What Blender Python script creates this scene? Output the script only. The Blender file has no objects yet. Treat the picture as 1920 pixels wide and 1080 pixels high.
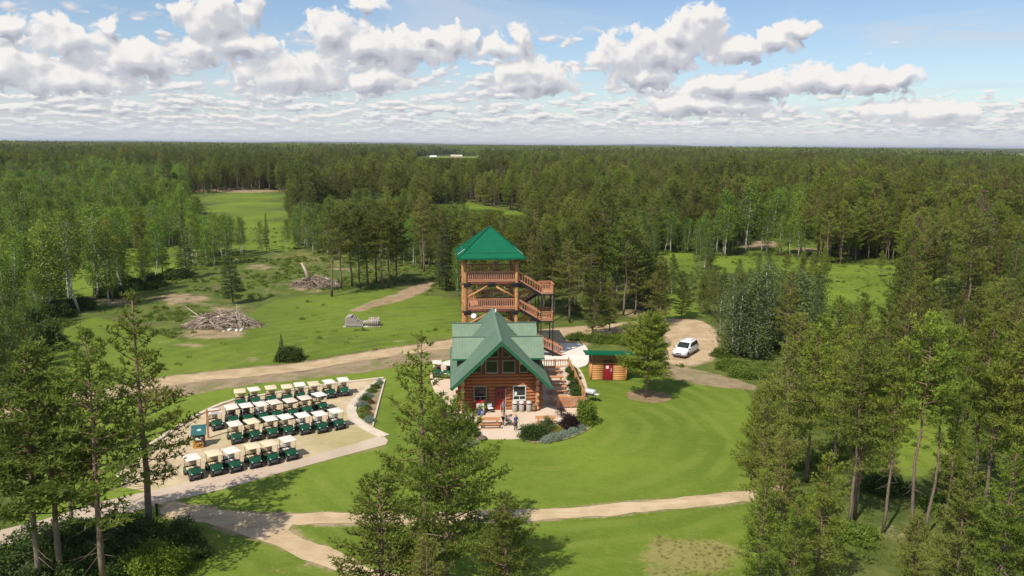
import bpy, bmesh, math, random
import numpy as np
from mathutils import Vector, Matrix, Euler
from mathutils.geometry import tessellate_polygon

rad = math.radians
scene = bpy.context.scene
C = scene.collection
random.seed(7)

# ------------------------------------------------------------------ camera
CAM_H = 26.0
FPX = 1478.0                      # focal length in pixels of the 1920 px wide photograph
PITCH, ROLL = rad(10.31), rad(0.48)
cam_data = bpy.data.cameras.new('camera')
cam_data.sensor_width = 36.0
cam_data.lens = 36.0 * FPX / 1920.0
cam_data.clip_start = 0.5
cam_data.clip_end = 60000.0
cam = bpy.data.objects.new('camera', cam_data)
C.objects.link(cam)
cam.matrix_world = (Matrix.Translation((0, 0, CAM_H)) @ Matrix.Rotation(rad(90) - PITCH, 4, 'X')
                    @ Matrix.Rotation(ROLL, 4, 'Z'))
scene.camera = cam

# ------------------------------------------------------------------ light
SUN_EL = rad(52)
SUN_AZ = math.atan2(-0.60, -0.80)          # clockwise from +Y
SUNV = Vector((math.sin(SUN_AZ) * math.cos(SUN_EL), math.cos(SUN_AZ) * math.cos(SUN_EL), math.sin(SUN_EL)))
sun_d = bpy.data.lights.new('sun', 'SUN')
sun_d.energy = 5.0
sun_d.angle = rad(0.55)
sun_d.color = (1.0, 0.945, 0.86)
sun = bpy.data.objects.new('sun', sun_d)
sun.rotation_euler = SUNV.to_track_quat('Z', 'Y').to_euler()
sun.location = SUNV * 200
C.objects.link(sun)

vs = scene.view_settings
scene.display_settings.display_device = 'sRGB'
vs.view_transform = 'Standard'
vs.look = 'None'
vs.exposure = 0.0
vs.gamma = 1.0
vs.use_curve_mapping = False
scene.cycles.max_bounces = 6
scene.cycles.diffuse_bounces = 2
scene.cycles.glossy_bounces = 2
scene.cycles.transmission_bounces = 3
scene.cycles.transparent_max_bounces = 4
scene.cycles.volume_bounces = 0
scene.cycles.caustics_reflective = False
scene.cycles.caustics_refractive = False
scene.cycles.sample_clamp_indirect = 4.0
scene.cycles.use_denoising = True
scene.cycles.denoiser = 'OPENIMAGEDENOISE'
scene.cycles.denoising_input_passes = 'RGB_ALBEDO_NORMAL'

# ------------------------------------------------------------------ pixel <-> ground
_cp, _sp, _cr, _sr = math.cos(PITCH), math.sin(PITCH), math.cos(ROLL), math.sin(ROLL)


def ray(px, py):
    x, y = (px - 960) / FPX, (540 - py) / FPX
    x, y = x * _cr - y * _sr, x * _sr + y * _cr
    return Vector((x, _cp + y * _sp, -_sp + y * _cp))


def G(px, py, z=0.0):
    """point of the place at height z that the photograph shows at this pixel"""
    d = ray(px, py)
    t = (z - CAM_H) / d.z
    return Vector((d.x * t, d.y * t, z))


def to_px(x, y, z=0.0):
    x = np.asarray(x, float); y = np.asarray(y, float); z = np.asarray(z, float) - CAM_H
    fx, fy, fz = x, y * _sp + z * _cp, y * _cp - z * _sp        # right, up, forward
    u, v = fx / fz, fy / fz
    u, v = u * _cr + v * _sr, -u * _sr + v * _cr
    return 960 + u * FPX, 540 - v * FPX


# ------------------------------------------------------------------ node helpers
class NT:
    def __init__(s, tree):
        s.t = tree; s.n = tree.nodes; s.l = tree.links

    def put(s, sock, val):
        if val is None:
            return
        if hasattr(val, 'is_linked') or hasattr(val, 'links'):
            s.l.new(val, sock)
        else:
            sock.default_value = val

    def node(s, kind, **kw):
        n = s.n.new(kind)
        for k, v in kw.items():
            setattr(n, k, v)
        return n

    def m(s, op, a, b=None, c=None, clamp=False):
        n = s.node('ShaderNodeMath', operation=op, use_clamp=clamp)
        s.put(n.inputs[0], a); s.put(n.inputs[1], b); s.put(n.inputs[2], c)
        return n.outputs[0]

    def vm(s, op, a, b=None, out=0):
        n = s.node('ShaderNodeVectorMath', operation=op)
        s.put(n.inputs[0], a); s.put(n.inputs[1], b)
        return n.outputs[out]

    def ramp01(s, x, a, b, smooth=True):
        n = s.node('ShaderNodeMapRange', interpolation_type='SMOOTHSTEP' if smooth else 'LINEAR')
        s.put(n.inputs['Value'], x); s.put(n.inputs['From Min'], a); s.put(n.inputs['From Max'], b)
        return n.outputs[0]

    def mix(s, f, a, b, blend='MIX'):
        n = s.node('ShaderNodeMix', data_type='RGBA', blend_type=blend)
        s.put(n.inputs[0], f)
        s.put(n.inputs[6], (*a, 1) if isinstance(a, tuple) and len(a) == 3 else a)
        s.put(n.inputs[7], (*b, 1) if isinstance(b, tuple) and len(b) == 3 else b)
        return n.outputs[2]

    def noise(s, vec, scale, detail=3.0, rough=0.55, dist=0.0, dims='3D', out=0):
        n = s.node('ShaderNodeTexNoise', noise_dimensions=dims)
        s.put(n.inputs['Vector'], vec)
        n.inputs['Scale'].default_value = scale
        n.inputs['Detail'].default_value = detail
        n.inputs['Roughness'].default_value = rough
        n.inputs['Distortion'].default_value = dist
        return n.outputs[out]

    def voro(s, vec, scale, detail=0.0, rough=0.5, feature='F1', dims='3D', out=0, rnd=1.0):
        n = s.node('ShaderNodeTexVoronoi', feature=feature, voronoi_dimensions=dims)
        s.put(n.inputs['Vector'], vec)
        n.inputs['Scale'].default_value = scale
        n.inputs['Detail'].default_value = detail
        n.inputs['Roughness'].default_value = rough
        n.inputs['Randomness'].default_value = rnd
        return n.outputs[out]

    def xyz(s, x, y, z=0.0):
        n = s.node('ShaderNodeCombineXYZ')
        s.put(n.inputs[0], x); s.put(n.inputs[1], y); s.put(n.inputs[2], z)
        return n.outputs[0]
# ------------------------------------------------------------------ sky: Nishita air with cumulus
world = bpy.data.worlds.new('World')
scene.world = world
world.use_nodes = True
T = NT(world.node_tree)
T.n.clear()
SKY_STRENGTH = 0.1
sky = T.node('ShaderNodeTexSky', sky_type='NISHITA')
sky.sun_disc = False
sky.sun_elevation = SUN_EL
sky.sun_rotation = SUN_AZ % (2 * math.pi)
sky.altitude = 300
sky.air_density = 1.0
sky.dust_density = 0.6
sky.ozone_density = 1.4


def sky_deg(px, py):
    d = ray(px, py).normalized()
    return math.degrees(math.atan2(d.x, d.y)), math.degrees(math.asin(d.z))


DEG = math.degrees(1 / FPX)            # degrees for one pixel of the photograph
geo = T.node('ShaderNodeNewGeometry')
sepv = T.node('ShaderNodeSeparateXYZ')
vdir = T.vm('SCALE', geo.outputs['Incoming'], None)
vdir.node.inputs['Scale'].default_value = -1.0
T.l.new(vdir, sepv.inputs[0])
vx, vy, vz = sepv.outputs
AZ = T.m('MULTIPLY', T.m('ARCTAN2', vx, vy), 180 / math.pi)
EL = T.m('MULTIPLY', T.m('ARCSINE', vz), 180 / math.pi)
P0 = T.xyz(AZ, EL, 0.0)

# heaps of cumulus: centre azimuth / elevation and half sizes, degrees
heaps = [(10, 48, 30, 22), (140, 72, 66, 36), (196, 52, 20, 20), (0, 125, 70, 34), (400, 30, 62, 62), (440, 82, 70, 28),
         (370, 90, 55, 26), (470, 20, 26, 36), (690, 10, 36, 16), (620, 62, 54, 36), (690, 88, 95, 36),
         (770, 92, 72, 34), (800, 66, 30, 16), (850, 84, 50, 32), (882, 66, 14, 16), (930, 88, 44, 24),
         (976, 74, 20, 26), (1165, 108, 54, 38), (1230, 100, 95, 44), (1272, 66, 46, 34), (1322, 52, 46, 38),
         (1316, 28, 22, 16), (1392, 92, 62, 26), (1450, 78, 44, 20), (1495, 55, 32, 18), (1335, 158, 72, 20),
         (1420, 162, 90, 22), (1515, 150, 62, 24), (1560, 156, 44, 18), (1640, 150, 72, 24), (1690, 140, 26, 15),
         (255, 112, 84, 36), (560, 140, 120, 34), (1210, 138, 70, 24), (990, 130, 60, 26), (1310, 195, 130, 22),
         (1660, 205, 40, 18), (1740, 214, 90, 20), (1000, 150, 90, 26), (700, 150, 80, 24), (120, 150, 90, 28)]
heaps_w = []
for px, py, rx, ry in heaps:
    a, e = sky_deg(px, py)
    heaps_w.append((a, e, rx * DEG * 1.28, ry * DEG * 1.32))
cover = [(250, 200, 700, 115), (800, 195, 520, 100), (1250, 215, 460, 62), (1750, 232, 340, 40), (-300, 200, 500, 110)]
cover_w = [(*sky_deg(px, py), rx * DEG, ry * DEG) for px, py, rx, ry in cover]

fgroup = bpy.data.node_groups.new('cloud_field', 'ShaderNodeTree')
fgroup.interface.new_socket('P', in_out='INPUT', socket_type='NodeSocketVector')
fgroup.interface.new_socket('F', in_out='OUTPUT', socket_type='NodeSocketFloat')
fgroup.interface.new_socket('Deck', in_out='OUTPUT', socket_type='NodeSocketFloat')
fgroup.interface.new_socket('Soft', in_out='OUTPUT', socket_type='NodeSocketFloat')
g = NT(fgroup)
gin, gout = g.node('NodeGroupInput'), g.node('NodeGroupOutput')
Pin = gin.outputs[0]
warp = g.noise(Pin, 0.55, 2.0, 0.5, dims='2D', out=1)
warp = g.vm('SUBTRACT', warp, (0.5, 0.5, 0.5))
Pw = g.vm('ADD', Pin, g.vm('MULTIPLY', warp, (1.5, 0.9, 0.0)))


def blob_max(items, src):
    cur = None
    for a, e, rx, ry in items:
        n = g.node('ShaderNodeVectorMath', operation='MULTIPLY_ADD')
        g.put(n.inputs[0], src)
        n.inputs[1].default_value = (1 / rx, 1 / ry, 0.0)
        n.inputs[2].default_value = (-a / rx, -e / ry, 0.0)
        ln = g.vm('DOT_PRODUCT', n.outputs[0], n.outputs[0], out=1)
        cur = ln if cur is None else g.m('MINIMUM', cur, ln)
    return g.m('SUBTRACT', 1.0, g.m('SQRT', cur))


# beyond the picture: the same kind of broken cumulus, by noise alone
round_n = g.m('SUBTRACT', g.noise(Pin, 0.085, 2.0, 0.5, dims='2D'), 0.62)
spo = g.node('ShaderNodeSeparateXYZ'); g.l.new(Pin, spo.inputs[0])
outside = g.m('MAXIMUM', g.ramp01(g.m('ABSOLUTE', spo.outputs[0]), 34, 42), g.ramp01(spo.outputs[1], 11.0, 14.0))
puff = g.voro(Pw, 0.62, 3.0, 0.55, feature='F1', dims='2D')        # rounded heads
puff_n = g.m('SUBTRACT', 0.42, puff)
fine = g.m('SUBTRACT', g.noise(Pw, 1.7, 5.0, 0.6, dims='2D'), 0.5)
big = g.m('MAXIMUM', g.m('MAXIMUM', blob_max(heaps_w, Pw), -1.0), g.m('SUBTRACT', g.m('MULTIPLY', round_n, g.m('MULTIPLY', outside, 6.0)), g.m('SUBTRACT', 1.0, outside)))
F1 = g.m('ADD', g.m("MULTIPLY_ADD", big, 1.35, 0.16), g.m('ADD', g.m('MULTIPLY', puff_n, 0.75), g.m('MULTIPLY', fine, 0.5)))
# the deck towards the horizon: three bands, flatter as they recede
cov = g.m('MAXIMUM', blob_max(cover_w, Pin), -1.0)
sp = g.node('ShaderNodeSeparateXYZ'); g.l.new(Pw, sp.inputs[0])
el = sp.outputs[1]
spi = g.node('ShaderNodeSeparateXYZ'); g.l.new(Pin, spi.inputs[0])
eli = spi.outputs[1]


Pd = g.vm('ADD', Pin, g.vm('MULTIPLY', warp, (0.9, 0.16, 0.0)))
spd = g.node('ShaderNodeSeparateXYZ'); g.l.new(Pd, spd.inputs[0])


def band(sx, sy, off, lo, lo2, hi2, hi):
    v = g.xyz(g.m('MULTIPLY_ADD', spd.outputs[0], sx, off), g.m('MULTIPLY', spd.outputs[1], sy), 0.0)
    a = g.noise(v, 0.55, 4.0, 0.6, dims='2D')
    b = g.voro(v, 1.0, 2.0, 0.55, feature='F1', dims='2D')
    n = g.m('ADD', g.m('MULTIPLY', g.m('SUBTRACT', a, 0.5), 0.9), g.m('MULTIPLY', g.m('SUBTRACT', 0.45, b), 0.75))
    w = g.m('MULTIPLY', g.ramp01(eli, lo, lo2), g.m('SUBTRACT', 1.0, g.ramp01(eli, hi2, hi)))
    return g.m('MULTIPLY', n, w)


D1 = band(0.36, 0.95, 3.1, 2.6, 3.6, 7.0, 9.0)
D2 = band(0.55, 2.1, 7.7, 1.2, 1.9, 2.8, 3.8)
D3 = band(0.95, 5.2, 1.3, 0.1, 0.5, 1.2, 1.9)
deck = g.m('ADD', g.m('ADD', g.m("MULTIPLY", D1, 1.9), g.m("MULTIPLY", D2, 1.9)), g.m("MULTIPLY", D3, 1.7))
F2 = g.m("ADD", g.m("MULTIPLY_ADD", cov, 0.75, 0.40), deck)
puff_s = g.m('SUBTRACT', 0.42, g.voro(Pw, 0.62, 1.0, 0.5, feature='F1', dims='2D'))
S1 = g.m('ADD', g.m('MULTIPLY', big, 1.35), g.m('ADD', g.m('MULTIPLY', puff_s, 0.55), g.m('MULTIPLY', fine, 0.16)))
g.l.new(F1, gout.inputs[0]); g.l.new(F2, gout.inputs[1]); g.l.new(S1, gout.inputs[2])


def field(p):
    n = T.node('ShaderNodeGroup'); n.node_tree = fgroup
    T.l.new(p, n.inputs[0])
    return n.outputs[0], n.outputs[1], n.outputs[2]


Fa, Da, Sa = field(P0)
_, _, Sb = field(T.vm('ADD', P0, (-0.30, 0.62, 0.0)))
_, Db, _ = field(T.vm('ADD', P0, (-0.16, 0.22, 0.0)))
dF = T.m('SUBTRACT', Sa, Sb)
dD = T.m('SUBTRACT', Da, Db)
cA = T.ramp01(Fa, 0.0, 0.36)
cD = T.m('MULTIPLY', T.ramp01(Da, 0.02, 0.42), 0.92)
litA = T.m('ADD', 0.58, T.m('ADD', T.m('MULTIPLY', dF, 0.62), T.m('MULTIPLY', T.m('SUBTRACT', 0.7, Fa), 0.16)), clamp=True)
litD = T.m('ADD', 0.60, T.m('MULTIPLY', dD, 0.42), clamp=True)
K = 1.0 / SKY_STRENGTH
c_dark, c_mid, c_lit = (0.40 * K, 0.42 * K, 0.49 * K), (0.60 * K, 0.61 * K, 0.66 * K), (0.93 * K, 0.90 * K, 0.87 * K)


def shade(l):
    r = T.node('ShaderNodeValToRGB')
    r.color_ramp.interpolation = 'EASE'
    e = r.color_ramp.elements
    e[0].position, e[0].color = 0.2, (*[c / K for c in c_dark], 1)
    e[1].position, e[1].color = 0.86, (*[c / K for c in c_lit], 1)
    mid = e.new(0.52); mid.color = (*[c / K for c in c_mid], 1)
    T.l.new(l, r.inputs[0])
    return T.vm('MULTIPLY', r.outputs[0], (K, K, K))


air = T.vm('MULTIPLY', sky.outputs[0], (1.16, 1.20, 1.27))
# thin high veil
veil = T.noise(T.xyz(T.m('MULTIPLY', AZ, 0.05), T.m('MULTIPLY', EL, 0.26), 4.0), 1.0, 4.0, 0.6, 0.6, dims='2D')
veil = T.m('MULTIPLY', T.ramp01(veil, 0.42, 0.72), 0.55)
col = T.mix(veil, air, (0.66 * K, 0.70 * K, 0.76 * K))
hz = T.m('MULTIPLY', T.m('SUBTRACT', 1.0, T.ramp01(EL, 0.0, 3.6)), 0.62)
col = T.mix(hz, col, (0.62 * K, 0.68 * K, 0.76 * K))
far_col = T.mix(T.m('SUBTRACT', 1.0, T.ramp01(EL, -0.4, 2.0)), shade(litD), (0.64 * K, 0.68 * K, 0.75 * K))
up = T.ramp01(EL, -0.05, 0.02)
col = T.mix(T.m('MULTIPLY', cD, up), col, far_col)
col = T.mix(T.m('MULTIPLY', cA, T.ramp01(EL, 0.6, 2.4)), col, shade(litA))
bg = T.node('ShaderNodeBackground')
T.l.new(col, bg.inputs['Color'])
bg.inputs['Strength'].default_value = SKY_STRENGTH
wout = T.node('ShaderNodeOutputWorld')
T.l.new(bg.outputs[0], wout.inputs['Surface'])
world.cycles.sampling_method = 'MANUAL'
world.cycles.sample_map_resolution = 256
# ------------------------------------------------------------------ mesh + object helpers
class MB:
    """collects shapes; build() links them as one mesh object"""
    def __init__(s):
        s.v = []; s.f = []; s.sm = []

    def add(s, verts, faces, smooth=False):
        o = len(s.v)
        s.v += [tuple(p) for p in verts]
        s.f += [tuple(i + o for i in f) for f in faces]
        s.sm += [smooth] * len(faces) if isinstance(smooth, bool) else smooth

    def box(s, x0, y0, z0, x1, y1, z1, M=None):
        p = [Vector(q) for q in ((x0, y0, z0), (x1, y0, z0), (x1, y1, z0), (x0, y1, z0), (x0, y0, z1), (x1, y0, z1), (x1, y1, z1), (x0, y1, z1))]
        if M is not None:
            p = [M @ q for q in p]
        s.add(p, [(0, 3, 2, 1), (4, 5, 6, 7), (0, 1, 5, 4), (1, 2, 6, 5), (2, 3, 7, 6), (3, 0, 4, 7)])
        return s

    def bbox(s, x0, y0, z0, x1, y1, z1, b=0.03, M=None):
        """box with bevelled edges"""
        bm = bmesh.new()
        bmesh.ops.create_cube(bm, size=1.0)
        bmesh.ops.scale(bm, vec=(x1 - x0, y1 - y0, z1 - z0), verts=bm.verts)
        bmesh.ops.translate(bm, vec=((x0 + x1) / 2, (y0 + y1) / 2, (z0 + z1) / 2), verts=bm.verts)
        bmesh.ops.bevel(bm, geom=bm.edges[:], offset=b, segments=2, affect='EDGES', profile=0.5)
        if M is not None:
            bmesh.ops.transform(bm, matrix=M, verts=bm.verts)
        bm.verts.index_update()
        s.add([v.co for v in bm.verts], [tuple(v.index for v in f.verts) for f in bm.faces], True)
        bm.free()
        return s

    def bar(s, p0, p1, w, h, up=(0, 0, 1)):
        """rectangular bar between two points, w sideways, h along up"""
        p0, p1 = Vector(p0), Vector(p1)
        d = (p1 - p0).normalized()
        side = d.cross(Vector(up))
        if side.length < 1e-4:
            side = d.cross(Vector((0, 1, 0)))
        side.normalize()
        u = side.cross(d).normalized()
        q = []
        for p in (p0, p1):
            for a, b in ((-1, -1), (1, -1), (1, 1), (-1, 1)):
                q.append(p + side * (a * w / 2) + u * (b * h / 2))
        s.add(q, [(0, 1, 2, 3), (7, 6, 5, 4), (0, 4, 5, 1), (1, 5, 6, 2), (2, 6, 7, 3), (3, 7, 4, 0)])
        return s

    def tube(s, p0, p1, r0, r1=None, n=10, caps=True):
        r1 = r0 if r1 is None else r1
        return s.path([p0, p1], [r0, r1], n, caps)

    def path(s, pts, rr, n=8, caps=True):
        pts = [Vector(p) for p in pts]
        k = len(pts)
        if not hasattr(rr, '__len__'):
            rr = [rr] * k
        verts, faces, sm = [], [], []
        ref = None
        for i, p in enumerate(pts):
            d = (pts[min(i + 1, k - 1)] - pts[max(i - 1, 0)]).normalized()
            if ref is None:
                ref = Vector((0, 0, 1)) if abs(d.z) < 0.9 else Vector((1, 0, 0))
            a = d.cross(ref).normalized(); b = a.cross(d).normalized(); ref = b
            for j in range(n):
                t = 2 * math.pi * j / n
                verts.append(p + (a * math.cos(t) + b * math.sin(t)) * rr[i])
        for i in range(k - 1):
            for j in range(n):
                j2 = (j + 1) % n
                faces.append((i * n + j, (i + 1) * n + j, (i + 1) * n + j2, i * n + j2)); sm.append(True)
        if caps:
            faces.append(tuple(range(n))); sm.append(False)
            faces.append(tuple(reversed(range((k - 1) * n, k * n)))); sm.append(False)
        s.add(verts, faces, sm)
        return s

    def lathe(s, c, prof, n=14):
        """profile of (radius, z) pairs turned about a vertical axis at c"""
        c = Vector(c)
        verts, faces = [], []
        for r, z in prof:
            for j in range(n):
                t = 2 * math.pi * j / n
                verts.append(c + Vector((r * math.cos(t), r * math.sin(t), z)))
        for i in range(len(prof) - 1):
            for j in range(n):
                j2 = (j + 1) % n
                faces.append((i * n + j, i * n + j2, (i + 1) * n + j2, (i + 1) * n + j))
        s.add(verts, faces, True)
        return s

    def prism(s, poly, off):
        """polygon (3D points) extruded by a vector"""
        poly = [Vector(p) for p in poly]; off = Vector(off); n = len(poly)
        nrm = Vector((0, 0, 0))
        for i in range(n):
            nrm += poly[i].cross(poly[(i + 1) % n])
        if nrm.dot(off) > 0:
            poly = poly[::-1]
        v = poly + [p + off for p in poly]
        f = [tuple(range(n)), tuple(reversed(range(n, 2 * n)))]
        f += [(i, i + n, (i + 1) % n + n, (i + 1) % n) for i in range(n)]
        s.add(v, f)
        return s

    def mesh(s, name, mat):
        me = bpy.data.meshes.new(name)
        me.from_pydata(s.v, [], s.f)
        me.polygons.foreach_set('use_smooth', s.sm)
        if mat is not None:
            me.materials.append(mat)
        me.update()
        return me

    def build(s, name, mat, parent=None, loc=None, rotz=0.0):
        return link(name, s.mesh(name, mat), parent, loc, rotz)


def link(name, me, parent=None, loc=None, rotz=0.0):
    o = bpy.data.objects.new(name, me)
    C.objects.link(o)
    if parent is not None:
        o.parent = parent
    if loc is not None:
        o.location = loc
    o.rotation_euler.z = rotz
    return o


def tag(o, label=None, cat=None, group=None, kind=None):
    if label: o['label'] = label
    if cat: o['category'] = cat
    if group: o['group'] = group
    if kind: o['kind'] = kind
    return o


def thing(name, label, cat, loc=(0, 0, 0), rotz=0.0, group=None):
    o = bpy.data.objects.new(name, None)
    o.empty_display_size = 0.3
    C.objects.link(o)
    o.location = loc; o.rotation_euler.z = rotz
    return tag(o, label, cat, group)


def copy_tree(root, kids, loc, rotz=0.0, scale=None, label=None, group=None):
    """copy a thing with all its parts; kids = {object: [children]}"""
    def cp(o, par):
        c = o.copy()
        C.objects.link(c)
        if par is not None:
            c.parent = par
        for ch in kids.get(o, ()):
            cp(ch, c)
        return c
    r = cp(root, None)
    r.location = loc; r.rotation_euler.z = rotz
    if scale is not None:
        r.scale = scale if hasattr(scale, '__len__') else (scale,) * 3
    if label: r['label'] = label
    if group: r['group'] = group
    return r


def kid_map(root):
    k = {}
    def walk(o):
        k[o] = list(o.children)
        for c in k[o]:
            walk(c)
    walk(root)
    return k


def catmull(pts, step=1.0, closed=False):
    P = [Vector((p[0], p[1], 0)) for p in pts]
    n = len(P); out = []
    rng = range(n if closed else n - 1)
    for i in rng:
        p0 = P[(i - 1) % n] if closed or i > 0 else P[0] * 2 - P[1]
        p1 = P[i]; p2 = P[(i + 1) % n]
        p3 = P[(i + 2) % n] if closed or i + 2 < n else P[-1] * 2 - P[-2]
        k = max(1, int((p2 - p1).length / step))
        for j in range(k):
            t = j / k
            out.append(0.5 * ((2 * p1) + (p2 - p0) * t + (2 * p0 - 5 * p1 + 4 * p2 - p3) * t * t + (3 * p1 - p0 - 3 * p2 + p3) * t ** 3))
    if not closed:
        out.append(P[-1])
    return out


def pxs(*pts):
    return [G(x, y) for x, y in pts]


def sheet(name, outline, z, mat, jitter=0.0, seed=0, smooth=True, parent=None, step=0.7, thick=0.0):
    """flat surface with the given outline (ground points), optional ragged edge"""
    pts = catmull(outline, step, closed=True) if smooth else [Vector((p[0], p[1], 0)) for p in outline]
    r = random.Random(seed)
    if jitter:
        n = len(pts); q = []
        ph = [r.uniform(0, 6.28) for _ in range(4)]
        acc = 0.0
        for i, p in enumerate(pts):
            d = (pts[(i + 1) % n] - pts[i - 1]).normalized()
            acc += (pts[i] - pts[i - 1]).length
            w = math.sin(acc * 0.9 + ph[0]) * .4 + math.sin(acc * 2.3 + ph[1]) * .35 + r.uniform(-.5, .5)
            q.append(p + Vector((d.y, -d.x, 0)) * (w * jitter))
        pts = q
    tris = tessellate_polygon([pts])
    area = sum((pts[i].x * pts[(i + 1) % len(pts)].y - pts[(i + 1) % len(pts)].x * pts[i].y) for i in range(len(pts)))
    m = MB()
    v = [(p.x, p.y, z) for p in pts]
    f = []
    for a, b, c in tris:
        A, B, D = pts[a], pts[b], pts[c]
        f.append((a, b, c) if (B - A).cross(D - A).z > 0 else (a, c, b))
    m.add(v, f)
    if thick:
        n = len(pts)
        v2 = [(p.x, p.y, z) for p in pts] + [(p.x, p.y, z - thick) for p in pts]
        m.add(v2, [((i, i + n, (i + 1) % n + n, (i + 1) % n) if area > 0 else ((i + 1) % n, (i + 1) % n + n, i + n, i)) for i in range(n)])
    return m.build(name, mat, parent)


def strip(name, pts, width, z0, z1, mat, parent=None, seg=None, gap=0.0):
    """kerb-like band along a line of ground points; seg cuts it into blocks returned as a list of objects"""
    P = [Vector((p[0], p[1], 0)) for p in pts]
    n = len(P)
    def nor(i):
        d = (P[min(i + 1, n - 1)] - P[max(i - 1, 0)]).normalized()
        return Vector((-d.y, d.x, 0))
    def piece(idx):
        m = MB(); v = []
        for i in idx:
            a = P[i] + nor(i) * width / 2; b = P[i] - nor(i) * width / 2
            v += [(a.x, a.y, z0), (b.x, b.y, z0), (b.x, b.y, z1), (a.x, a.y, z1)]
        f = [(0, 1, 2, 3)]
        for k in range(len(idx) - 1):
            o = k * 4
            for j in range(4):
                j2 = (j + 1) % 4
                f.append((o + j, o + 4 + j, o + 4 + j2, o + j2))
        o = (len(idx) - 1) * 4
        f.append((o + 3, o + 2, o + 1, o))
        m.add(v, f)
        return m
    return piece(range(n)).build(name, mat, parent)


# ------------------------------------------------------------------ materials
MATS = {}


def newmat(name, rough=0.7, spec=0.3, metal=0.0):
    m = bpy.data.materials.new(name); m.use_nodes = True
    t = NT(m.node_tree)
    b = m.node_tree.nodes['Principled BSDF']
    b.inputs['Roughness'].default_value = rough
    b.inputs['Specular IOR Level'].default_value = spec
    b.inputs['Metallic'].default_value = metal
    MATS[name] = m
    return m, t, b


def obj_co(t):
    return t.node('ShaderNodeTexCoord').outputs['Object']


def world_co(t):
    return t.node('ShaderNodeNewGeometry').outputs['Position']


def bump(t, b, h, strength=0.4, dist=0.05):
    n = t.node('ShaderNodeBump')
    n.inputs['Strength'].default_value = strength
    n.inputs['Distance'].default_value = dist
    t.put(n.inputs['Height'], h)
    t.l.new(n.outputs[0], b.inputs['Normal'])


def rnd(t):
    return t.node('ShaderNodeObjectInfo').outputs['Random']


def simple(name, c1, c2=None, scale=6.0, rough=0.6, spec=0.3, metal=0.0, bmp=0.0, vary=0.0, stretch=(1, 1, 1), detail=4.0):
    m, t, b = newmat(name, rough, spec, metal)
    c2 = c2 or tuple(x * 0.8 for x in c1)
    co = t.vm('MULTIPLY', obj_co(t), stretch)
    n = t.noise(co, scale, detail, 0.6)
    col = t.mix(t.ramp01(n, 0.3, 0.7), c1, c2)
    if vary:
        hs = t.node('ShaderNodeHueSaturation')
        hs.inputs['Saturation'].default_value = 1.0
        t.put(hs.inputs['Value'], t.m('MULTIPLY_ADD', rnd(t), vary * 2, 1 - vary))
        t.put(hs.inputs['Color'], col)
        col = hs.outputs[0]
    t.l.new(col, b.inputs['Base Color'])
    if bmp:
        bump(t, b, n, bmp)
    return m


def foliage(name, dark, light, dry, sat=1.0, vary=0.24, transl=0.22):
    m, t, b = newmat(name, 0.62, 0.18)
    at = t.node('ShaderNodeAttribute'); at.attribute_name = 'tint'
    n = t.noise(obj_co(t), 0.55, 2.0, 0.5)
    f = t.m('MULTIPLY_ADD', at.outputs['Fac'], 0.6, t.m('MULTIPLY_ADD', n, 1.2, -0.4), clamp=True)
    col = t.mix(f, dark, light)
    r = rnd(t)
    if name.startswith(('pine', 'aspen', 'spruce')):
        stand = t.noise(world_co(t), 0.018, 2.0, 0.6)
        col = t.mix(t.ramp01(stand, 0.40, 0.62), t.vm('MULTIPLY', col, (0.78, 0.82, 0.85)), t.vm('MULTIPLY', col, (1.18, 1.28, 1.00)))
    col = t.mix(t.m('MULTIPLY', t.ramp01(t.m('FRACT', t.m('MULTIPLY', r, 7.31)), 0.45, 1.0), 0.5), col, dry)
    hs = t.node('ShaderNodeHueSaturation')
    hs.inputs['Saturation'].default_value = sat
    t.put(hs.inputs['Hue'], t.m('MULTIPLY_ADD', t.m('FRACT', t.m('MULTIPLY', r, 3.7)), 0.03, 0.485))
    t.put(hs.inputs['Value'], t.m('MULTIPLY_ADD', r, vary * 2, 1 - vary))
    t.put(hs.inputs['Color'], col)
    col = hs.outputs[0]
    t.l.new(col, b.inputs['Base Color'])
    tr = t.node('ShaderNodeBsdfTranslucent')
    t.l.new(col, tr.inputs['Color'])
    mx = t.node('ShaderNodeMixShader'); mx.inputs[0].default_value = transl
    t.l.new(b.outputs[0], mx.inputs[1]); t.l.new(tr.outputs[0], mx.inputs[2])
    out = m.node_tree.nodes['Material Output']
    t.l.new(mx.outputs[0], out.inputs['Surface'])
    return m


pine_green = foliage('pine_green', (0.100, 0.132, 0.022), (0.290, 0.320, 0.060), (0.30, 0.255, 0.075), transl=0.40)
dead_brown = foliage('dead_brown', (0.13, 0.085, 0.055), (0.24, 0.165, 0.105), (0.17, 0.14, 0.11), vary=.2)
spruce_green = foliage('spruce_green', (0.055, 0.082, 0.026), (0.150, 0.190, 0.062), (0.15, 0.16, 0.05), transl=0.36)
aspen_green = foliage('aspen_green', (0.100, 0.150, 0.024), (0.240, 0.320, 0.056), (0.27, 0.285, 0.052), transl=0.42)
willow_green = foliage('willow_green', (0.095, 0.135, 0.044), (0.215, 0.275, 0.095), (0.16, 0.20, 0.065), transl=0.42)
shrub_green = foliage('shrub_green', (0.042, 0.078, 0.016), (0.105, 0.165, 0.034), (0.09, 0.11, 0.03))
lime_green = foliage('lime_green', (0.12, 0.19, 0.02), (0.27, 0.36, 0.04), (0.27, 0.31, 0.04), transl=0.3)
yellow_leaf = foliage('yellow_leaf', (0.22, 0.20, 0.02), (0.42, 0.37, 0.05), (0.36, 0.27, 0.05))
silver_leaf = foliage('silver_leaf', (0.15, 0.20, 0.14), (0.33, 0.40, 0.30), (0.26, 0.31, 0.23))
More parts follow.
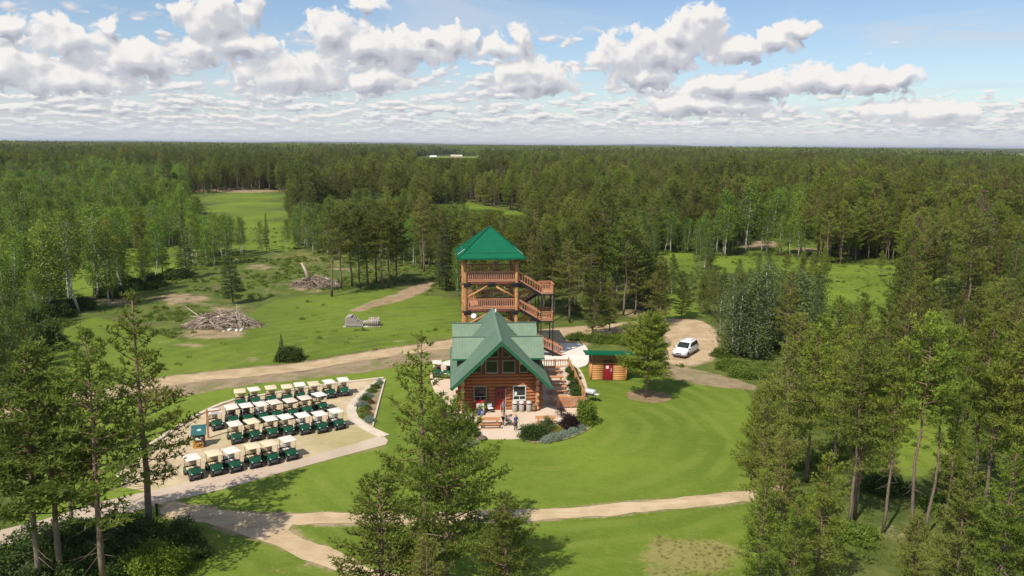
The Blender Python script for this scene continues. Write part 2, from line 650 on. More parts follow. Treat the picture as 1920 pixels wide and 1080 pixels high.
purple_leaf = foliage('purple_leaf', (0.035, 0.018, 0.018), (0.09, 0.045, 0.04), (0.08, 0.05, 0.03))
weed_green = foliage('weed_green', (0.105, 0.160, 0.022), (0.215, 0.285, 0.045), (0.27, 0.24, 0.08), transl=0.4)
red_flower = foliage('red_flower', (0.15, 0.10, 0.04), (0.26, 0.17, 0.06), (0.14, 0.16, 0.04))


def bark(name, lo, hi, dark, marks=0.0):
    m, t, b = newmat(name, 0.9, 0.1)
    co = t.vm('MULTIPLY', obj_co(t), (1, 1, 0.25))
    n = t.noise(co, 7.0, 4.0, 0.65)
    sep = t.node('ShaderNodeSeparateXYZ'); t.l.new(obj_co(t), sep.inputs[0])
    col = t.mix(t.ramp01(sep.outputs[2], 2.0, 10.0), lo, hi)
    col = t.mix(t.ramp01(n, 0.48, 0.72), col, dark)
    if marks:
        k = t.noise(t.vm('MULTIPLY', obj_co(t), (1, 1, 4.0)), 1.4, 3.0, 0.7)
        col = t.mix(t.ramp01(k, 0.56, 0.62), col, (0.05, 0.045, 0.04))
    t.l.new(col, b.inputs['Base Color'])
    bump(t, b, n, 0.6, 0.04)
    return m


pine_bark = bark('pine_bark', (0.22, 0.165, 0.125), (0.26, 0.17, 0.11), (0.085, 0.06, 0.045))
spruce_bark = bark('spruce_bark', (0.16, 0.13, 0.11), (0.17, 0.13, 0.10), (0.06, 0.05, 0.04))
aspen_bark = bark('aspen_bark', (0.52, 0.49, 0.40), (0.60, 0.58, 0.49), (0.32, 0.30, 0.25), marks=1)
# ------------------------------------------------------------------ plants: generators (numpy)
def tris_mesh(name, v, tint, mat):
    """v: (N,3,3) triangles, tint: (N,)"""
    n = len(v)
    me = bpy.data.meshes.new(name)
    me.vertices.add(n * 3); me.loops.add(n * 3); me.polygons.add(n)
    me.vertices.foreach_set('co', v.astype(np.float32).ravel())
    idx = np.arange(n * 3, dtype=np.int32)
    me.loops.foreach_set('vertex_index', idx)
    me.polygons.foreach_set('loop_start', idx[::3].copy())
    a = me.attributes.new('tint', 'FLOAT', 'POINT')
    a.data.foreach_set('value', np.repeat(tint, 3).astype(np.float32))
    me.materials.append(mat)
    me.update()
    return me


def unit(a):
    return a / np.maximum(np.linalg.norm(a, axis=-1, keepdims=True), 1e-6)


def needles(r, c, d, size, n, width, bias=0.8):
    """n narrow triangles fanning out of each tuft centre c about direction d"""
    N = len(c)
    u = unit(r.normal(size=(N, n, 3)))
    dd = unit(u + d[:, None, :] * bias)
    L = size * r.uniform(0.55, 1.25, (N, n, 1))
    s = unit(np.cross(dd, r.normal(size=(N, n, 3)))) * (width * L * 0.5)
    base = c[:, None, :] + dd * L * 0.05
    tip = c[:, None, :] + dd * L
    v = np.stack([base - s, base + s, tip], axis=2).reshape(-1, 3, 3)
    tint = np.repeat(r.uniform(0, 1, N), n) * 0.6 + r.uniform(0, .4, N * n)
    return v, tint


def leaves(r, c, size, n, spread, flat=0.0):
    N = len(c)
    p = c[:, None, :] + r.normal(size=(N, n, 3)) * spread * np.array([1, 1, 0.75])
    a = unit(r.normal(size=(N, n, 3)) * np.array([1, 1, 1 - flat])); b = unit(np.cross(a, r.normal(size=(N, n, 3))))
    L = size * r.uniform(0.6, 1.3, (N, n, 1))
    v = np.stack([p - a * L * .5, p + a * L * .5 + b * L * .15, p + b * L * .75], axis=2).reshape(-1, 3, 3)
    tint = np.repeat(r.uniform(0, 1, N), n) * 0.55 + r.uniform(0, .45, N * n)
    return v, tint


def trunk_pts(r, H, wob, lean=0.0, k=9):
    z = np.linspace(0, H, k)
    x = np.cumsum(r.normal(size=k)) * wob; y = np.cumsum(r.normal(size=k)) * wob
    x -= x[0]; y -= y[0]
    x += lean * z
    return np.stack([x, y, z], 1)


def at_z(tp, z):
    return np.array([np.interp(z, tp[:, 2], tp[:, 0]), np.interp(z, tp[:, 2], tp[:, 1]), z])


def pine_meshes(seed, H=15.0, cb=0.42, R=2.1, nb=84, dens=1.0, tsize=0.29, nt=6, width=0.25, droop=0.0, base_r=0.15,
                dead=12, shape=0.75, mats=None, wob=0.07, lean=0.0, rise=0.55, irregular=0.45, name='pine'):
    r = np.random.default_rng(seed)
    tp = trunk_pts(r, H, wob, lean)
    tr = base_r * (1 - np.linspace(0, 1, len(tp)) * 0.9)
    m = MB()
    m.path(tp, list(tr), 8)
    cs, ds = [], []
    lob = r.uniform(0, 6.28, 3)
    for i in range(nb):
        t = ((i + r.uniform()) / nb) ** 0.92
        z = H * (cb + (1 - cb) * t * 0.985)
        prof = (1 - t) ** shape * (0.55 + 0.45 * min(1, t / 0.22)) + 0.05
        az = i * 2.399 + r.uniform(-.5, .5)
        side = 1 + 0.28 * math.sin(az + lob[0]) * math.sin(t * 5 + lob[1])
        L = R * prof * side * (1 + r.uniform(-irregular, irregular * 0.6))
        if L < 0.12:
            continue
        el0 = -droop + (-0.10 + 0.85 * t ** 1.3) + r.normal() * 0.16
        p = at_z(tp, z); pts = [p]
        h = np.array([math.cos(az), math.sin(az), 0.0])
        ns = 5
        for s in range(1, ns + 1):
            e = el0 + rise * (s / ns - 0.2)
            az2 = az + r.normal() * 0.12
            h = np.array([math.cos(az2), math.sin(az2), 0.0])
            pts.append(pts[-1] + (h * math.cos(e) + np.array([0, 0, math.sin(e)])) * (L / ns))
        pts = np.array(pts)
        br = 0.012 + 0.020 * L
        m.path(pts[[0, 2, 3, 5]], [br, br * .7, br * .5, br * .2], 3, False)
        nk = max(2, int(L * 5.2 * dens))
        for k in range(nk):
            s = 0.28 + 0.72 * (k + r.uniform()) / nk
            q = np.array([np.interp(s * ns, range(ns + 1), pts[:, a]) for a in range(3)])
            sg = -1 if k % 2 else 1
            ta = az + sg * r.uniform(.5, 1.25)
            tl = L * (0.16 + 0.34 * (1 - s)) * r.uniform(.6, 1.3) + 0.12
            te = el0 + r.uniform(-.1, .6)
            td = np.array([math.cos(ta) * math.cos(te), math.sin(ta) * math.cos(te), math.sin(te)])
            nq = max(1, int(tl * 4.6 * dens + r.uniform()))
            for w in range(nq):
                cs.append(q + td * tl * (w + r.uniform(.3, 1.0)) / nq + r.normal(size=3) * 0.05)
                ds.append(td * 0.7 + np.array([0, 0, 0.55]))
        cs.append(pts[-1]); ds.append(unit(pts[-1] - pts[-2]))
    for k in range(4):
        cs.append(at_z(tp, H * (0.97 + 0.01 * k))); ds.append(np.array([0, 0, 1.0]))
    for i in range(dead):                      # bare dead branches under the crown
        z = H * r.uniform(cb * 0.45, cb * 1.1); az = r.uniform(0, 6.28); L = R * r.uniform(.25, .7)
        p = at_z(tp, z); e = r.uniform(-.5, .15)
        d = np.array([math.cos(az) * math.cos(e), math.sin(az) * math.cos(e), math.sin(e)])
        q = p + d * L * .6; w = q + (d + np.array([0, 0, r.uniform(-.5, .6)])) * L * .4
        m.path([p, q, w], [.022, .014, .005], 3, False)
    c, d = np.array(cs), np.array(ds)
    v, tint = needles(r, c, d, tsize, nt, width)
    return m.mesh('trunk', mats[0]), tris_mesh('crown', v, tint, mats[1])


def leafy_meshes(seed, H=13.0, cb=0.3, R=2.3, ncl=80, nleaf=32, lsize=0.25, spread=0.42, base_r=0.15, mats=None, stems=1,
                 top=0.72, wob=0.08, bare=0):
    r = np.random.default_rng(seed)
    m = MB(); cs = []
    for sidx in range(stems):
        a = r.uniform(0, 6.28)
        off = np.array([math.cos(a), math.sin(a), 0]) * (0 if stems == 1 else R * r.uniform(.25, .7))
        Hs = H * (1 if sidx == 0 else r.uniform(.7, .98))
        tp = trunk_pts(r, Hs * .96, wob)
        tp[:, :2] += off[:2] * (0.35 + 0.65 * np.linspace(0, 1, len(tp)))[:, None]
        m.path(tp, list(base_r * (1 - np.linspace(0, 1, len(tp)) * 0.88)), 7)
        n = ncl // stems
        Rs = R * (1 if stems == 1 else 0.7)
        for i in range(n):
            t = (i + r.uniform()) / n
            z = Hs * (cb + (1 - cb) * t)
            prof = math.sin(math.pi * min(1, (t * 0.86 + 0.12)) ** top) ** 0.75
            az = i * 2.399 + r.uniform(-.6, .6)
            L = Rs * max(.08, prof) * r.uniform(.35, 1.08)
            p = at_z(tp, max(Hs * cb * .8, z - L * r.uniform(.5, 1.0)))
            q = np.array([tp[-1, 0] * t + off[0] * 0, 0, 0]); q = at_z(tp, min(z, tp[-1, 2]))
            q = q + np.array([math.cos(az) * L, math.sin(az) * L, 0]); q[2] = z
            br = 0.012 + .012 * L
            mid = (p + q) / 2 + np.array([0, 0, -.06 * L])
            m.path([p, mid, q], [br, br * .6, br * .25], 3, False)
            for k in range(2):
                cs.append(p + (q - p) * r.uniform(.6, 1.1) + r.normal(size=3) * .16)
    for i in range(bare):
        z = H * r.uniform(.6, .95); az = r.uniform(0, 6.28); p = at_z(tp, z)
        d = np.array([math.cos(az) * .8, math.sin(az) * .8, .5]); L = R * r.uniform(.6, 1.1)
        q = p + d * L; m.path([p, (p + q) / 2 + r.normal(size=3) * .1, q], [.06, .04, .015], 4, False)
    v, tint = leaves(r, np.array(cs), lsize, nleaf // 2, spread)
    return m.mesh('trunk', mats[0]), tris_mesh('crown', v, tint, mats[1])


def bush_mesh(seed, rx, ry, h, n, lsize, mat, spread=0.12, lumps=0.25):
    r = np.random.default_rng(seed)
    d = unit(r.normal(size=(n, 3))); d[:, 2] = np.abs(d[:, 2])
    ph = r.uniform(0, 6.28, 4)
    k = 1 + lumps * np.sin(d[:, 0] * 5 + ph[0]) * np.sin(d[:, 1] * 5 + ph[1]) + lumps * .6 * np.sin(d[:, 2] * 7 + ph[2])
    rr = (r.uniform(.45, 1.0, n) ** 0.5) * k
    c = d * rr[:, None] * np.array([rx, ry, h * 0.97])
    v, tint = leaves(r, c, lsize, 6, spread)
    v[:, :, 2] = np.maximum(v[:, :, 2], 0.01)
    return tris_mesh('foliage', v, tint, mat)


PROTO = {}


def proto(key, meshes):
    PROTO[key] = meshes


PB, SB, AB = pine_bark, spruce_bark, aspen_bark
# tall forest-grown jack pines (bare lower trunk), fuller edge trees, slim tops
proto('pine0', pine_meshes(1, 15, .38, 2.4, 84, mats=(PB, pine_green), shape=.55))
proto('pine1', pine_meshes(2, 15, .50, 2.2, 70, mats=(PB, pine_green), dead=26, wob=.09, shape=.5))
proto('pine2', pine_meshes(3, 15, .28, 2.6, 92, mats=(PB, pine_green), shape=.52, irregular=.55))
proto('pine3', pine_meshes(4, 15, .55, 2.4, 64, mats=(PB, pine_green), shape=.42, dead=30, wob=.12))
proto('pine4', pine_meshes(5, 15, .24, 1.9, 96, mats=(PB, pine_green), shape=.7, dead=8))
proto('pine5', pine_meshes(6, 15, .10, 3.0, 120, mats=(PB, pine_green), shape=.55, dead=4, base_r=.19, irregular=.5))
proto('pine6', pine_meshes(7, 15, .14, 3.0, 125, mats=(PB, pine_green), shape=.55, dead=6, base_r=.18, irregular=.55))
proto('pine10', pine_meshes(13, 15, .36, 2.0, 60, mats=(PB, dead_brown), shape=.6, dead=26, irregular=.7, dens=.7))
proto('pine7', pine_meshes(10, 15, .25, 5.0, 120, mats=(PB, pine_green), shape=.36, dead=3, base_r=.30, irregular=.40, tsize=.42, dens=.85))
proto('pine8', pine_meshes(11, 15, .24, 2.5, 70, mats=(PB, pine_green), shape=.72, dead=8, base_r=.19, irregular=.62, dens=1.0, wob=.05))
proto('pine9', pine_meshes(12, 15, .22, 3.9, 120, mats=(PB, pine_green), shape=.40, dead=8, base_r=.22, irregular=.62, wob=.10, dens=.95))
proto('spruce0', pine_meshes(8, 15, .06, 2.3, 150, mats=(SB, spruce_green), shape=1.0, dead=2, droop=.30, rise=.35, irregular=.2, tsize=.30, dens=1.05))
proto('spruce1', pine_meshes(9, 15, .12, 1.9, 130, mats=(SB, spruce_green), shape=.95, dead=4, droop=.25, rise=.3, irregular=.28, tsize=.30))
proto('aspen0', leafy_meshes(20, 13, .34, 1.9, 86, mats=(AB, aspen_green)))
proto('aspen1', leafy_meshes(21, 13, .24, 2.0, 96, mats=(AB, aspen_green)))
proto('aspen2', leafy_meshes(22, 13, .44, 2.2, 80, mats=(AB, aspen_green), wob=.14, bare=5))
proto('aspen3', leafy_meshes(23, 13, .12, 1.9, 100, mats=(AB, aspen_green), stems=2))
proto('willow0', leafy_meshes(24, 12, .06, 2.7, 150, nleaf=40, mats=(AB, willow_green), stems=4))
proto('willow1', leafy_meshes(25, 12, .08, 2.5, 140, nleaf=40, mats=(AB, willow_green), stems=3))
PROTO_H = {k: (15.0 if k[:4] in ('pine', 'spru') else (13.0 if k[:5] == 'aspen' else 12.0)) for k in PROTO}
KIND = {'pine': ('pine_tree', 'pine tree'), 'spruce': ('spruce_tree', 'spruce tree'), 'aspen': ('aspen_tree', 'aspen tree'),
        'willow': ('willow_tree', 'willow tree')}


def put_tree(key, loc, h, label, group=None, wide=1.0, rot=None, lean=None, name=None):
    k = key.rstrip('0123456789')
    nm, cat = KIND[k]
    o = thing(name or nm, label, cat, loc, 0, group)
    s = h / PROTO_H[key]
    o.scale = (s * wide, s * wide, s)
    o.rotation_euler.z = random.uniform(0, 6.28) if rot is None else rot
    if lean:
        o.rotation_euler = (lean[1], lean[0], 0)
    t, c = PROTO[key]
    link('trunk', t, o); link('crown', c, o)
    return o


def tree_px(key, bx, by, ty, label, **kw):
    """tree whose base and top are seen at these heights of the photograph"""
    p = G(bx, by)
    d = ray(bx, ty)
    h = CAM_H + math.hypot(p.x, p.y) * d.z / math.hypot(d.x, d.y)
    return put_tree(key, p, h, label, **kw)
# ------------------------------------------------------------------ ground, roads, paths
def inside(X, Y, poly):
    r = np.zeros(X.shape, bool)
    n = len(poly)
    for i in range(n):
        x0, y0 = poly[i][0], poly[i][1]; x1, y1 = poly[(i + 1) % n][0], poly[(i + 1) % n][1]
        c = ((y0 > Y) != (y1 > Y))
        with np.errstate(divide='ignore', invalid='ignore'):
            xi = (x1 - x0) * (Y - y0) / (y1 - y0 if y1 != y0 else 1e-9) + x0
        r ^= c & (X < xi)
    return r


def dist_line(X, Y, line, closed=False):
    d = np.full(X.shape, 1e9)
    n = len(line)
    for i in range(n if closed else n - 1):
        ax, ay = line[i][0], line[i][1]; bx, by = line[(i + 1) % n][0], line[(i + 1) % n][1]
        vx_, vy_ = bx - ax, by - ay
        L2 = vx_ * vx_ + vy_ * vy_ + 1e-9
        t = np.clip(((X - ax) * vx_ + (Y - ay) * vy_) / L2, 0, 1)
        d = np.minimum(d, np.hypot(X - ax - t * vx_, Y - ay - t * vy_))
    return d


# outlines, read off the photograph and laid on the ground
ROAD_BACK = pxs((-160, 800), (60, 752), (230, 722), (340, 704), (470, 690), (560, 682), (700, 659), (850, 637), (940, 628), (1040, 616), (1110, 612),
                (1190, 604), (1250, 598), (1300, 599), (1335, 614), (1344, 645), (1332, 672), (1300, 685), (1258, 682),
                (1240, 664), (1258, 646), (1252, 632), (1205, 616), (1150, 622), (1105, 640), (1060, 645), (1015, 648), (940, 650), (850, 653), (700, 673),
                (560, 696), (470, 706), (340, 720), (230, 740), (60, 775), (-160, 825))
VERGE = pxs((330, 722), (470, 709), (560, 699), (700, 676), (850, 657), (900, 660), (850, 672), (790, 681), (700, 695), (560, 711), (460, 722), (340, 742), (250, 752))
ROAD_FRONT = pxs((1470, 912), (1420, 917), (1250, 936), (1120, 948), (1000, 956), (800, 963), (655, 961), (492, 963), (400, 954), (316, 941),
                 (300, 955), (318, 972), (400, 985), (452, 1000), (515, 1024), (570, 1047), (659, 1082), (740, 1120),
                 (860, 1120), (760, 1083), (678, 1058), (644, 1037), (570, 1010), (541, 994), (548, 983), (663, 983), (800, 985), (1000, 976),
                 (1120, 968), (1250, 956), (1420, 939), (1470, 935))
TRACK = pxs((662, 582), (700, 566), (745, 552), (780, 536), (806, 527), (812, 532), (790, 548), (752, 563), (705, 574), (672, 583))
STRIP_R = pxs((1224, 690), (1262, 688), (1330, 701), (1386, 716), (1412, 728), (1370, 726), (1300, 716), (1246, 704))
PATH = pxs((-60, 1010), (80, 976), (200, 939), (278, 922), (355, 906), (555, 865), (717, 817), (728, 826), (724, 834), (533, 885), (422, 917), (316, 941), (200, 976), (80, 1002), (-60, 1046))
LOT = pxs((717, 817), (555, 865), (355, 906), (278, 922), (238, 915), (224, 890), (240, 860), (300, 824), (355, 790), (396, 768), (440, 752), (500, 742), (600, 725), (716, 711),
          (684, 733), (662, 752), (654, 770), (660, 787), (684, 804))
PATIO = pxs((812, 690), (850, 674), (940, 668), (1012, 664), (1066, 676), (1092, 700), (1103, 740), (1098, 772), (1068, 790), (1024, 810), (985, 822), (930, 824), (898, 822), (868, 812), (846, 790), (828, 760), (808, 716))
PAD = pxs((1000, 656), (1030, 646), (1092, 646), (1104, 668), (1098, 686), (1064, 692), (1040, 690), (1004, 676))
BED_LOT = pxs((720, 714), (694, 733), (676, 753), (670, 772), (680, 790), (697, 802))
MULCH = [(G(1216, 743).x + 2.45 * math.cos(a), G(1216, 743).y + 2.2 * math.sin(a)) for a in np.linspace(0, 2 * math.pi, 13)[:-1]]
BED_R = pxs((978, 826), (1010, 814), (1050, 800), (1096, 780), (1114, 782), (1112, 800), (1080, 818), (1040, 829), (1000, 832))
BED_L = pxs((862, 812), (890, 800), (902, 812), (896, 828), (878, 838), (856, 838), (846, 822))
MOWN = pxs((-200, 1400), (-200, 1050), (30, 985), (40, 900), (60, 780), (230, 742), (340, 742), (460, 722), (560, 711), (700, 694), (790, 680), (850, 655), (1010, 662), (1100, 690),
           (1180, 690), (1250, 690), (1400, 728), (1424, 780), (1440, 860), (1500, 920), (1480, 1000), (1440, 1400))
MEADOW = pxs((40, 760), (60, 640), (180, 590), (350, 640), (520, 560), (700, 540), (870, 560), (870, 632), (700, 656), (470, 690), (300, 712))
# (px, py, rx, ry, weight) bare or dry patches
BARE = [(405, 625, 80, 14, .6), (345, 647, 55, 6, .5), (300, 640, 60, 5, .3), (575, 535, 55, 14, .5), (340, 560, 70, 14, .6), (420, 575, 50, 9, .5),
        (490, 500, 40, 8, .5), (640, 505, 30, 5, .5), (500, 545, 40, 6, .4), (450, 678, 60, 7, .35), (470, 672, 22, 5, .4), (590, 660, 60, 5, .3), (760, 640, 40, 3, .4),
        (1280, 612, 50, 9, .5), (1420, 458, 45, 8, 1.0), (1520, 466, 32, 6, .9), (440, 357, 70, 5, 1.0), (500, 356, 30, 4, 1.0), (1100, 645, 40, 6, .4),
        (820, 640, 60, 4, .5), (210, 565, 60, 12, .5), (1660, 505, 40, 6, .2), (1190, 585, 40, 12, .5), (1800, 540, 70, 8, .4), (1690, 990, 60, 40, .4)]
DRY = [(1300, 1040, 110, 34, .9), (1250, 1070, 60, 30, .6), (640, 840, 90, 14, .5), (620, 480, 120, 18, .5), (400, 480, 80, 14, .4), (1380, 690, 60, 12, .3), (1620, 1050, 160, 60, .5),
       (1760, 1010, 90, 40, .5), (560, 1060, 90, 20, .25), (1600, 490, 70, 10, .3)]
GARDEN_EDGE = [ROAD_BACK, ROAD_FRONT, PATH, LOT, PATIO, VERGE, TRACK, STRIP_R, PAD]
# open ground inside the woods: nothing grows tall here
CLEAR = [pxs((-400, 1400), (-300, 1040), (60, 960), (60, 700), (66, 612), (130, 590), (236, 558), (300, 530), (350, 505), (470, 474), (560, 466), (620, 486), (770, 500),
             (830, 535), (900, 600), (1060, 604), (1190, 596), (1260, 590), (1330, 596), (1356, 640), (1352, 690), (1400, 712), (1420, 760), (1396, 860), (1440, 1000), (1420, 1400)),
         pxs((374, 472), (372, 400), (372, 364), (440, 357), (520, 357), (534, 380), (548, 430), (556, 470)),
         pxs((800, 378), (800, 366), (980, 398), (1000, 412), (900, 406)),
         pxs((30, 545), (60, 500), (180, 470), (350, 462), (345, 500), (240, 540), (80, 570)),
         pxs((1535, 690), (1540, 548), (1556, 496), (1640, 488), (1705, 500), (1690, 560), (1680, 690)),
         pxs((1330, 480), (1480, 480), (1540, 492), (1530, 516), (1400, 512), (1330, 510)),
         pxs((1226, 512), (1232, 474), (1300, 474), (1304, 512)), pxs((1700, 530), (1720, 508), (1800, 510), (1790, 532)),
         pxs((1385, 470), (1400, 448), (1470, 446), (1560, 454), (1545, 474)),
         pxs((1680, 900), (1700, 690), (1780, 690), (1800, 880)),
         pxs((1240, 610), (1220, 560), (1280, 545), (1330, 590)),
         pxs((1850, 530), (1740, 545), (1740, 530), (1850, 515))]

xs = np.concatenate([-np.geomspace(30000, 75, 40), np.arange(-74, 74.1, 0.75), np.geomspace(75, 30000, 40)])
ys = np.concatenate([[-3000, -600, -120, -20, 10, 24], np.arange(30, 124, 0.75), np.geomspace(124, 700, 130), np.geomspace(720, 45000, 40)])
GX, GY = np.meshgrid(xs, ys)
nx, ny = len(xs), len(ys)
PXg, PYg = to_px(GX, np.maximum(GY, 5.0))


def blobs(items):
    w = np.zeros(GX.shape)
    for px, py, rx, ry, k in items:
        q = ((PXg - px) / rx) ** 2 + ((PYg - py) / ry) ** 2
        w = np.maximum(w, k * np.clip(1.6 - 1.2 * np.sqrt(q), 0, 1))
    return w * (GY > 20)


dirt = blobs(BARE)
for poly in (ROAD_BACK, ROAD_FRONT, TRACK, STRIP_R):
    d = dist_line(GX, GY, poly, True)
    d[inside(GX, GY, poly)] = 0
    dirt = np.maximum(dirt, np.clip(1.0 - d / (1.3 if poly is not ROAD_FRONT else .8), 0, 1) * (0.8 if poly is not ROAD_FRONT else .62))
for poly in (VERGE,):
    d = dist_line(GX, GY, poly, True); i = inside(GX, GY, poly)
    dirt = np.maximum(dirt, np.where(i, .55, np.clip(.5 - d / 2, 0, 1)))
mown = inside(GX, GY, MOWN).astype(float)
mown = np.maximum(mown, inside(GX, GY, MEADOW) * 0.6)
for poly in CLEAR[1:]:
    mown = np.maximum(mown, inside(GX, GY, poly) * 0.85)
dry = blobs(DRY)
open_ = np.zeros(GX.shape, bool)
for poly in CLEAR:
    open_ |= inside(GX, GY, poly)
wood = (~open_).astype(float)
Dg = np.hypot(GX, GY)
for a, b_, d0, d1 in ((770, 930, 1230, 1800), (1690, 2200, 1640, 5600)):
    far_ = (PXg > a) & (PXg < b_) & (Dg > d0) & (Dg < d1) & (GY > 0)
    wood[far_] = 0; mown[far_] = 1; dry[far_] = .3
zz = np.zeros(GX.shape)
rough = np.clip(1 - mown * 1.7, 0, 1) * np.clip(1 - dirt * 2, 0, 1) * (GY > 60) * (GY < 700)
for poly in GARDEN_EDGE:
    d = dist_line(GX, GY, poly, True); d[inside(GX, GY, poly)] = 0
    rough *= np.clip((d - 1) / 4, 0, 1)
zz -= rough * (0.25 + 0.22 * np.sin(GX * .31 + 1.3 * np.sin(GY * .17)) * np.sin(GY * .23) + .10 * np.sin(GX * 1.1 + GY * .7))
verts = np.stack([GX.ravel(), GY.ravel(), zz.ravel()], 1)
ii = np.arange(nx * ny).reshape(ny, nx)
quads = np.stack([ii[:-1, :-1], ii[:-1, 1:], ii[1:, 1:], ii[1:, :-1]], -1).reshape(-1, 4)
gme = bpy.data.meshes.new('ground')
gme.vertices.add(len(verts)); gme.loops.add(quads.size); gme.polygons.add(len(quads))
gme.vertices.foreach_set('co', verts.astype(np.float32).ravel())
gme.loops.foreach_set('vertex_index', quads.astype(np.int32).ravel())
gme.polygons.foreach_set('loop_start', np.arange(0, quads.size, 4, dtype=np.int32))
gme.polygons.foreach_set('use_smooth', np.ones(len(quads), bool))
at = gme.attributes.new('cover', 'FLOAT_COLOR', 'POINT')
at.data.foreach_set('color', np.stack([dirt, mown, dry, wood], -1).astype(np.float32).ravel())
gme.update()

m, t, b = newmat('grass_ground', 0.85, 0.12)
at = t.node('ShaderNodeAttribute'); at.attribute_name = 'cover'
sp_ = t.node('ShaderNodeSeparateColor'); t.l.new(at.outputs['Color'], sp_.inputs[0])
cd, cm, cy = sp_.outputs; cw = at.outputs['Alpha']
co = world_co(t)
n_big = t.noise(co, 0.045, 3.0, 0.55)
n_mid = t.noise(co, 0.35, 4.0, 0.6)
n_fin = t.noise(co, 3.2, 4.0, 0.7)
n_clu = t.noise(co, 1.15, 3.0, 0.65)
n_pat = t.noise(t.vm('ADD', co, (40, 10, 0)), 0.16, 5.0, 0.65)
v_tuft = t.voro(co, 1.6, 1.0, 0.6)
wild = t.mix(t.ramp01(n_mid, 0.35, 0.68), (0.092, 0.125, 0.020), (0.165, 0.190, 0.036))
wild = t.mix(t.m('MULTIPLY', t.ramp01(n_pat, 0.50, 0.66), 0.75), wild, (0.19, 0.145, 0.072))
wild = t.mix(t.m('MULTIPLY', t.ramp01(v_tuft, 0.35, 0.75), 0.35), wild, (0.055, 0.085, 0.018))
lawn = t.mix(t.ramp01(n_big, 0.32, 0.68), (0.108, 0.160, 0.017), (0.172, 0.232, 0.026))
lawn = t.mix(t.m('MULTIPLY', t.ramp01(n_mid, 0.45, 0.75), 0.45), lawn, (0.122, 0.170, 0.018))
lawn = t.mix(t.m('MULTIPLY', t.ramp01(n_fin, 0.50, 0.78), 0.35), lawn, (0.20, 0.215, 0.045))
lawn = t.mix(t.m('MULTIPLY', t.ramp01(n_clu, 0.50, 0.72), 0.38), lawn, (0.090, 0.140, 0.016))
lawn = t.mix(t.m('MULTIPLY', t.ramp01(n_clu, 0.46, 0.30), 0.30), lawn, (0.215, 0.235, 0.050))
# mowing passes: rings round the lodge
hc = G(1010, 800)
dv = t.vm('SUBTRACT', co, (hc.x, hc.y, 0.0))
ring_fade = t.m('SUBTRACT', 1.0, t.ramp01(t.vm('LENGTH', dv, None, out=1), 45, 70))
ring = t.m('SINE', t.m('MULTIPLY', t.m('ADD', t.vm('LENGTH', dv, None, out=1), t.m('MULTIPLY', n_big, 6.0)), 2.6))
lawn = t.mix(t.m('MULTIPLY', t.ramp01(ring, -0.4, 0.7), t.m('MULTIPLY', t.m('MULTIPLY', t.ramp01(n_pat, 0.36, 0.62), 0.55), ring_fade)), lawn, (0.195, 0.232, 0.036))
grass = t.mix(t.ramp01(t.m('ADD', cm, t.m('MULTIPLY', t.m('SUBTRACT', n_mid, 0.5), 0.6)), 0.3, 0.7), wild, lawn)
dry_f = t.ramp01(t.m('ADD', cy, t.m('ADD', t.m('MULTIPLY', t.m('SUBTRACT', n_mid, 0.5), 1.7), t.m('MULTIPLY', t.m('SUBTRACT', n_fin, 0.5), 0.9))), 0.25, 0.75)
grass = t.mix(t.m('MULTIPLY', dry_f, 0.85), grass, t.mix(n_fin, (0.21, 0.20, 0.055), (0.34, 0.27, 0.11)))
floor_c = t.mix(t.ramp01(n_mid, 0.4, 0.65), (0.075, 0.100, 0.022), (0.135, 0.150, 0.036))
grass = t.mix(t.m('MULTIPLY', cw, 0.8), grass, floor_c)
soil = t.mix(t.ramp01(n_mid, 0.35, 0.65), (0.27, 0.185, 0.11), (0.40, 0.29, 0.175))
soil = t.mix(t.m('MULTIPLY', n_fin, 0.5), soil, (0.23, 0.18, 0.10))
sf = t.ramp01(t.m('ADD', cd, t.m('ADD', t.m('MULTIPLY', t.m('SUBTRACT', n_mid, 0.5), 0.9), t.m('MULTIPLY', t.m('SUBTRACT', n_fin, 0.5), 0.7))), 0.32, 0.62)
col = t.mix(sf, grass, soil)
t.l.new(col, b.inputs['Base Color'])
bump(t, b, t.m('ADD', n_fin, t.m('MULTIPLY', v_tuft, -0.4)), 0.55, 0.12)
gme.materials.append(m)
ground = link('ground', gme)
tag(ground, 'green grassland with lawn, meadow and bare soil reaching the horizon', 'ground', kind='structure')


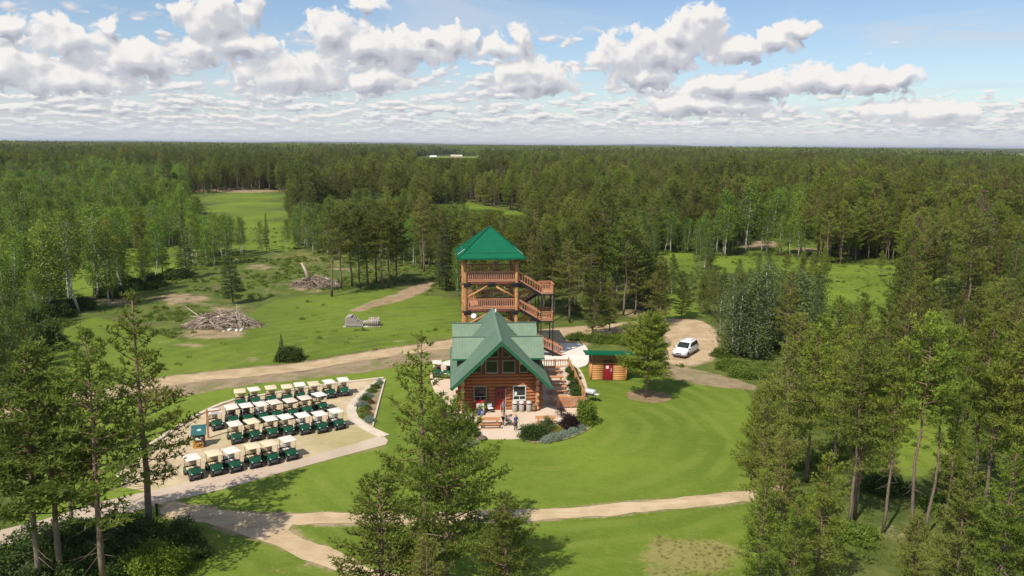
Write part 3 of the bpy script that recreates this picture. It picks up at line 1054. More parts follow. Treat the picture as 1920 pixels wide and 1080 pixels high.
def earth(name, c1, c2, speck, scale=0.5, grass=None, rough=0.9, grass_amt=0.6, spot=None):
    m, t, b = newmat(name, rough, 0.1)
    co = world_co(t)
    n1 = t.noise(co, scale, 4.0, 0.6); n2 = t.noise(co, 4.5, 4.0, 0.7); n3 = t.noise(t.vm('ADD', co, (9, 4, 0)), 0.32, 4.0, 0.65)
    col = t.mix(t.ramp01(n1, 0.35, 0.65), c1, c2)
    col = t.mix(t.m('MULTIPLY', t.ramp01(n2, 0.52, 0.75), 0.6), col, speck)
    if name.startswith('dirt'):
        st = t.noise(t.vm('MULTIPLY', co, (0.16, 0.85, 1.0)), 1.0, 3.0, 0.6, 0.5)
        col = t.mix(t.m('MULTIPLY', t.ramp01(st, 0.50, 0.68), 0.40), col, tuple(x * .68 for x in c1))
        col = t.mix(t.m('MULTIPLY', t.ramp01(st, 0.44, 0.34), 0.45), col, tuple(min(.8, x * 1.12) for x in c2))
    if grass:
        col = t.mix(t.m('MULTIPLY', t.ramp01(t.m('ADD', n3, t.m('MULTIPLY', t.m('SUBTRACT', n2, 0.5), 0.4)), 0.5, 0.68), grass_amt), col, grass)
    if spot:
        q = G(*spot[:2]); dd_ = t.vm('SUBTRACT', co, (q.x, q.y, 0.0)); dd_ = t.vm('MULTIPLY', dd_, (1.0, 1.5, 0.0))
        w = t.m('ADD', t.m('DIVIDE', t.vm('LENGTH', dd_, None, out=1), spot[2]), t.m('ADD', t.m('MULTIPLY', t.m('SUBTRACT', n3, 0.5), 1.6), t.m('MULTIPLY', t.m('SUBTRACT', n2, 0.5), 0.8)))
        col = t.mix(t.m('MULTIPLY', t.m('SUBTRACT', 1.0, t.ramp01(w, 0.2, 1.3)), 0.48), col, (0.26, 0.25, 0.055))
    t.l.new(col, b.inputs['Base Color'])
    bump(t, b, n2, 0.35, 0.06)
    return m


dirt_road = earth('dirt_road', (0.42, 0.30, 0.17), (0.53, 0.395, 0.24), (0.33, 0.235, 0.14), grass=(0.33, 0.27, 0.11), grass_amt=.35)
dirt_front = earth('dirt_front', (0.46, 0.335, 0.19), (0.57, 0.43, 0.265), (0.37, 0.27, 0.155))
verge_mat = earth('verge_soil', (0.25, 0.185, 0.11), (0.33, 0.25, 0.15), (0.17, 0.14, 0.08), grass=(0.17, 0.18, 0.06), grass_amt=.85)
track_mat = earth('track_soil', (0.30, 0.20, 0.12), (0.40, 0.28, 0.17), (0.20, 0.14, 0.09), grass=(0.14, 0.17, 0.05))
gravel = earth('lot_gravel', (0.47, 0.355, 0.215), (0.57, 0.45, 0.285), (0.39, 0.29, 0.175), grass=(0.36, 0.33, 0.12), grass_amt=.45, spot=(680, 826, 6.0))
concrete = earth('path_concrete', (0.47, 0.365, 0.265), (0.55, 0.435, 0.32), (0.40, 0.31, 0.225), scale=.25)
patio_mat = earth('patio_concrete', (0.60, 0.46, 0.33), (0.68, 0.54, 0.40), (0.54, 0.42, 0.30), scale=.2)
pale_pad = earth('pale_concrete', (0.66, 0.60, 0.50), (0.76, 0.70, 0.60), (0.58, 0.52, 0.43), scale=.25)
kerb_mat = earth('kerb_concrete', (0.55, 0.46, 0.34), (0.64, 0.55, 0.42), (0.45, 0.37, 0.27), scale=.6)
mulch = earth('mulch', (0.22, 0.15, 0.085), (0.32, 0.22, 0.12), (0.13, 0.09, 0.055), scale=1.2, grass=(0.12, 0.16, 0.04), grass_amt=.4)
bed_soil = earth('bed_soil', (0.20, 0.15, 0.09), (0.36, 0.28, 0.17), (0.12, 0.09, 0.06), scale=1.6, grass=(0.10, 0.15, 0.04))


def ground_piece(name, outline, z, mat, label, cat, jit=0.0, seed=1, smooth=True, thick=0.0, step=.7):
    o = sheet(name, outline, z, mat, jit, seed, smooth, None, step, thick)
    return tag(o, label, cat, kind='structure')


ground_piece('verge', VERGE, 0.010, verge_mat, 'brown half-bare strip along the near side of the back road', 'verge', .45, 2)
ground_piece('road', ROAD_BACK, 0.020, dirt_road, 'sandy road behind the lodge looping round the white van', 'road', .22, 3)
ground_piece('road', ROAD_FRONT, 0.020, dirt_front, 'sandy road in front of the lawn forking behind the middle pines', 'road', .18, 4)
ground_piece('path', TRACK, 0.016, track_mat, 'short brown dirt track climbing the meadow towards the pine grove', 'path', .4, 5)
ground_piece('path', STRIP_R, 0.016, verge_mat, 'worn brown strip in the lawn right of the shed', 'path', .5, 6)
ground_piece('parking_lot', LOT, 0.030, gravel, 'tan gravel lot where the golf carts are parked', 'parking lot', .0, 7, smooth=False, thick=.1)
ground_piece('footpath', PATH, 0.050, concrete, 'pale concrete path along the front of the cart lot', 'path', .03, 8, smooth=False, thick=.12)
ground_piece('patio', PATIO, 0.040, patio_mat, 'tan concrete patio round the log lodge', 'patio', 0, 9, thick=.12)
ground_piece('concrete_pad', PAD, 0.055, pale_pad, 'pale concrete pad at the foot of the tower stairs', 'pad', 0, 10, thick=.1)
ground_piece('flower_bed', BED_LOT, 0.045, bed_soil, 'wedge shaped planting bed beside the cart lot', 'flower bed', .06, 11, smooth=False)
ground_piece('mulch_ring', MULCH, 0.014, mulch, 'brown mulch ring under the lone pine by the shed', 'mulch', .2, 12)
ground_piece('flower_bed', BED_R, 0.052, bed_soil, 'curved planting bed at the right edge of the patio', 'flower bed', .06, 13)
ground_piece('flower_bed', BED_L, 0.052, bed_soil, 'small planting bed at the left edge of the patio', 'flower bed', .06, 14)
k = strip('kerb', catmull(pxs((238, 914), (223, 890), (240, 860), (300, 824), (355, 789), (396, 767), (440, 751), (500, 741), (600, 724), (719, 710)), 1.5), .42, 0.0, .16, kerb_mat)
tag(k, 'long pale concrete kerb along the back of the cart lot', 'kerb', kind='structure')
k = strip('walkway', catmull(pxs((716, 713), (690, 731), (667, 752), (659, 770), (666, 787), (690, 804), (722, 819)), .8), .95, 0.0, .10, kerb_mat)
tag(k, 'curved pale concrete walkway between cart lot and planting bed', 'path', kind='structure')
k = strip('kerb', catmull(pxs((722, 712), (709, 760), (698, 804)), 1.5), .16, 0.0, .14, kerb_mat)
tag(k, 'thin pale kerb on the lawn side of the wedge shaped bed', 'kerb', kind='structure')
# ------------------------------------------------------------------ building materials
def wood(name, c1, c2, dark, rough=0.55, scale=3.0, ax=(0.15, 1, 1), vary=0.12, spec=.3):
    m, t, b = newmat(name, rough, spec)
    co = t.vm('MULTIPLY', obj_co(t), ax)
    n = t.noise(co, scale, 5.0, 0.65, 0.4); n2 = t.noise(co, scale * 4, 3.0, 0.6)
    col = t.mix(t.ramp01(n, 0.35, 0.65), c1, c2)
    col = t.mix(t.m('MULTIPLY', t.ramp01(n2, 0.55, 0.8), 0.6), col, dark)
    hs = t.node('ShaderNodeHueSaturation')
    t.put(hs.inputs['Value'], t.m('MULTIPLY_ADD', rnd(t), vary * 2, 1 - vary)); t.put(hs.inputs['Color'], col)
    t.l.new(hs.outputs[0], b.inputs['Base Color'])
    bump(t, b, n2, 0.25, 0.02)
    return m


log_red = wood('log_red', (0.27, 0.088, 0.032), (0.36, 0.135, 0.052), (0.14, 0.045, 0.02))
log_end = wood('log_end', (0.50, 0.28, 0.15), (0.60, 0.36, 0.20), (0.30, 0.16, 0.09), ax=(1, 1, 1), scale=8)
log_honey = wood('log_honey', (0.40, 0.19, 0.075), (0.52, 0.27, 0.11), (0.24, 0.10, 0.045), ax=(1, 1, .15))
rail_wood = wood('rail_wood', (0.52, 0.23, 0.12), (0.60, 0.29, 0.16), (0.28, 0.10, 0.05), ax=(1, 1, 1))
table_wood = wood('table_wood', (0.52, 0.22, 0.09), (0.62, 0.30, 0.13), (0.40, 0.15, 0.07), ax=(.3, 1, 1))
fence_wood = wood('fence_wood', (0.50, 0.24, 0.10), (0.60, 0.31, 0.14), (0.36, 0.16, 0.07), ax=(1, 1, .3))
shed_wood = wood('shed_wood', (0.56, 0.26, 0.085), (0.64, 0.33, 0.12), (0.44, 0.19, 0.06))
ply_brown = wood('ply_brown', (0.34, 0.16, 0.07), (0.38, 0.19, 0.085), (0.28, 0.13, 0.06))
panel_red = wood('panel_red', (0.13, 0.042, 0.026), (0.17, 0.055, 0.032), (0.09, 0.03, 0.02), ax=(1, 1, .15))
dark_wood = wood('dark_wood', (0.07, 0.04, 0.028), (0.10, 0.06, 0.04), (0.04, 0.025, 0.02))
grey_wood = wood('grey_wood', (0.36, 0.30, 0.25), (0.48, 0.42, 0.36), (0.22, 0.18, 0.15))
pale_stick = wood('pale_stick', (0.42, 0.33, 0.25), (0.60, 0.51, 0.41), (0.24, 0.18, 0.14), vary=.3)
brown_stick = wood('brown_stick', (0.22, 0.15, 0.11), (0.33, 0.24, 0.18), (0.11, 0.075, 0.055), vary=.3)
roof_green = simple('roof_green', (0.150, 0.225, 0.155), (0.125, 0.192, 0.130), 0.5, 0.5, 0.25, vary=.0)
roof_glare = simple('roof_glare', (0.205, 0.275, 0.185), (0.165, 0.230, 0.152), 0.7, 0.5, 0.25)  # same roof green for the dormers, lightened: sun glare put into the colour
roof_deep = simple('roof_deep', (0.007, 0.130, 0.062), (0.006, 0.112, 0.053), 0.6, 0.55, 0.12)
fascia_green = simple('fascia_green', (0.024, 0.145, 0.072), (0.020, 0.125, 0.062), 1.0, 0.4, 0.4)
steel_black = simple('steel_black', (0.012, 0.012, 0.014), (0.02, 0.02, 0.02), 3, 0.5, 0.4)
white_trim = simple('white_trim', (0.74, 0.73, 0.68), (0.66, 0.65, 0.60), 3, 0.5)
grey_trim = simple('grey_trim', (0.34, 0.33, 0.27), (0.28, 0.27, 0.22), 3, 0.5)
red_door = simple('red_door', (0.33, 0.016, 0.022), (0.28, 0.012, 0.018), 2, 0.45, 0.4)
glass = simple('glass', (0.014, 0.018, 0.016), (0.03, 0.036, 0.032), 1.5, 0.08, 0.45)
paper = simple('paper', (0.78, 0.78, 0.76), (0.70, 0.70, 0.68), 9, 0.7)
dark_gap = simple('dark_gap', (0.02, 0.014, 0.010), (0.03, 0.02, 0.015), 3, 0.9)
metal_white = simple('metal_white', (0.72, 0.72, 0.70), (0.62, 0.62, 0.60), 3, 0.35, 0.5)

_LOGM = {}


def log_mesh(L, r, mats=None, n=10, taper=1.0, seed=0):
    """log along +x from 0 to L, gently uneven, with pale cut ends"""
    key = (round(L, 2), round(r, 3), id(mats), n, seed)
    if key in _LOGM:
        return _LOGM[key]
    rr = random.Random(seed + int(L * 100))
    m = MB()
    k = max(2, int(L / 1.1) + 1)
    pts = [(L * i / (k - 1), rr.uniform(-.012, .012), rr.uniform(-.012, .012)) for i in range(k)]
    m.path(pts, [r * (1 + rr.uniform(-.06, .06)) * (1 + (taper - 1) * i / (k - 1)) for i in range(k)], n)
    me = m.mesh('log', None)
    a, b = mats or (log_red, log_end)
    me.materials.append(a); me.materials.append(b)
    me.polygons.foreach_set('material_index', [0 if s else 1 for s in m.sm])
    _LOGM[key] = me
    return me


def put_log(parent, p0, p1, r, mats=None, name='log', n=10, seed=0, taper=1.0):
    p0, p1 = Vector(p0), Vector(p1)
    d = p1 - p0
    o = link(name, log_mesh(d.length, r, mats, n, taper, seed), parent, p0)
    o.rotation_mode = 'QUATERNION'
    o.rotation_quaternion = d.to_track_quat('X', 'Z')
    return o


def window(parent, x0, x1, z0, z1, y, trim, split=False, notice=False, face=-1):
    """window in the plane y, outside towards -y; parts frame + pane"""
    f = .085
    m = MB()
    m.box(x0, y - .05, z0, x0 + f, y + .06, z1); m.box(x1 - f, y - .05, z0, x1, y + .06, z1)
    m.box(x0 + f, y - .05, z1 - f, x1 - f, y + .06, z1); m.box(x0 + f, y - .05, z0, x1 - f, y + .06, z0 + f)
    m.box(x0 - .05, y - .09, z0 - .06, x1 + .05, y + .05, z0 - .002)
    if split:
        zm = z0 + (z1 - z0) * .30; xm = (x0 + x1) / 2
        m.box(x0 + f, y - .045, zm - .035, x1 - f, y + .055, zm + .035)
        m.box(xm - .035, y - .04, z0 + f, xm + .035, y + .05, zm - .036)
    w = m.build('window', trim, parent)
    MB().box(x0 + f * .5, y + .01, z0 + f * .5, x1 - f * .5, y + .03, z1 - f * .5).build('pane', glass, w)
    if notice:
        MB().box(x0 + .16, y - .006, z0 + .52, x0 + .40, y + .004, z0 + .86).build('notice', paper, w)
    return w


def gable_pane(parent, poly, y, trim):
    """glazed polygon (x,z) with a slim frame"""
    n = len(poly)
    c = Vector((sum(p[0] for p in poly) / n, sum(p[1] for p in poly) / n))
    m = MB()
    for i in range(n):
        a, b = poly[i], poly[(i + 1) % n]
        m.bar((a[0], y, a[1]), (b[0], y, b[1]), .06, .075, up=(0, 1, 0)) if False else m.bar((a[0], y - .005 * i, a[1]), (b[0], y - .005 * i, b[1]), .07, .07)
    w = m.build('window', trim, parent)
    MB().prism([(c.x + (p[0] - c.x) * .97, y + .005, c.y + (p[1] - c.y) * .97) for p in poly], (0, .02, 0)).build('pane', glass, w)
    return w


def railing(parent, p0, p1, h=1.05, n=24, bw=.08, mat=None, name='railing', cap=.14, base=.10, skip_ends=True):
    """rail between two floor points; balusters are pieces of their own"""
    mat = mat or rail_wood
    p0, p1 = Vector(p0), Vector(p1)
    m = MB()
    up = Vector((0, 0, 1))
    m.bar(p0 + up * h, p1 + up * h, cap, .07)
    m.bar(p0 + up * (h - .10), p1 + up * (h - .10), .05, .10)
    m.bar(p0 + up * base, p1 + up * base, .05, .10)
    r = m.build(name, mat, parent)
    d = (p1 - p0)
    bl = h - .15 - base - .05
    key = ('bal', round(bl, 3), bw, mat.name)
    if key not in _LOGM:
        _LOGM[key] = MB().box(-bw / 2, -bw / 2, 0, bw / 2, bw / 2, bl).mesh('baluster', mat)
    yaw = math.atan2(d.y, d.x)
    for i in range(n):
        q = p0 + d * ((i + .5) / n) + up * (base + .05)
        link('baluster', _LOGM[key], r, q, yaw)
    return r


# ------------------------------------------------------------------ the log lodge
hp = G(937, 769)
house = thing('log_lodge', 'two storey log lodge with green metal roof and red door on the patio', 'lodge', (hp.x, hp.y, 0.04), rad(4.5))
RH, EH, HW, Y0, Y1 = 7.7, 3.1, 4.85, -2.6, 13.0
SL = (RH - EH) / HW


def roof_z(x):
    return RH - SL * abs(x)


# walls of stacked logs
front = MB().box(-3.75, .02, 0.0, 3.75, .20, 3.45).build('front_wall', dark_wood, house)
openings = [(-.46, .62, -.1, 2.22), (-2.62, -1.28, .96, 2.52), (1.28, 2.62, .96, 2.52)]
LR, LP = .185, .338
for i in range(10):
    z = LR + LP * i
    spans = [(-4.15 - .12 * (i % 2) - .05 * (i % 3), 4.15 + .10 * ((i + 1) % 2) + .05 * (i % 3))]
    for a, b_, c, d in openings:
        if c < z < d:
            new = []
            for s0, s1 in spans:
                if a > s0 and b_ < s1:
                    new += [(s0, a), (b_, s1)]
                else:
                    new.append((s0, s1))
            spans = new
    for j, (s0, s1) in enumerate(spans):
        put_log(front, (s0, .10, z), (s1, .10, z), LR, seed=i * 7 + j)
put_log(front, (-3.8, .10, 3.58), (3.8, .10, 3.58), .19, seed=99)
for s in (-1, 1):
    wl = MB().box(min(s * 3.62, s * 3.78), .35, 0, max(s * 3.62, s * 3.78), 11.9, 3.7).build('side_wall', dark_wood, house)
    for i in range(10):
        z = LR + LP * (i + .5)
        ext = (.62, .30, .55, .34, .60, .28, .50, .36, .58, .40)[i]
        put_log(wl, (s * 3.7, -ext, z), (s * 3.7, 12.0 + ext * .6, z), LR * (1.14 if i % 2 else 1.0), seed=200 + i)
bw_ = MB().box(-3.6, 11.7, 0, 3.6, 11.9, 3.3).build('back_wall', dark_wood, house)
for i in range(10):
    put_log(bw_, (-4.1, 11.8, LR + LP * i), (4.1, 11.8, LR + LP * i), LR, seed=300 + i)
# gable above the logs
gw = MB().prism([(-3.75, .03, 3.72), (3.75, .03, 3.72), (0, .03, 7.45)], (0, .2, 0)).build('gable_wall', panel_red, house)
for x in (-.02, -1.62, 1.72, -2.85, 2.9):
    top = roof_z(x) - .30
    if top > 3.9:
        MB().box(x - .13, -.03, 3.80, x + .13, .028, top).build('post', panel_red, gw)
MB().box(-1.9, -.035, 5.14, 1.9, .026, 5.34).build('beam', panel_red, gw)
MB().prism([(-3.75, 11.73, 3.3), (3.75, 11.73, 3.3), (0, 11.73, 7.45)], (0, .2, 0)).build('gable_wall', panel_red, house)
window(house, -1.44, -.20, 3.82, 5.08, -.012, grey_trim)
window(house, .22, 1.52, 3.82, 5.08, -.012, grey_trim)
gable_pane(house, [(-2.66, 3.84), (-1.84, 3.84), (-1.84, 5.02), (-2.0, 4.9), (-2.66, 4.35)], -.012, grey_trim)
gable_pane(house, [(2.72, 3.84), (1.94, 3.84), (1.94, 5.0), (2.05, 4.9), (2.72, 4.3)], -.012, grey_trim)
gable_pane(house, [(-1.12, 5.42), (-.2, 5.42), (-.2, 6.4)], -.012, grey_trim)
gable_pane(house, [(1.12, 5.42), (.2, 5.42), (.2, 6.4)], -.012, grey_trim)
window(house, -2.6, -1.3, .98, 2.5, -.03, grey_trim, split=True)
window(house, 1.3, 2.6, .98, 2.5, -.03, white_trim, split=True, notice=True)
dr = MB().bbox(-.36, -.03, .02, .50, .05, 2.12, .012).build('door', red_door, house)
m_ = MB()
m_.box(-.46, -.06, 0, -.37, .10, 2.22); m_.box(.51, -.06, 0, .62, .10, 2.22); m_.box(-.37, -.06, 2.13, .51, .10, 2.22)
m_.build('door_frame', panel_red, dr)
MB().box(.56, -.075, .02, .60, -.062, 2.2).build('frame_edge', white_trim, dr)
for x in (-.22, .12):
    MB().bbox(x, -.045, 1.15, x + .22, -.02, 1.92, .01).build('pane', glass, dr)
MB().tube((.42, -.09, 1.0), (.42, -.03, 1.0), .03, n=8).build('handle', metal_white, dr)
# purlins and ridge log ends under the roof
for x, z in ((0, 7.18), (-1.9, 5.42), (1.9, 5.42), (-3.62, 3.78), (3.62, 3.78)):
    put_log(house, (x, (-1.3 if abs(x) > 3 else -2.25), z), (x, 2.0, z), .20, name='purlin', seed=int(x * 10) + 50)
# roof
for s in (-1, 1):
    n_ = Vector((s * SL, 0, 1)).normalized()
    top = [Vector((0, Y0, RH)), Vector((s * HW, Y0, EH)), Vector((s * HW, Y1, EH)), Vector((0, Y1, RH))]
    m_ = MB(); m_.prism(top, n_ * -.13)
    rf = m_.build('roof', roof_green, house)
    rb = MB()
    for k in range(39):
        y = Y0 + .1 + k * .4
        rb.bar(Vector((0, y, RH)) + n_ * .012 + Vector((s * .12, 0, -SL * .12)), Vector((s * (HW - .02), y, EH + SL * .02)) + n_ * .012, .035, .03, up=n_)
    tag(rb.build('roof_ribs', roof_green, rf), kind='stuff')
    a = Vector((0, Y0 - .03, RH - .02)); b_ = Vector((s * (HW + .06), Y0 - .03, EH - .075))
    m_ = MB(); m_.prism([a + n_ * .06, b_ + n_ * .06, b_ - n_ * .27, a - Vector((0, 0, .42))], (0, .06, 0))
    m_.build('bargeboard', fascia_green, house)
    m_ = MB(); m_.prism([a + n_ * .085 + Vector((0, -.03, 0)), b_ + n_ * .085 + Vector((0, -.03, 0)), b_ + n_ * .0 + Vector((0, -.03, 0)), a + n_ * 0 + Vector((0, -.03, 0))], (0, .16, 0))
    m_.build('edge_trim', roof_green, house)
    MB().box(min(s * HW, s * (HW + .05)), Y0 + .1, EH - .16, max(s * HW, s * (HW + .05)), Y1, EH + .0).build('gutter', fascia_green, house)
m_ = MB()
for s in (-1, 1):
    m_.prism([(0, Y0 - .05, RH + .05), (s * .22, Y0 - .05, RH + .05 - SL * .22), (s * .22, Y1 + .02, RH + .05 - SL * .22), (0, Y1 + .02, RH + .05)], (0, 0, -.035))
m_.build('ridge_cap', roof_green, house)
MB().lathe((0.15, Y1 - 2.4, RH), [(.09, -.05), (.09, .30), (.0, .32)], 10).build('vent_pipe', metal_white, house)
for s in (-1, 1):
    for yc, xo in ((3.9, 4.66), (10.3, 4.66)):
        ZR, ZE, DW = 6.52, 4.68, 1.85
        dm = MB().prism([(s * 4.2, yc - 1.5, 3.4), (s * 4.2, yc + 1.5, 3.4), (s * 4.2, yc + 1.5, 4.88), (s * 4.2, yc, 6.38), (s * 4.2, yc - 1.5, 4.88)], (-s * 2.2, 0, 0)).build('dormer', dark_wood, house)
        for e in (-1, 1):
            xi = (RH - ZR) / SL - .12; xl = (RH - ZE) / SL - .12
            top = [Vector((s * xi, yc, ZR)), Vector((s * xo, yc, ZR)), Vector((s * xo, yc + e * DW, ZE)), Vector((s * xl, yc + e * DW, ZE))]
            nn = Vector((0, e * (ZR - ZE), DW)).normalized()
            MB().prism(top, nn * -.09).build('dormer_roof', roof_glare, dm)
            rb = MB()
            for k in range(12):
                x = xo - .06 - k * .31
                lo = min(1.0, max(0.0, (x - xi) / (xl - xi)))
                if lo > .05:
                    rb.bar(Vector((s * x, yc, ZR)) + nn * .012, Vector((s * x, yc + e * DW * lo, ZR + (ZE - ZR) * lo)) + nn * .012, .04, .035, up=nn)
            tag(rb.build('roof_ribs', roof_glare, dm), kind='stuff')
            MB().bar((s * xl * 1.02, yc + e * (DW + .02), ZE - .05), (s * (xo + .02), yc + e * (DW + .02), ZE - .05), .04, .15).build('fascia', fascia_green, dm)
        MB().bar((s * xi, yc, ZR + .03), (s * (xo + .02), yc, ZR + .03), .20, .05).build('ridge_cap', roof_green, dm)
        window(dm, 0, 1, 0, 1, 0, grey_trim).matrix_local = Matrix.Translation((s * 4.22, yc - .5 * s, 4.25)) @ Matrix.Rotation(s * rad(90), 4, 'Z') @ Matrix.Diagonal((1, 1, .9, 1))

# ------------------------------------------------------------------ the lookout tower
tower = thing('lookout_tower', 'tall log lookout tower with green hipped roof and side stairs behind the lodge', 'tower', (-2.85, 97.3, 0.03), rad(6))
TX, TY = 3.12, 2.95
LVL = (2.95, 6.3, 9.72)
hm = (log_honey, log_end)
for sx in (-1, 1):
    for sy in (-1, 1):
        put_log(tower, (sx * TX, sy * TY, 0), (sx * TX, sy * TY, 12.35), .25, hm, 'post', 12, seed=sx * 3 + sy, taper=.92)
for li, z in enumerate(LVL):
    dk = MB().box(-TX, -TY, z - .14, TX + .25, TY, z - .06).build('deck', dark_wood, tower)
    pk = ('plank',)
    if pk not in _LOGM:
        _LOGM[pk] = MB().box(-TX - .1, -.14, -.03, TX + .3, .14, .03).mesh('plank', rail_wood)
    for k in range(20):
        link('plank', _LOGM[pk], dk, (0, -TY + .15 + k * .297, z - .028))
    for sy in (-1, 1):
        put_log(dk, (-TX - .45, sy * TY, z - .38), (TX + .45, sy * TY, z - .38), .17, (panel_red, log_end), 'beam', seed=li)
    for k in range(5):
        x = -2.5 + k * 1.25
        MB().box(x - .05, -TY - .1, z - .36, x + .05, TY + .1, z - .141).build('joist', panel_red, dk)
    MB().box(-TX + .25, -TY - .13, z - .13, TX - .25, -TY - .06, z - .0).build('rim_board', rail_wood, dk)
    # black steel brackets
    for x in (-TX, 0, TX):
        w = .95 if x == 0 else .85
        xo_ = 0 if x == 0 else -math.copysign(.22, x)
        MB().bbox(x + xo_ - w / 2, -TY - .30, z - .78, x + xo_ + w / 2, -TY + .12, z - .26, .03).build('bracket', steel_black, dk)
        MB().bbox(x + xo_ - w / 2, TY - .12, z - .78, x + xo_ + w / 2, TY + .30, z - .26, .03).build('bracket', steel_black, dk)
    ins = .27
    railing(tower, (-TX + ins, -TY, z), (TX - ins, -TY, z), 1.12, 25)
    railing(tower, (-TX + ins, TY, z), (TX - ins, TY, z), 1.12, 25)
    railing(tower, (-TX, -TY + ins, z), (-TX, TY - ins, z), 1.12, 22)
    railing(tower, (TX, -TY + 1.9 if li else -.2, z), (TX, TY - ins, z), 1.12, 14)
    if li < 2:
        zt = LVL[li + 1] - .62
        for sy in (-1, 1):
            for s in (-1, 1):
                put_log(tower, (s * (TX - .18), sy * TY, z + 1.32), (s * .38, sy * TY, zt - .05), .13, hm, 'brace', seed=li)
for sy in (-1, 1):
    for s in (-1, 1):
        put_log(tower, (s * (TX - .18), sy * TY, 1.2), (s * .38, sy * TY, LVL[0] - .68), .13, hm, 'brace')
for sy in (-1, 1):
    put_log(tower, (-TX - .7, sy * TY, 12.42), (TX + .7, sy * TY, 12.42), .18, (panel_red, log_end), 'plate')
for sx in (-1, 1):
    put_log(tower, (sx * TX, -TY - .7, 12.55), (sx * TX, TY + .7, 12.55), .16, (panel_red, log_end), 'plate')
    # struts at the roof
    for sy in (-1, 1):
        put_log(tower, (sx * (TX + .02), sy * (TY - .2), 11.4), (sx * (TX + .02), sy * (TY - 1.2), 12.4), .08, hm, 'strut')
# roof: lower flare and upper pyramid
ZE_, ZB, ZP = 12.62, 13.15, 15.95
EX, EY = 4.12, 4.1
BX, BY = 3.4, 3.38
for nm, q in (('south', (0, -1)), ('north', (0, 1)), ('west', (-1, 0)), ('east', (1, 0))):
    if q[0] == 0:
        s = q[1]
        lo = [Vector((-EX * -s, s * EY, ZE_)), Vector((EX * -s, s * EY, ZE_)), Vector((BX * -s, s * BY, ZB)), Vector((-BX * -s, s * BY, ZB))]
    else:
        s = q[0]
        lo = [Vector((s * EX, -s * EY, ZE_)), Vector((s * EX, s * EY, ZE_)), Vector((s * BX, s * BY, ZB)), Vector((s * BX, -s * BY, ZB))]
    pk = Vector((0, 0, ZP))
    m_ = MB()
    m_.prism(lo, (0, 0, -.07)); m_.prism([lo[3], lo[2], pk], (0, 0, -.07))
    rf = m_.build('roof', roof_deep, tower)
    rb = MB()
    a, b_ = (lo[0], lo[1]); c, d = lo[3], lo[2]
    nn = (b_ - a).cross(c - a).normalized(); nn = nn if nn.z > 0 else -nn
    nu = (d - c).cross(pk - c).normalized(); nu = nu if nu.z > 0 else -nu
    ax = (b_ - a).normalized()
    hl = (b_ - a).length / 2; hb = (d - c).length / 2
    mid = (a + b_) / 2; midb = (c + d) / 2
    for k in range(-11, 12):
        u = k * .36
        if abs(u) < hb:
            p = midb + ax * u; tt = 1 - abs(u) / hb
            rb.bar(mid + ax * u + nn * .01, p + nn * .01, .03, .03, up=nn)
            rb.bar(p + nu * .01, p + (pk - midb) * tt + nu * .01, .03, .03, up=nu)
    tag(rb.build('roof_ribs', roof_deep, rf), kind='stuff')
    MB().bar(lo[0] + Vector((0, 0, -.10)), lo[1] + Vector((0, 0, -.10)), .05, .20).build('fascia', roof_deep, rf)
    MB().bar(c + nn * .02, d + nn * .02, .12, .04).build('seam', fascia_green, rf)
for sx in (-1, 1):
    for sy in (-1, 1):
        h = MB(); h.path([(sx * (EX + .01), sy * (EY + .01), ZE_ + .02), (sx * BX, sy * BY, ZB + .03), (0, 0, ZP + .03)], .075, 6)
        h.build('hip_cap', roof_deep, tower)
    MB().bar((sx * (EX - .12), -1.7, ZE_ + .14), (sx * (BX - .25), -1.7, ZB + .26), .09, .05).build('snow_guard', metal_white, tower)
MB().lathe((0, 0, ZP), [(.12, -.06), (.10, .06), (0, .12)], 8).build('finial', roof_deep, tower)
soffit = MB().box(-EX + .1, -EY + .1, ZE_ - .13, EX - .1, EY - .1, ZE_ - .09).build('soffit', panel_red, tower)


def flight(x0, z0, x1, z1, y0, y1, steps, rails=(True, True), dark=False, nb=9):
    st = MB()
    for y in (y0 + .06, y1 - .06):
        st.bar((x0, y, z0 - .22), (x1, y, z1 - .22), .09, .30)
    fl = st.build('stair_flight', steel_black, tower)
    key = ('tread', round(y1 - y0, 2))
    if key not in _LOGM:
        _LOGM[key] = MB().box(-.15, 0, -.03, .15, y1 - y0 - .24, .03).mesh('tread', rail_wood)
    for k in range(steps):
        f = (k + .5) / steps
        link('tread', _LOGM[key], fl, (x0 + (x1 - x0) * f, y0 + .12, z0 + (z1 - z0) * f - .03))
    mat = rail_wood
    for ok, y in zip(rails, (y0, y1)):
        if ok:
            railing(fl, (x0, y, z0 - .02), (x1, y, z1 - .02), 1.08, nb, .06, mat, cap=.09)


XL0, XL1 = 6.15, 7.75
YA, YB, YC, YD = -2.85, -1.65, -1.45, -.25
zl = [(LVL[2] + LVL[1]) / 2, (LVL[1] + LVL[0]) / 2]
for i, z in enumerate(zl):
    hi, lo_ = LVL[2 - i], LVL[1 - i]
    flight(3.35, hi, XL0, z, YA, YB, 9)
    flight(3.35, lo_, XL0, z, YC, YD, 9)
    ld = MB().box(XL0 - .03, YA - .05, z - .24, XL1, YD + .05, z - .06).build('landing', steel_black, tower)
    key = ('lplank',)
    if key not in _LOGM:
        _LOGM[key] = MB().box(-.09, YA - .06, -.03, .09, YD + .06, .03).mesh('plank', log_end)
    for k in range(8):
        link('plank', _LOGM[key], ld, (XL0 + .08 + k * .2, 0, z - .028))
    railing(tower, (XL0 + .05, YA, z), (XL1, YA, z), 1.08, 8, .08)
    railing(tower, (XL1, YA, z), (XL1, YD, z), 1.08, 10, .08)
    railing(tower, (XL0 + .05, YD, z), (XL1, YD, z), 1.08, 8, .08)
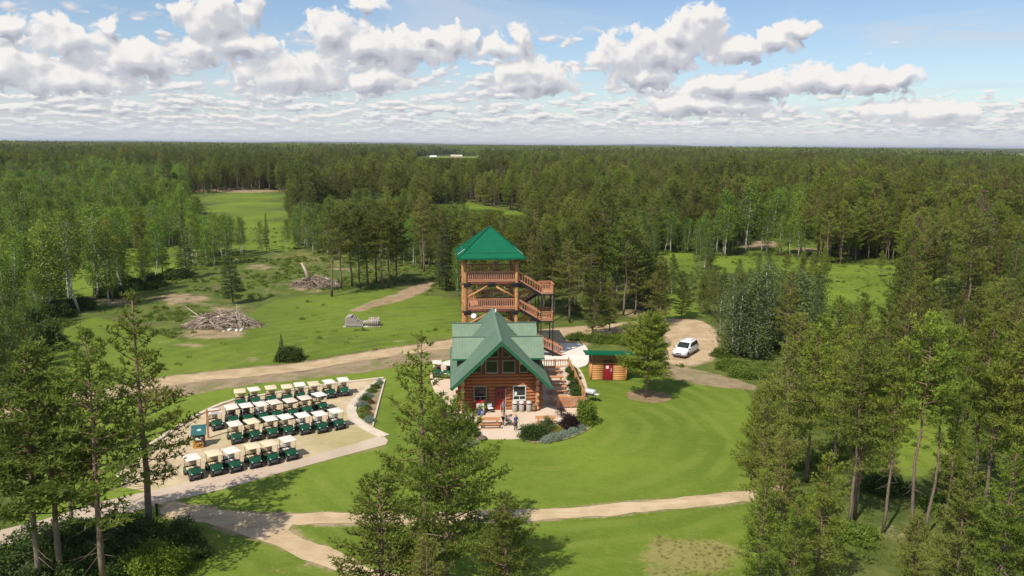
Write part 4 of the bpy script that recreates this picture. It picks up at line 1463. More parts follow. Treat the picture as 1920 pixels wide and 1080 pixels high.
flight(3.35, LVL[0], 9.0, .05, YA, YB, 16, nb=20)
pp = MB()
for x in (XL0 + .06, XL1 - .04):
    for y in (YA + .02, YD - .02):
        MB().box(x - .06, y - .06, 0, x + .06, y + .06, zl[0] + (1.15 if x > 7 else .0)).build('steel_post', steel_black, tower)
for x in (XL0 - .35,):
    for y in (YA + .02, YD - .02):
        MB().box(x - .05, y - .05, 0, x + .05, y + .05, zl[0] - .3).build('steel_post', steel_black, tower)
dish = thing('satellite_dish', 'white satellite dish on the tower behind the left dormer', 'satellite dish', (0, 0, 0))
dish.location = (-4.55, 92.2, 5.75); dish.scale = (.66, .66, .66)
m_ = MB(); m_.lathe((0, 0, 0), [(0, 0), (.2, .02), (.4, .09), (.5, .15), (.5, .17), (.4, .115), (.2, .045), (0, .025)], 18)
d_ = m_.build('reflector', metal_white, dish)
dish.rotation_euler = (rad(48), rad(-8), 0)
MB().path([(0, -.45, .12), (0, -.3, .45)], .02, 6).build('feed_arm', metal_white, dish)
MB().path([(0, 0, 0), (.15, .35, -.35), (.6, 1.05, -.55)], .03, 6).build('mount', steel_black, dish)

# ------------------------------------------------------------------ the shed
sp = (G(1108, 713) + G(1174, 713)) / 2
shed = thing('shed', 'small log sided shed with red door and flat green roof beside the lone pine', 'shed', (sp.x, sp.y, 0.0), rad(-2))
SW, SD, SH = 1.97, 3.6, 3.05
wl = MB().prism([(-SW + .08, .08, 0), (-SW + .08, SD, 0), (-SW + .08, SD, 2.38), (-SW + .08, .08, 2.98)], (2 * SW - .16, 0, 0)).build('wall', ply_brown, shed)
DX0, DX1 = -.55, .38
for i in range(9):
    z = .12 + .215 * i
    for a, b_ in ((-SW, DX0 - .08), (DX1 + .08, SW)):
        put_log(wl, (a, .06, z), (b_, .06, z), .112, (shed_wood, log_end), 'log_siding', 8, seed=i)
    put_log(wl, (-SW + .02, .1, z), (-SW + .02, SD, z), .108, (shed_wood, log_end), 'log_siding', 8, seed=i + 20)
    put_log(wl, (SW - .02, .1, z), (SW - .02, SD, z), .108, (shed_wood, log_end), 'log_siding', 8, seed=i + 20)
MB().box(-SW - .02, -.08, 1.93, SW + .02, -.0, 2.03).build('ledge', shed_wood, shed)
for x in (-SW, SW):
    put_log(shed, (x, -.02, 0), (x, -.02, 2.12), .10, (shed_wood, paper), 'corner_post', 10)
dr = MB().bbox(DX0, -.02, .06, DX1, .05, 2.06, .012).build('door', red_door, shed)
m_ = MB(); m_.box(DX0 - .10, -.045, 0, DX0 - .005, .09, 2.2); m_.box(DX1 + .005, -.045, 0, DX1 + .10, .09, 2.2); m_.box(DX0 - .10, -.05, 2.07, DX1 + .10, .09, 2.3)
m_.build('door_frame', dark_wood, dr)
MB().box(DX0 + .22, -.03, 1.35, DX0 + .52, -.021, 1.70).build('notice', paper, dr)
MB().bbox(DX1 - .16, -.06, .98, DX1 - .09, -.02, 1.40, .01).build('handle', metal_white, dr)
MB().box(DX0 - .05, -.12, .0, DX1 + .05, .0, .055).build('step', dark_wood, dr)
a_, b__ = Vector((0, -.85, 3.32)), Vector((0, SD + .45, 2.38))
m_ = MB(); m_.prism([(-SW - .75, a_.y, a_.z), (SW + .75, a_.y, a_.z), (SW + .75, b__.y, b__.z), (-SW - .75, b__.y, b__.z)], (0, 0, -.10))
rf = m_.build('roof', roof_deep, shed)
rb = MB()
for k in range(14):
    x = -SW - .62 + k * .4
    rb.bar((x, a_.y + .02, a_.z + .012), (x, b__.y - .02, b__.z + .012), .03, .03)
tag(rb.build('roof_ribs', roof_deep, rf), kind='stuff')
MB().box(-SW - .78, a_.y - .05, 3.12, SW + .78, a_.y - .002, 3.34).build('fascia', roof_deep, rf)
MB().prism([(-SW + .08, .083, 2.90), (SW - .08, .083, 2.90), (SW - .08, .083, 3.06), (-SW + .08, .083, 3.06)], (0, .1, 0)).build('header', ply_brown, shed)
# ------------------------------------------------------------------ golf carts
cart_green = simple('cart_green', (0.008, 0.078, 0.038), (0.010, 0.066, 0.034), 2, 0.22, 0.55, vary=.12)
cart_black = simple('cart_black', (0.018, 0.018, 0.02), (0.03, 0.03, 0.03), 4, 0.6)
tyre_mat = simple('tyre', (0.025, 0.024, 0.023), (0.06, 0.05, 0.042), 9, 0.85)
rim_mat = simple('rim', (0.55, 0.54, 0.52), (0.42, 0.41, 0.40), 4, 0.4, .5)
bumper_mat = simple('bumper', (0.10, 0.10, 0.11), (0.07, 0.07, 0.075), 3, 0.6)
lamp_mat = simple('lamp_lens', (0.80, 0.80, 0.76), (0.7, 0.7, 0.66), 2, 0.1, .8)
roof_white = simple('roof_white', (0.80, 0.74, 0.63), (0.72, 0.66, 0.55), 1.2, 0.45, vary=.05)
roof_cream = simple('roof_cream', (0.74, 0.62, 0.42), (0.68, 0.55, 0.35), 1.2, 0.5, vary=.05)
roof_pink = simple('roof_pink', (0.76, 0.64, 0.50), (0.68, 0.57, 0.44), 1.2, 0.5, vary=.05)
seat_beige = simple('seat_beige', (0.62, 0.49, 0.31), (0.55, 0.42, 0.26), 2, 0.55, vary=.08)
seat_dark = simple('seat_dark', (0.16, 0.12, 0.10), (0.12, 0.09, 0.075), 2, 0.55, vary=.1)
seat_white = simple('seat_white', (0.68, 0.64, 0.56), (0.6, 0.56, 0.48), 2, 0.5, vary=.05)


def profile_mesh(name, prof, hw, mat, bev=.05, taper=None):
    """side profile in (y, z) extruded across x and rounded"""
    bm = bmesh.new()
    L = [bm.verts.new((-hw * (taper[i] if taper else 1), y, z)) for i, (y, z) in enumerate(prof)]
    R = [bm.verts.new((hw * (taper[i] if taper else 1), y, z)) for i, (y, z) in enumerate(prof)]
    n = len(prof)
    bm.faces.new(L); bm.faces.new(R[::-1])
    for i in range(n):
        bm.faces.new((L[i], R[i], R[(i + 1) % n], L[(i + 1) % n]))
    bmesh.ops.recalc_face_normals(bm, faces=bm.faces)
    if bev:
        bmesh.ops.bevel(bm, geom=bm.edges[:], offset=bev, segments=2, affect='EDGES', profile=.6)
    me = bpy.data.meshes.new(name); bm.to_mesh(me); bm.free()
    me.polygons.foreach_set('use_smooth', [True] * len(me.polygons))
    me.materials.append(mat)
    return me


def wheel(parent, x, y, r, w, side, name='wheel'):
    t = MB()
    prof = [(-w / 2, r * .62), (-w / 2, r * .93), (-w * .34, r), (w * .34, r), (w / 2, r * .93), (w / 2, r * .62)]
    n = 14
    v = [(px, rr * math.cos(2 * math.pi * j / n), rr * math.sin(2 * math.pi * j / n)) for px, rr in prof for j in range(n)]
    f = [(i * n + j, (i + 1) * n + j, (i + 1) * n + (j + 1) % n, i * n + (j + 1) % n) for i in range(len(prof) - 1) for j in range(n)]
    t.add(v, f, True)
    o = t.build(name, tyre_mat, parent, (x, y, r))
    h = MB(); h.tube((-w * .3, 0, 0), (w * .3, 0, 0), r * .64, n=12); h.tube((side * w * .3, 0, 0), (side * w * .42, 0, 0), r * .2, n=8)
    h.build('rim', rim_mat, o)
    return o


def make_cart(roof_mat, seat_mat):
    t = thing('golf_cart', 'golf cart', 'golf cart')
    link('body', profile_mesh('body', [(-1.08, .50), (-1.18, .60), (-1.10, .76), (-.74, .93), (-.52, .98), (-.46, .90), (-.58, .42)], .55, cart_green, .075,
                              [.92, .90, .88, .92, .96, .96, 1]), t)
    link('rear_body', profile_mesh('rear_body', [(.06, .34), (-.02, .60), (.10, .66), (.90, .74), (1.14, .66), (1.18, .42), (1.0, .34)], .56, cart_green, .05), t)
    MB().bbox(-.54, -.66, .27, .54, .2, .345, .02).build('floor', cart_black, t)
    MB().bbox(-.34, -1.20, .28, .34, -1.04, .50, .03).build('bumper', bumper_mat, t)
    MB().bbox(-.50, -.02, .665, .50, .50, .80, .05).build('seat', seat_mat, t)
    MB().bbox(-.50, .50, .88, .50, .62, 1.26, .05, Matrix.Translation((0, .5, 0)) @ Matrix.Rotation(rad(-8), 4, 'X') @ Matrix.Translation((0, -.62, 0))).build('seat_back', seat_mat, t)
    MB().bbox(-.42, .78, .70, .42, 1.12, 1.02, .04).build('bag_rack', cart_black, t)
    MB().bbox(-.63, -.80, 1.79, .63, .82, 1.86, .035).build('canopy', roof_mat, t)
    for s in (-1, 1):
        MB().path([(s * .50, -.56, .93), (s * .53, -.70, 1.79)], .022, 6).build('strut', seat_beige if roof_mat is not roof_white else metal_white, t)
        MB().path([(s * .50, .72, .72), (s * .52, .72, 1.79)], .022, 6).build('strut', cart_black, t)
        MB().bbox(s * .40 - .06, -1.17, .62, s * .40 + .06, -1.08, .70, .03).build('headlight', lamp_mat, t)
        for y in (-.92, .78):
            wheel(t, s * .50, y, .24, .20, s)
    sw = MB(); k = 16
    cpt = [Vector((-.24 + .19 * math.cos(2 * math.pi * i / k), -.34 + .09 * math.sin(2 * math.pi * i / k), 1.02 + .16 * math.sin(2 * math.pi * i / k))) for i in range(k + 1)]
    sw.path(cpt, .018, 5, False); sw.path([(-.24, -.62, .86), (-.24, -.34, 1.02)], .025, 6)
    sw.build('steering_wheel', cart_black, t)
    MB().bbox(-.5, -.50, .90, .5, -.40, .99, .02).build('dashboard', cart_black, t)
    return t


protos = {'white': make_cart(roof_white, seat_white), 'cream': make_cart(roof_cream, seat_beige), 'pale': make_cart(roof_white, seat_beige),
          'pink': make_cart(roof_pink, seat_beige), 'dark': make_cart(roof_white, seat_dark)}
ptree = {k: kid_map(v) for k, v in protos.items()}
pused = set()
KIND_TXT = {'white': 'clean white canopy and white seats', 'cream': 'yellowed canopy and beige seats', 'pale': 'white canopy and beige seats',
            'pink': 'tan tinged canopy and beige seats', 'dark': 'white canopy and dark seats'}
ORD = ['first', 'second', 'third', 'fourth', 'fifth', 'sixth', 'seventh', 'eighth', 'ninth']


def put_cart(kind, px, py, th, label, group, hood=True):
    P = G(px, py, .70 if hood else 0)
    c, s = math.cos(th), math.sin(th)
    x, y = P.x - .75 * s * (1 if hood else 0), P.y + .75 * c * (1 if hood else 0)
    if kind not in pused:
        pused.add(kind)
        o = protos[kind]; o.location = (x, y, .032); o.rotation_euler.z = th; o['label'] = label; o['group'] = group; o.scale = (.88,) * 3
        return o
    return copy_tree(protos[kind], ptree[kind], (x, y, .032), th, .88, label, group)


rows = [('nearest row', [(367, 884, 'pale'), (407, 876, 'cream'), (442, 870, 'white'), (480, 862, 'cream'), (513, 856, 'cream'), (547, 848, 'white')], 40),
        ('second row', [(445, 818, 'pale'), (479, 813, 'cream'), (512, 808, 'pale'), (542, 804, 'pale'), (573, 801, 'white'), (605, 798, 'white'), (637, 792, 'white')], 39),
        ('third row', [(408, 793, 'pale'), (438, 785, 'dark'), (466, 782, 'dark'), (495, 779, 'white'), (521, 775, 'pink'), (550, 772, 'pink'), (577, 767, 'pink'), (606, 760, 'pale')], 35),
        ('back row', [(451, 754, 'cream'), (480, 750, 'pale'), (510, 747, 'cream'), (540, 745, 'cream'), (564, 741, 'pale'), (591, 739, 'cream'), (621, 735, 'pale'), (646, 731, 'pale')], 26)]
for rname, items, ang in rows:
    for i, (px, py, kind) in enumerate(items):
        put_cart(kind, px, py, rad(ang + random.uniform(-6, 6)), 'golf cart with %s, %s from left in the %s' % (KIND_TXT[kind], ORD[i], rname),
                 'golf carts parked in the cart lot')
put_cart('pale', 820, 697, rad(8), 'dark golf cart with beige seats parked left of the lodge, farther from the wall', 'golf carts beside the lodge')
put_cart('dark', 838, 699, rad(-10), 'dark golf cart with dark seats parked tight against the lodge left wall', 'golf carts beside the lodge')
for k, o in protos.items():
    assert k in pused

# ------------------------------------------------------------------ white minivan
van_white = simple('van_white', (0.80, 0.80, 0.78), (0.76, 0.76, 0.74), 1, 0.25, 0.5)
van_grey = simple('van_grey', (0.13, 0.12, 0.12), (0.10, 0.095, 0.09), 2, 0.6)
a = G(1288, 671); b_ = G(1304, 661)
dx, dy = b_.x - a.x, b_.y - a.y
th = math.atan2(dx, -dy) + math.pi       # local +y is the rear
vth = math.atan2(-dx, dy)
van = thing('minivan', 'white minivan with dark lower bumper parked on the sandy loop', 'minivan', (0, 0, .02), vth)
mid = (a + b_) / 2
off = Matrix.Rotation(vth, 3, 'Z') @ Vector((.80, 0, 0))
van.location = (mid.x - off.x, mid.y - off.y, .022)


def loft(name, sections, mat, parent=None, close=True):
    """sections: list of rings with the same number of points"""
    m = MB(); n = len(sections[0]); v = [p for s_ in sections for p in s_]
    f = []
    for i in range(len(sections) - 1):
        for j in range(n):
            j2 = (j + 1) % n
            f.append((i * n + j, i * n + j2, (i + 1) * n + j2, (i + 1) * n + j))
    f.append(tuple(reversed(range(n)))); f.append(tuple(range((len(sections) - 1) * n, len(sections) * n)))
    m.add(v, f, True)
    return m.build(name, mat, parent)


def ring_(y, hw, z0, z1, c=.16, tum=.92):
    """rounded body section at y, narrowing to the top"""
    return [(-hw + .04, y, z0), (hw - .04, y, z0), (hw, y, z0 + c), (hw, y, z0 + (z1 - z0) * .6), (hw * tum, y, z1 - c * .4), (hw * tum - c * .7, y, z1), (-hw * tum + c * .7, y, z1), (-hw * tum, y, z1 - c * .4), (-hw, y, z0 + (z1 - z0) * .6), (-hw, y, z0 + c)]


body = loft('body', [ring_(-2.38, .66, .42, .66, .08), ring_(-2.30, .80, .32, .74), ring_(-1.95, .91, .26, .86), ring_(-1.35, .94, .24, 1.00), ring_(-1.0, .945, .24, 1.06),
                     ring_(.2, .95, .24, 1.10), ring_(1.7, .95, .24, 1.10), ring_(2.2, .93, .28, 1.08), ring_(2.38, .86, .36, 1.02), ring_(2.42, .80, .42, .95)], van_white, van)


def cab_(y0, y1, hw0, hw1, z):
    return None


def cring(z, yf, yr, hw, r=.18):
    return [(-hw + r, yf, z), (hw - r, yf, z), (hw, yf + r * 1.2, z), (hw, yr - r, z), (hw - r, yr, z), (-hw + r, yr, z), (-hw, yr - r, z), (-hw, yf + r * 1.2, z)]


cab = loft('cabin', [cring(1.0, -1.32, 2.34, .90), cring(1.12, -1.12, 2.30, .885), cring(1.60, -.38, 2.05, .76), cring(1.72, -.16, 1.92, .66, .24), cring(1.755, .1, 1.7, .5, .3)], van_white, van)


def lerp3(p, q, t):
    return tuple(p[i] + (q[i] - p[i]) * t for i in range(3))


# glass: slightly proud of the cabin
def yz(z):
    return np.interp(z, [1.0, 1.12, 1.60, 1.72], [-1.32, -1.12, -.38, -.16])


def hwz(z):
    return np.interp(z, [1.0, 1.12, 1.60, 1.72], [.90, .885, .76, .66])


m_ = MB(); z0, z1 = 1.10, 1.60
m_.prism([(-hwz(z0) + .14, yz(z0) - .02, z0), (hwz(z0) - .14, yz(z0) - .02, z0), (hwz(z1) - .10, yz(z1) - .02, z1), (-hwz(z1) + .10, yz(z1) - .02, z1)], (0, .03, .02))
m_.build('windscreen', glass, van)
for s in (-1, 1):
    for y0a, y0b, y1a, y1b in ((-.78, -.20, -.08, .36), (-.02, .46, 1.02, 1.02), (1.10, 1.10, 2.0, 1.78)):
        za, zb = 1.14, 1.58
        if y0a == -.78:
            pts = [(s * (hwz(za) + .012), -.80, za), (s * (hwz(za) + .012), .0, za), (s * (hwz(zb) + .012), .0, zb), (s * (hwz(zb) + .012), -.14, zb)]
        elif y0a == -.02:
            pts = [(s * (hwz(za) + .012), .06, za), (s * (hwz(za) + .012), 1.04, za), (s * (hwz(zb) + .012), 1.04, zb), (s * (hwz(zb) + .012), .06, zb)]
        else:
            pts = [(s * (hwz(za) + .012), 1.10, za), (s * (hwz(za) + .012), 2.08, za), (s * (hwz(zb) + .012), 1.86, zb), (s * (hwz(zb) + .012), 1.10, zb)]
        MB().prism(pts, (-s * .03, 0, 0)).build('side_window', glass, van)
    MB().bbox(s * .95 - .10, -.92, 1.06, s * .95 + .12, -.78, 1.20, .04).build('mirror', van_white, van)
    MB().bbox(s * .62 - .20, -2.37, .62, s * .62 + .18, -2.18, .76, .03).build('headlight', lamp_mat, van)
    MB().bbox(s * .94 - .02, -1.9, .28, s * .94 + .018, 2.2, .44, .01).build('side_trim', van_grey, van)
    MB().box(min(s * .951, s * .957), .02, .34, max(s * .951, s * .957), .045, 1.06).build('door_line', van_grey, van)
    MB().bbox(s * .80 - .08, 2.30, .70, s * .80 + .08, 2.43, 1.0, .03).build('tail_light', red_door, van)
    for y in (-1.48, 1.42):
        wheel(van, s * .82, y, .33, .22, s)
        MB().tube((s * .70, y, .34), (s * .949, y, .34), .41, n=18).build('wheel_arch', steel_black, van)
MB().bbox(-.84, -2.46, .26, .84, -2.22, .50, .05).build('bumper', van_grey, van)
MB().bbox(-.40, -2.42, .56, .40, -2.30, .68, .02).build('grille', van_grey, van)
MB().bbox(-.84, 2.30, .28, .84, 2.50, .52, .05).build('bumper', van_grey, van)
for s in (-1, 1):
    MB().path([(s * .52, .15, 1.76), (s * .52, .3, 1.80), (s * .52, 1.5, 1.80), (s * .52, 1.65, 1.755)], .018, 6).build('roof_rack', van_grey, van)

# ------------------------------------------------------------------ picnic tables
def make_table(L=1.9):
    t = thing('picnic_table', 'picnic table', 'picnic table')
    for k in range(5):
        MB().box(-L / 2, -.375 + k * .152, .72, L / 2, -.375 + k * .152 + .142, .76).build('plank', table_wood, t)
    for s in (-1, 1):
        for j in range(2):
            y = s * .68 + (j - .5) * .15
            MB().box(-L / 2, y - .07, .42, L / 2, y + .07, .46).build('bench_plank', table_wood, t)
    for x in (-L / 2 + .28, L / 2 - .28):
        m = MB()
        m.bar((x, -.30, .715), (x, -.62, 0), .09, .05, up=(1, 0, 0)); m.bar((x, .30, .715), (x, .62, 0), .09, .05, up=(1, 0, 0))
        m.box(x + .047, -.80, .33, x + .087, .80, .415); m.box(x + .047, -.36, .64, x + .087, .36, .715)
        m.build('leg_frame', table_wood, t)
    return t


pt = make_table(); ptk = kid_map(pt)
tabs = [((917, 800), 4, 'orange wooden picnic table on the patio nearest the red door', 1.1), ((1023, 797), 4, 'orange wooden picnic table on the patio behind the green bushes', 1.0)]
for i, ((px, py), a_, lab, sc) in enumerate(tabs):
    p = G(px, py)
    if i == 0:
        pt.location = (p.x, p.y, .042); pt.rotation_euler.z = rad(a_); pt['label'] = lab; pt['group'] = 'picnic tables'; pt.scale = (sc, 1, 1)
    else:
        copy_tree(pt, ptk, (p.x, p.y, .042), rad(a_), (sc, 1, 1), lab, 'picnic tables')
side = [(1034, 696), (1038, 716), (1043, 733), (1046, 749)]
side = [(1036, 700), (1041, 719), (1045, 737), (1047, 757)]
for i, (px, py) in enumerate(side):
    p = G(px, py)
    copy_tree(pt, ptk, (p.x, p.y, .042), rad(4 + (i % 2) * 3), (.98, 1, 1), 'wooden picnic table in the fenced side patio, %s from the back' % ORD[i], 'picnic tables in the fenced side patio')

# ------------------------------------------------------------------ fence round the side patio
fence = thing('fence', 'orange wooden fence with lattice front enclosing the side patio', 'fence', (0, 0, .04))
FB0, FB1, FF0, FF1 = G(1066, 690), G(1096, 757), G(1046, 766), G(1096, 766)


def fence_run(p0, p1, posts, pick, h=1.25, lattice=False):
    d = p1 - p0; L = d.length; u = d.normalized(); n = Vector((-u.y, u.x, 0))
    for k in range(posts):
        q = p0 + d * (k / (posts - 1))
        yaw = math.atan2(u.y, u.x)
        o = MB().box(-.06, -.06, 0, .06, .06, h + .12).build('post', fence_wood, fence, q, yaw)
    m = MB(); up = Vector((0, 0, 1))
    m.bar(p0 + up * (h + .0), p1 + up * (h + .0), .10, .05); m.bar(p0 + up * .22, p1 + up * .22, .045, .09)
    m.bar(p0 + up * (h - .12), p1 + up * (h - .12), .045, .09)
    m.build('rail', fence_wood, fence)
    if lattice:
        lt = MB()
        S = .13
        k = int((L + h) / S)
        for sgn, offn in ((1, .018), (-1, -.018)):
            for j in range(k):
                s0 = j * S - (h if sgn > 0 else 0)
                a = [s0, .24]; bq = [s0 + (h - .34) * sgn, h - .10]
                if sgn < 0:
                    a[0] = s0; bq[0] = s0 - (h - .34)
                # clip to the run
                (xa, za), (xb, zb) = a, bq
                def at(x):
                    return za + (zb - za) * (x - xa) / (xb - xa)
                lo, hi = min(xa, xb), max(xa, xb)
                l2, h2 = max(lo, 0.02), min(hi, L - .02)
                if h2 - l2 < .05:
                    continue
                lt.bar(p0 + u * l2 + up * at(l2) + n * offn, p0 + u * h2 + up * at(h2) + n * offn, .05, .05 * .7, up=n)
        tag(lt.build('lattice', rail_wood, fence), kind='stuff')
    else:
        key = ('picket', pick)
        me = MB().box(-.045, -.012, .12, .045, .012, h + .04).mesh('picket', fence_wood)
        for k in range(pick):
            q = p0 + d * ((k + .5) / pick) + n * .05
            link('picket', me, fence, q, math.atan2(u.y, u.x))


fence_run(FB0, FB1, 8, 40, 1.2)
fence_run(FF0, FF1, 3, 0, 1.2, lattice=True)
fence_run(G(1014, 691), FB0, 3, 12, 1.0)

# ------------------------------------------------------------------ rubbish bins by the front wall
bin_grey = simple('bin_concrete', (0.34, 0.30, 0.26), (0.44, 0.40, 0.34), 14, 0.9, bmp=.3)
bin_lid = simple('bin_lid', (0.62, 0.58, 0.52), (0.52, 0.48, 0.42), 4, 0.5)
bt = thing('rubbish_bin', 'bin', 'bin')
MB().lathe((0, 0, 0), [(0, 0), (.25, 0), (.27, .04), (.27, .78), (.25, .80)], 16).build('drum', bin_grey, bt)
MB().lathe((0, 0, .80), [(.25, 0), (.295, .0), (.295, .07), (.25, .075)], 16).build('rim', steel_black, bt)
MB().lathe((0, 0, .875), [(.30, 0), (.31, .03), (.24, .14), (.10, .20), (0, .21)], 16).build('lid', bin_lid, bt)
btk = kid_map(bt)
HM = Matrix.Translation(house.location) @ Matrix.Rotation(rad(4.5), 4, 'Z')
for i, (x, lab) in enumerate(((1.45, 'grey rubbish bin with pale lid under the right window, leftmost of three'), (2.12, 'grey rubbish bin with pale lid, middle one of three by the wall'),
                              (2.85, 'grey rubbish bin with pale lid next to the brown barrel'))):
    p = HM @ Vector((x, -.62, 0))
    if i == 0:
        bt.location = p; bt['label'] = lab; bt['group'] = 'rubbish bins by the lodge wall'
    else:
        copy_tree(bt, btk, p, .4 * i, 1.0, lab, 'rubbish bins by the lodge wall')
br = thing('barrel', 'brown wooden barrel planter beside the corner logs of the lodge', 'barrel', HM @ Vector((3.35, -.62, 0)))
MB().lathe((0, 0, 0), [(0, 0), (.19, 0), (.24, .22), (.25, .40), (.23, .66), (.20, .70), (.18, .64), (0, .62)], 14).build('staves', wood('barrel_wood', (.22, .14, .07), (.28, .18, .09), (.12, .07, .04), ax=(1, 1, .2)), br)
for z in (.14, .54):
    MB().lathe((0, 0, z), [(.236, 0), (.252, .0), (.252, .05), (.236, .05)], 14).build('hoop', steel_black, br)

# ------------------------------------------------------------------ sign, bundle, folding chair, barbecue
sg = thing('sandwich_board', 'white and red sandwich board leaning by the shaded lodge wall', 'sign board', HM @ Vector((-1.95, -1.25, 0)), rad(14))
sign_red = simple('sign_red', (0.42, 0.015, 0.02), (0.36, 0.012, 0.018), 2, .5)
R1 = Matrix.Rotation(rad(-14), 4, 'X')
MB().box(-.42, -.03, .0, .42, .0, 1.35, R1).build('board', sign_red, sg)
MB().box(-.36, -.037, .12, .36, -.031, 1.06, R1).build('panel', paper, sg)
pl = MB()
for k in range(5):
    w = (.24, .28, .2, .26, .15)[k]
    pl.box(-w, -.0405, .90 - k * .13, w, -.0375, .925 - k * .13, R1)
pl.build('printed_lines', simple('print_grey', (0.55, .53, .55), (.5, .48, .5)), sg)
MB().box(-.40, .30, .0, .40, .33, 1.34, Matrix.Translation((0, .35, 0)) @ Matrix.Rotation(rad(14), 4, 'X') @ Matrix.Translation((0, -.03 + -.0, 0))).build('back_board', sign_red, sg)
blue = simple('blue_cloth', (0.035, 0.045, 0.32), (0.05, 0.06, 0.24), 5, .8, bmp=.3)
bp = G(900, 779)
bg_ = thing('bag', 'blue cloth bag set down behind the picnic table by the sign', 'bag', (bp.x, bp.y, .04), .3)
MB().bbox(-.34, -.2, 0, .30, .2, .62, .13).build('sack', blue, bg_)
MB().bbox(.02, -.24, .05, .36, -.05, .45, .07).build('pocket', simple('lilac', (.35, .33, .5), (.28, .26, .42)), bg_)
MB().path([(-.2, 0, .58), (-.12, 0, .76), (.08, 0, .76), (.16, 0, .58)], .025, 6).build('strap', blue, bg_)
fc = thing('folding_chair', 'folding chair with white cloth in the shade left of the red door', 'chair', HM @ Vector((-.98, -.70, 0)), rad(20))
MB().bbox(-.26, -.28, .42, .26, .22, .47, .02).build('seat', paper, fc)
MB().bbox(-.26, .20, .50, .26, .26, .88, .02, Matrix.Rotation(rad(-6), 4, 'X')).build('backrest', paper, fc)
for s in (-1, 1):
    MB().path([(s * .26, -.30, 0), (s * .26, .24, .50), (s * .26, .30, .90)], .016, 6).build('leg', steel_black, fc)
    MB().path([(s * .24, .34, 0), (s * .24, -.26, .46)], .016, 6).build('leg', steel_black, fc)
q = G(1107, 752)
bb = thing('barbecue', 'barbecue under a pale silver cover outside the fence corner', 'barbecue', (q.x, q.y, 0), rad(-35))
MB().bbox(-.50, -.32, .72, .50, .32, .98, .08).build('firebox', cart_black, bb)
MB().bbox(-.54, -.36, .82, .54, .36, 1.25, .16).build('cover', simple('silver_cover', (0.62, .62, .64), (.5, .5, .53), 4, .5, bmp=.3), bb)
MB().bbox(.54, -.25, .86, .95, .25, .90, .02).build('side_shelf', metal_white, bb)
for x in (-.44, .44):
    for y in (-.26, .26):
        MB().tube((x, y, 0), (x, y, .75), .025, n=6).build('leg', steel_black, bb)
for s in (-1, 1):
    pass
q = G(854, 690)
ds = thing('satellite_dish', 'dark grey dish on a pole beside the parked carts and lodge roof', 'satellite dish', (q.x, q.y, .04))
MB().tube((0, 0, 0), (0, 0, 2.2), .04, n=8).build('pole', steel_black, ds)
d_ = MB().lathe((0, 0, 0), [(0, 0), (.25, .03), (.42, .10), (.5, .16), (.5, .18), (.42, .125), (.25, .05), (0, .025)], 18).build('reflector', simple('dish_grey', (.09, .09, .10), (.12, .12, .13), 4, .5), ds, (0, -.08, 2.2))
d_.rotation_euler = (rad(70), 0, rad(-40))

# ------------------------------------------------------------------ kiosk and post in the cart lot
q = G(374, 838)
ki = thing('starter_kiosk', 'small wooden kiosk with green lean-to roof and yellow wagon wheel in the cart lot', 'kiosk', (q.x, q.y, .03), rad(18))
ki.scale = (.76, .76, .80)
yellow = simple('wheel_yellow', (0.62, 0.33, 0.03), (0.52, 0.26, 0.03), 5, .6)
MB().box(-.62, -.30, .55, .62, .62, 1.05).build('cabinet', dark_wood, ki)
MB().box(-.58, -.36, 1.06, .40, .10, 1.10).build('counter', paper, ki)
for x in (-.58, .58):
    for y, z in ((-.28, 1.45), (.58, 2.05)):
        MB().box(x - .05, y - .05, 0, x + .05, y + .05, z).build('post', dark_wood, ki)
MB().box(-.62, .60, 1.0, .62, .64, 2.02).build('back_board', dark_wood, ki)
m_ = MB(); m_.prism([(-.82, -.40, 1.47), (.82, -.40, 1.47), (.82, .88, 2.20), (-.82, .88, 2.20)], (0, 0, -.08))
rf = m_.build('roof', simple('kiosk_roof', (0.035, .13, .125), (.03, .11, .105), 2, .5), ki)
em = MB(); nn = Vector((0, -.86, 1.5)).normalized()
c0 = Vector((.05, .2, 1.34 + .82 * .5733)) + nn * .006
ex = Vector((1, 0, 0)); ey = nn.cross(ex)
pts = [c0 + ex * (.24 * math.cos(a)) + ey * (.16 * math.sin(a)) for a in np.linspace(0, 2 * math.pi, 13)[:-1]]
em.prism(pts, nn * .006); em.build('emblem', simple('emblem', (.42, .58, .60), (.36, .5, .52)), rf)
MB().box(-.60, -.70, .98, .30, -.66, 1.22).build('notice', paper, ki)
wc = Vector((-.05, -.52, .52)); wr = .50
wv = MB(); kk = 22
wv.path([wc + Vector((wr * math.cos(2 * math.pi * i / kk), 0, wr * math.sin(2 * math.pi * i / kk))) for i in range(kk + 1)], .045, 6, False)
ww = wv.build('wagon_wheel', yellow, ki)
for k in range(8):
    a = 2 * math.pi * k / 8
    MB().tube(wc, wc + Vector((wr * math.cos(a), 0, wr * math.sin(a))), .028, n=6).build('spoke', yellow, ww)
MB().tube(wc + Vector((0, -.09, 0)), wc + Vector((0, .09, 0)), .10, n=12).build('hub', yellow, ww)
MB().box(-.60, -.50, .0, .52, -.34, .10).build('wheel_block', yellow, ki)
for k in range(4):
    MB().box(-.68, -.40, .14 + k * .17, -.20, -.36, .25 + k * .17).build('slat', yellow, ki)
q = G(391, 822)
ps = thing('sign_post', 'tall wooden post with a short braced arm beside the kiosk', 'post', (q.x, q.y, .03), rad(25))
MB().box(-.08, -.08, 0, .08, .08, 2.7).build('post', rail_wood, ps)
MB().box(.08, -.05, 2.40, 1.15, .05, 2.52).build('arm', rail_wood, ps)
MB().bar((.08, 0, 1.95), (.55, 0, 2.40), .06, .07).build('brace', rail_wood, ps)
MB().box(.30, -.065, 2.16, 1.0, -.03, 2.40).build('board', paper, ps)

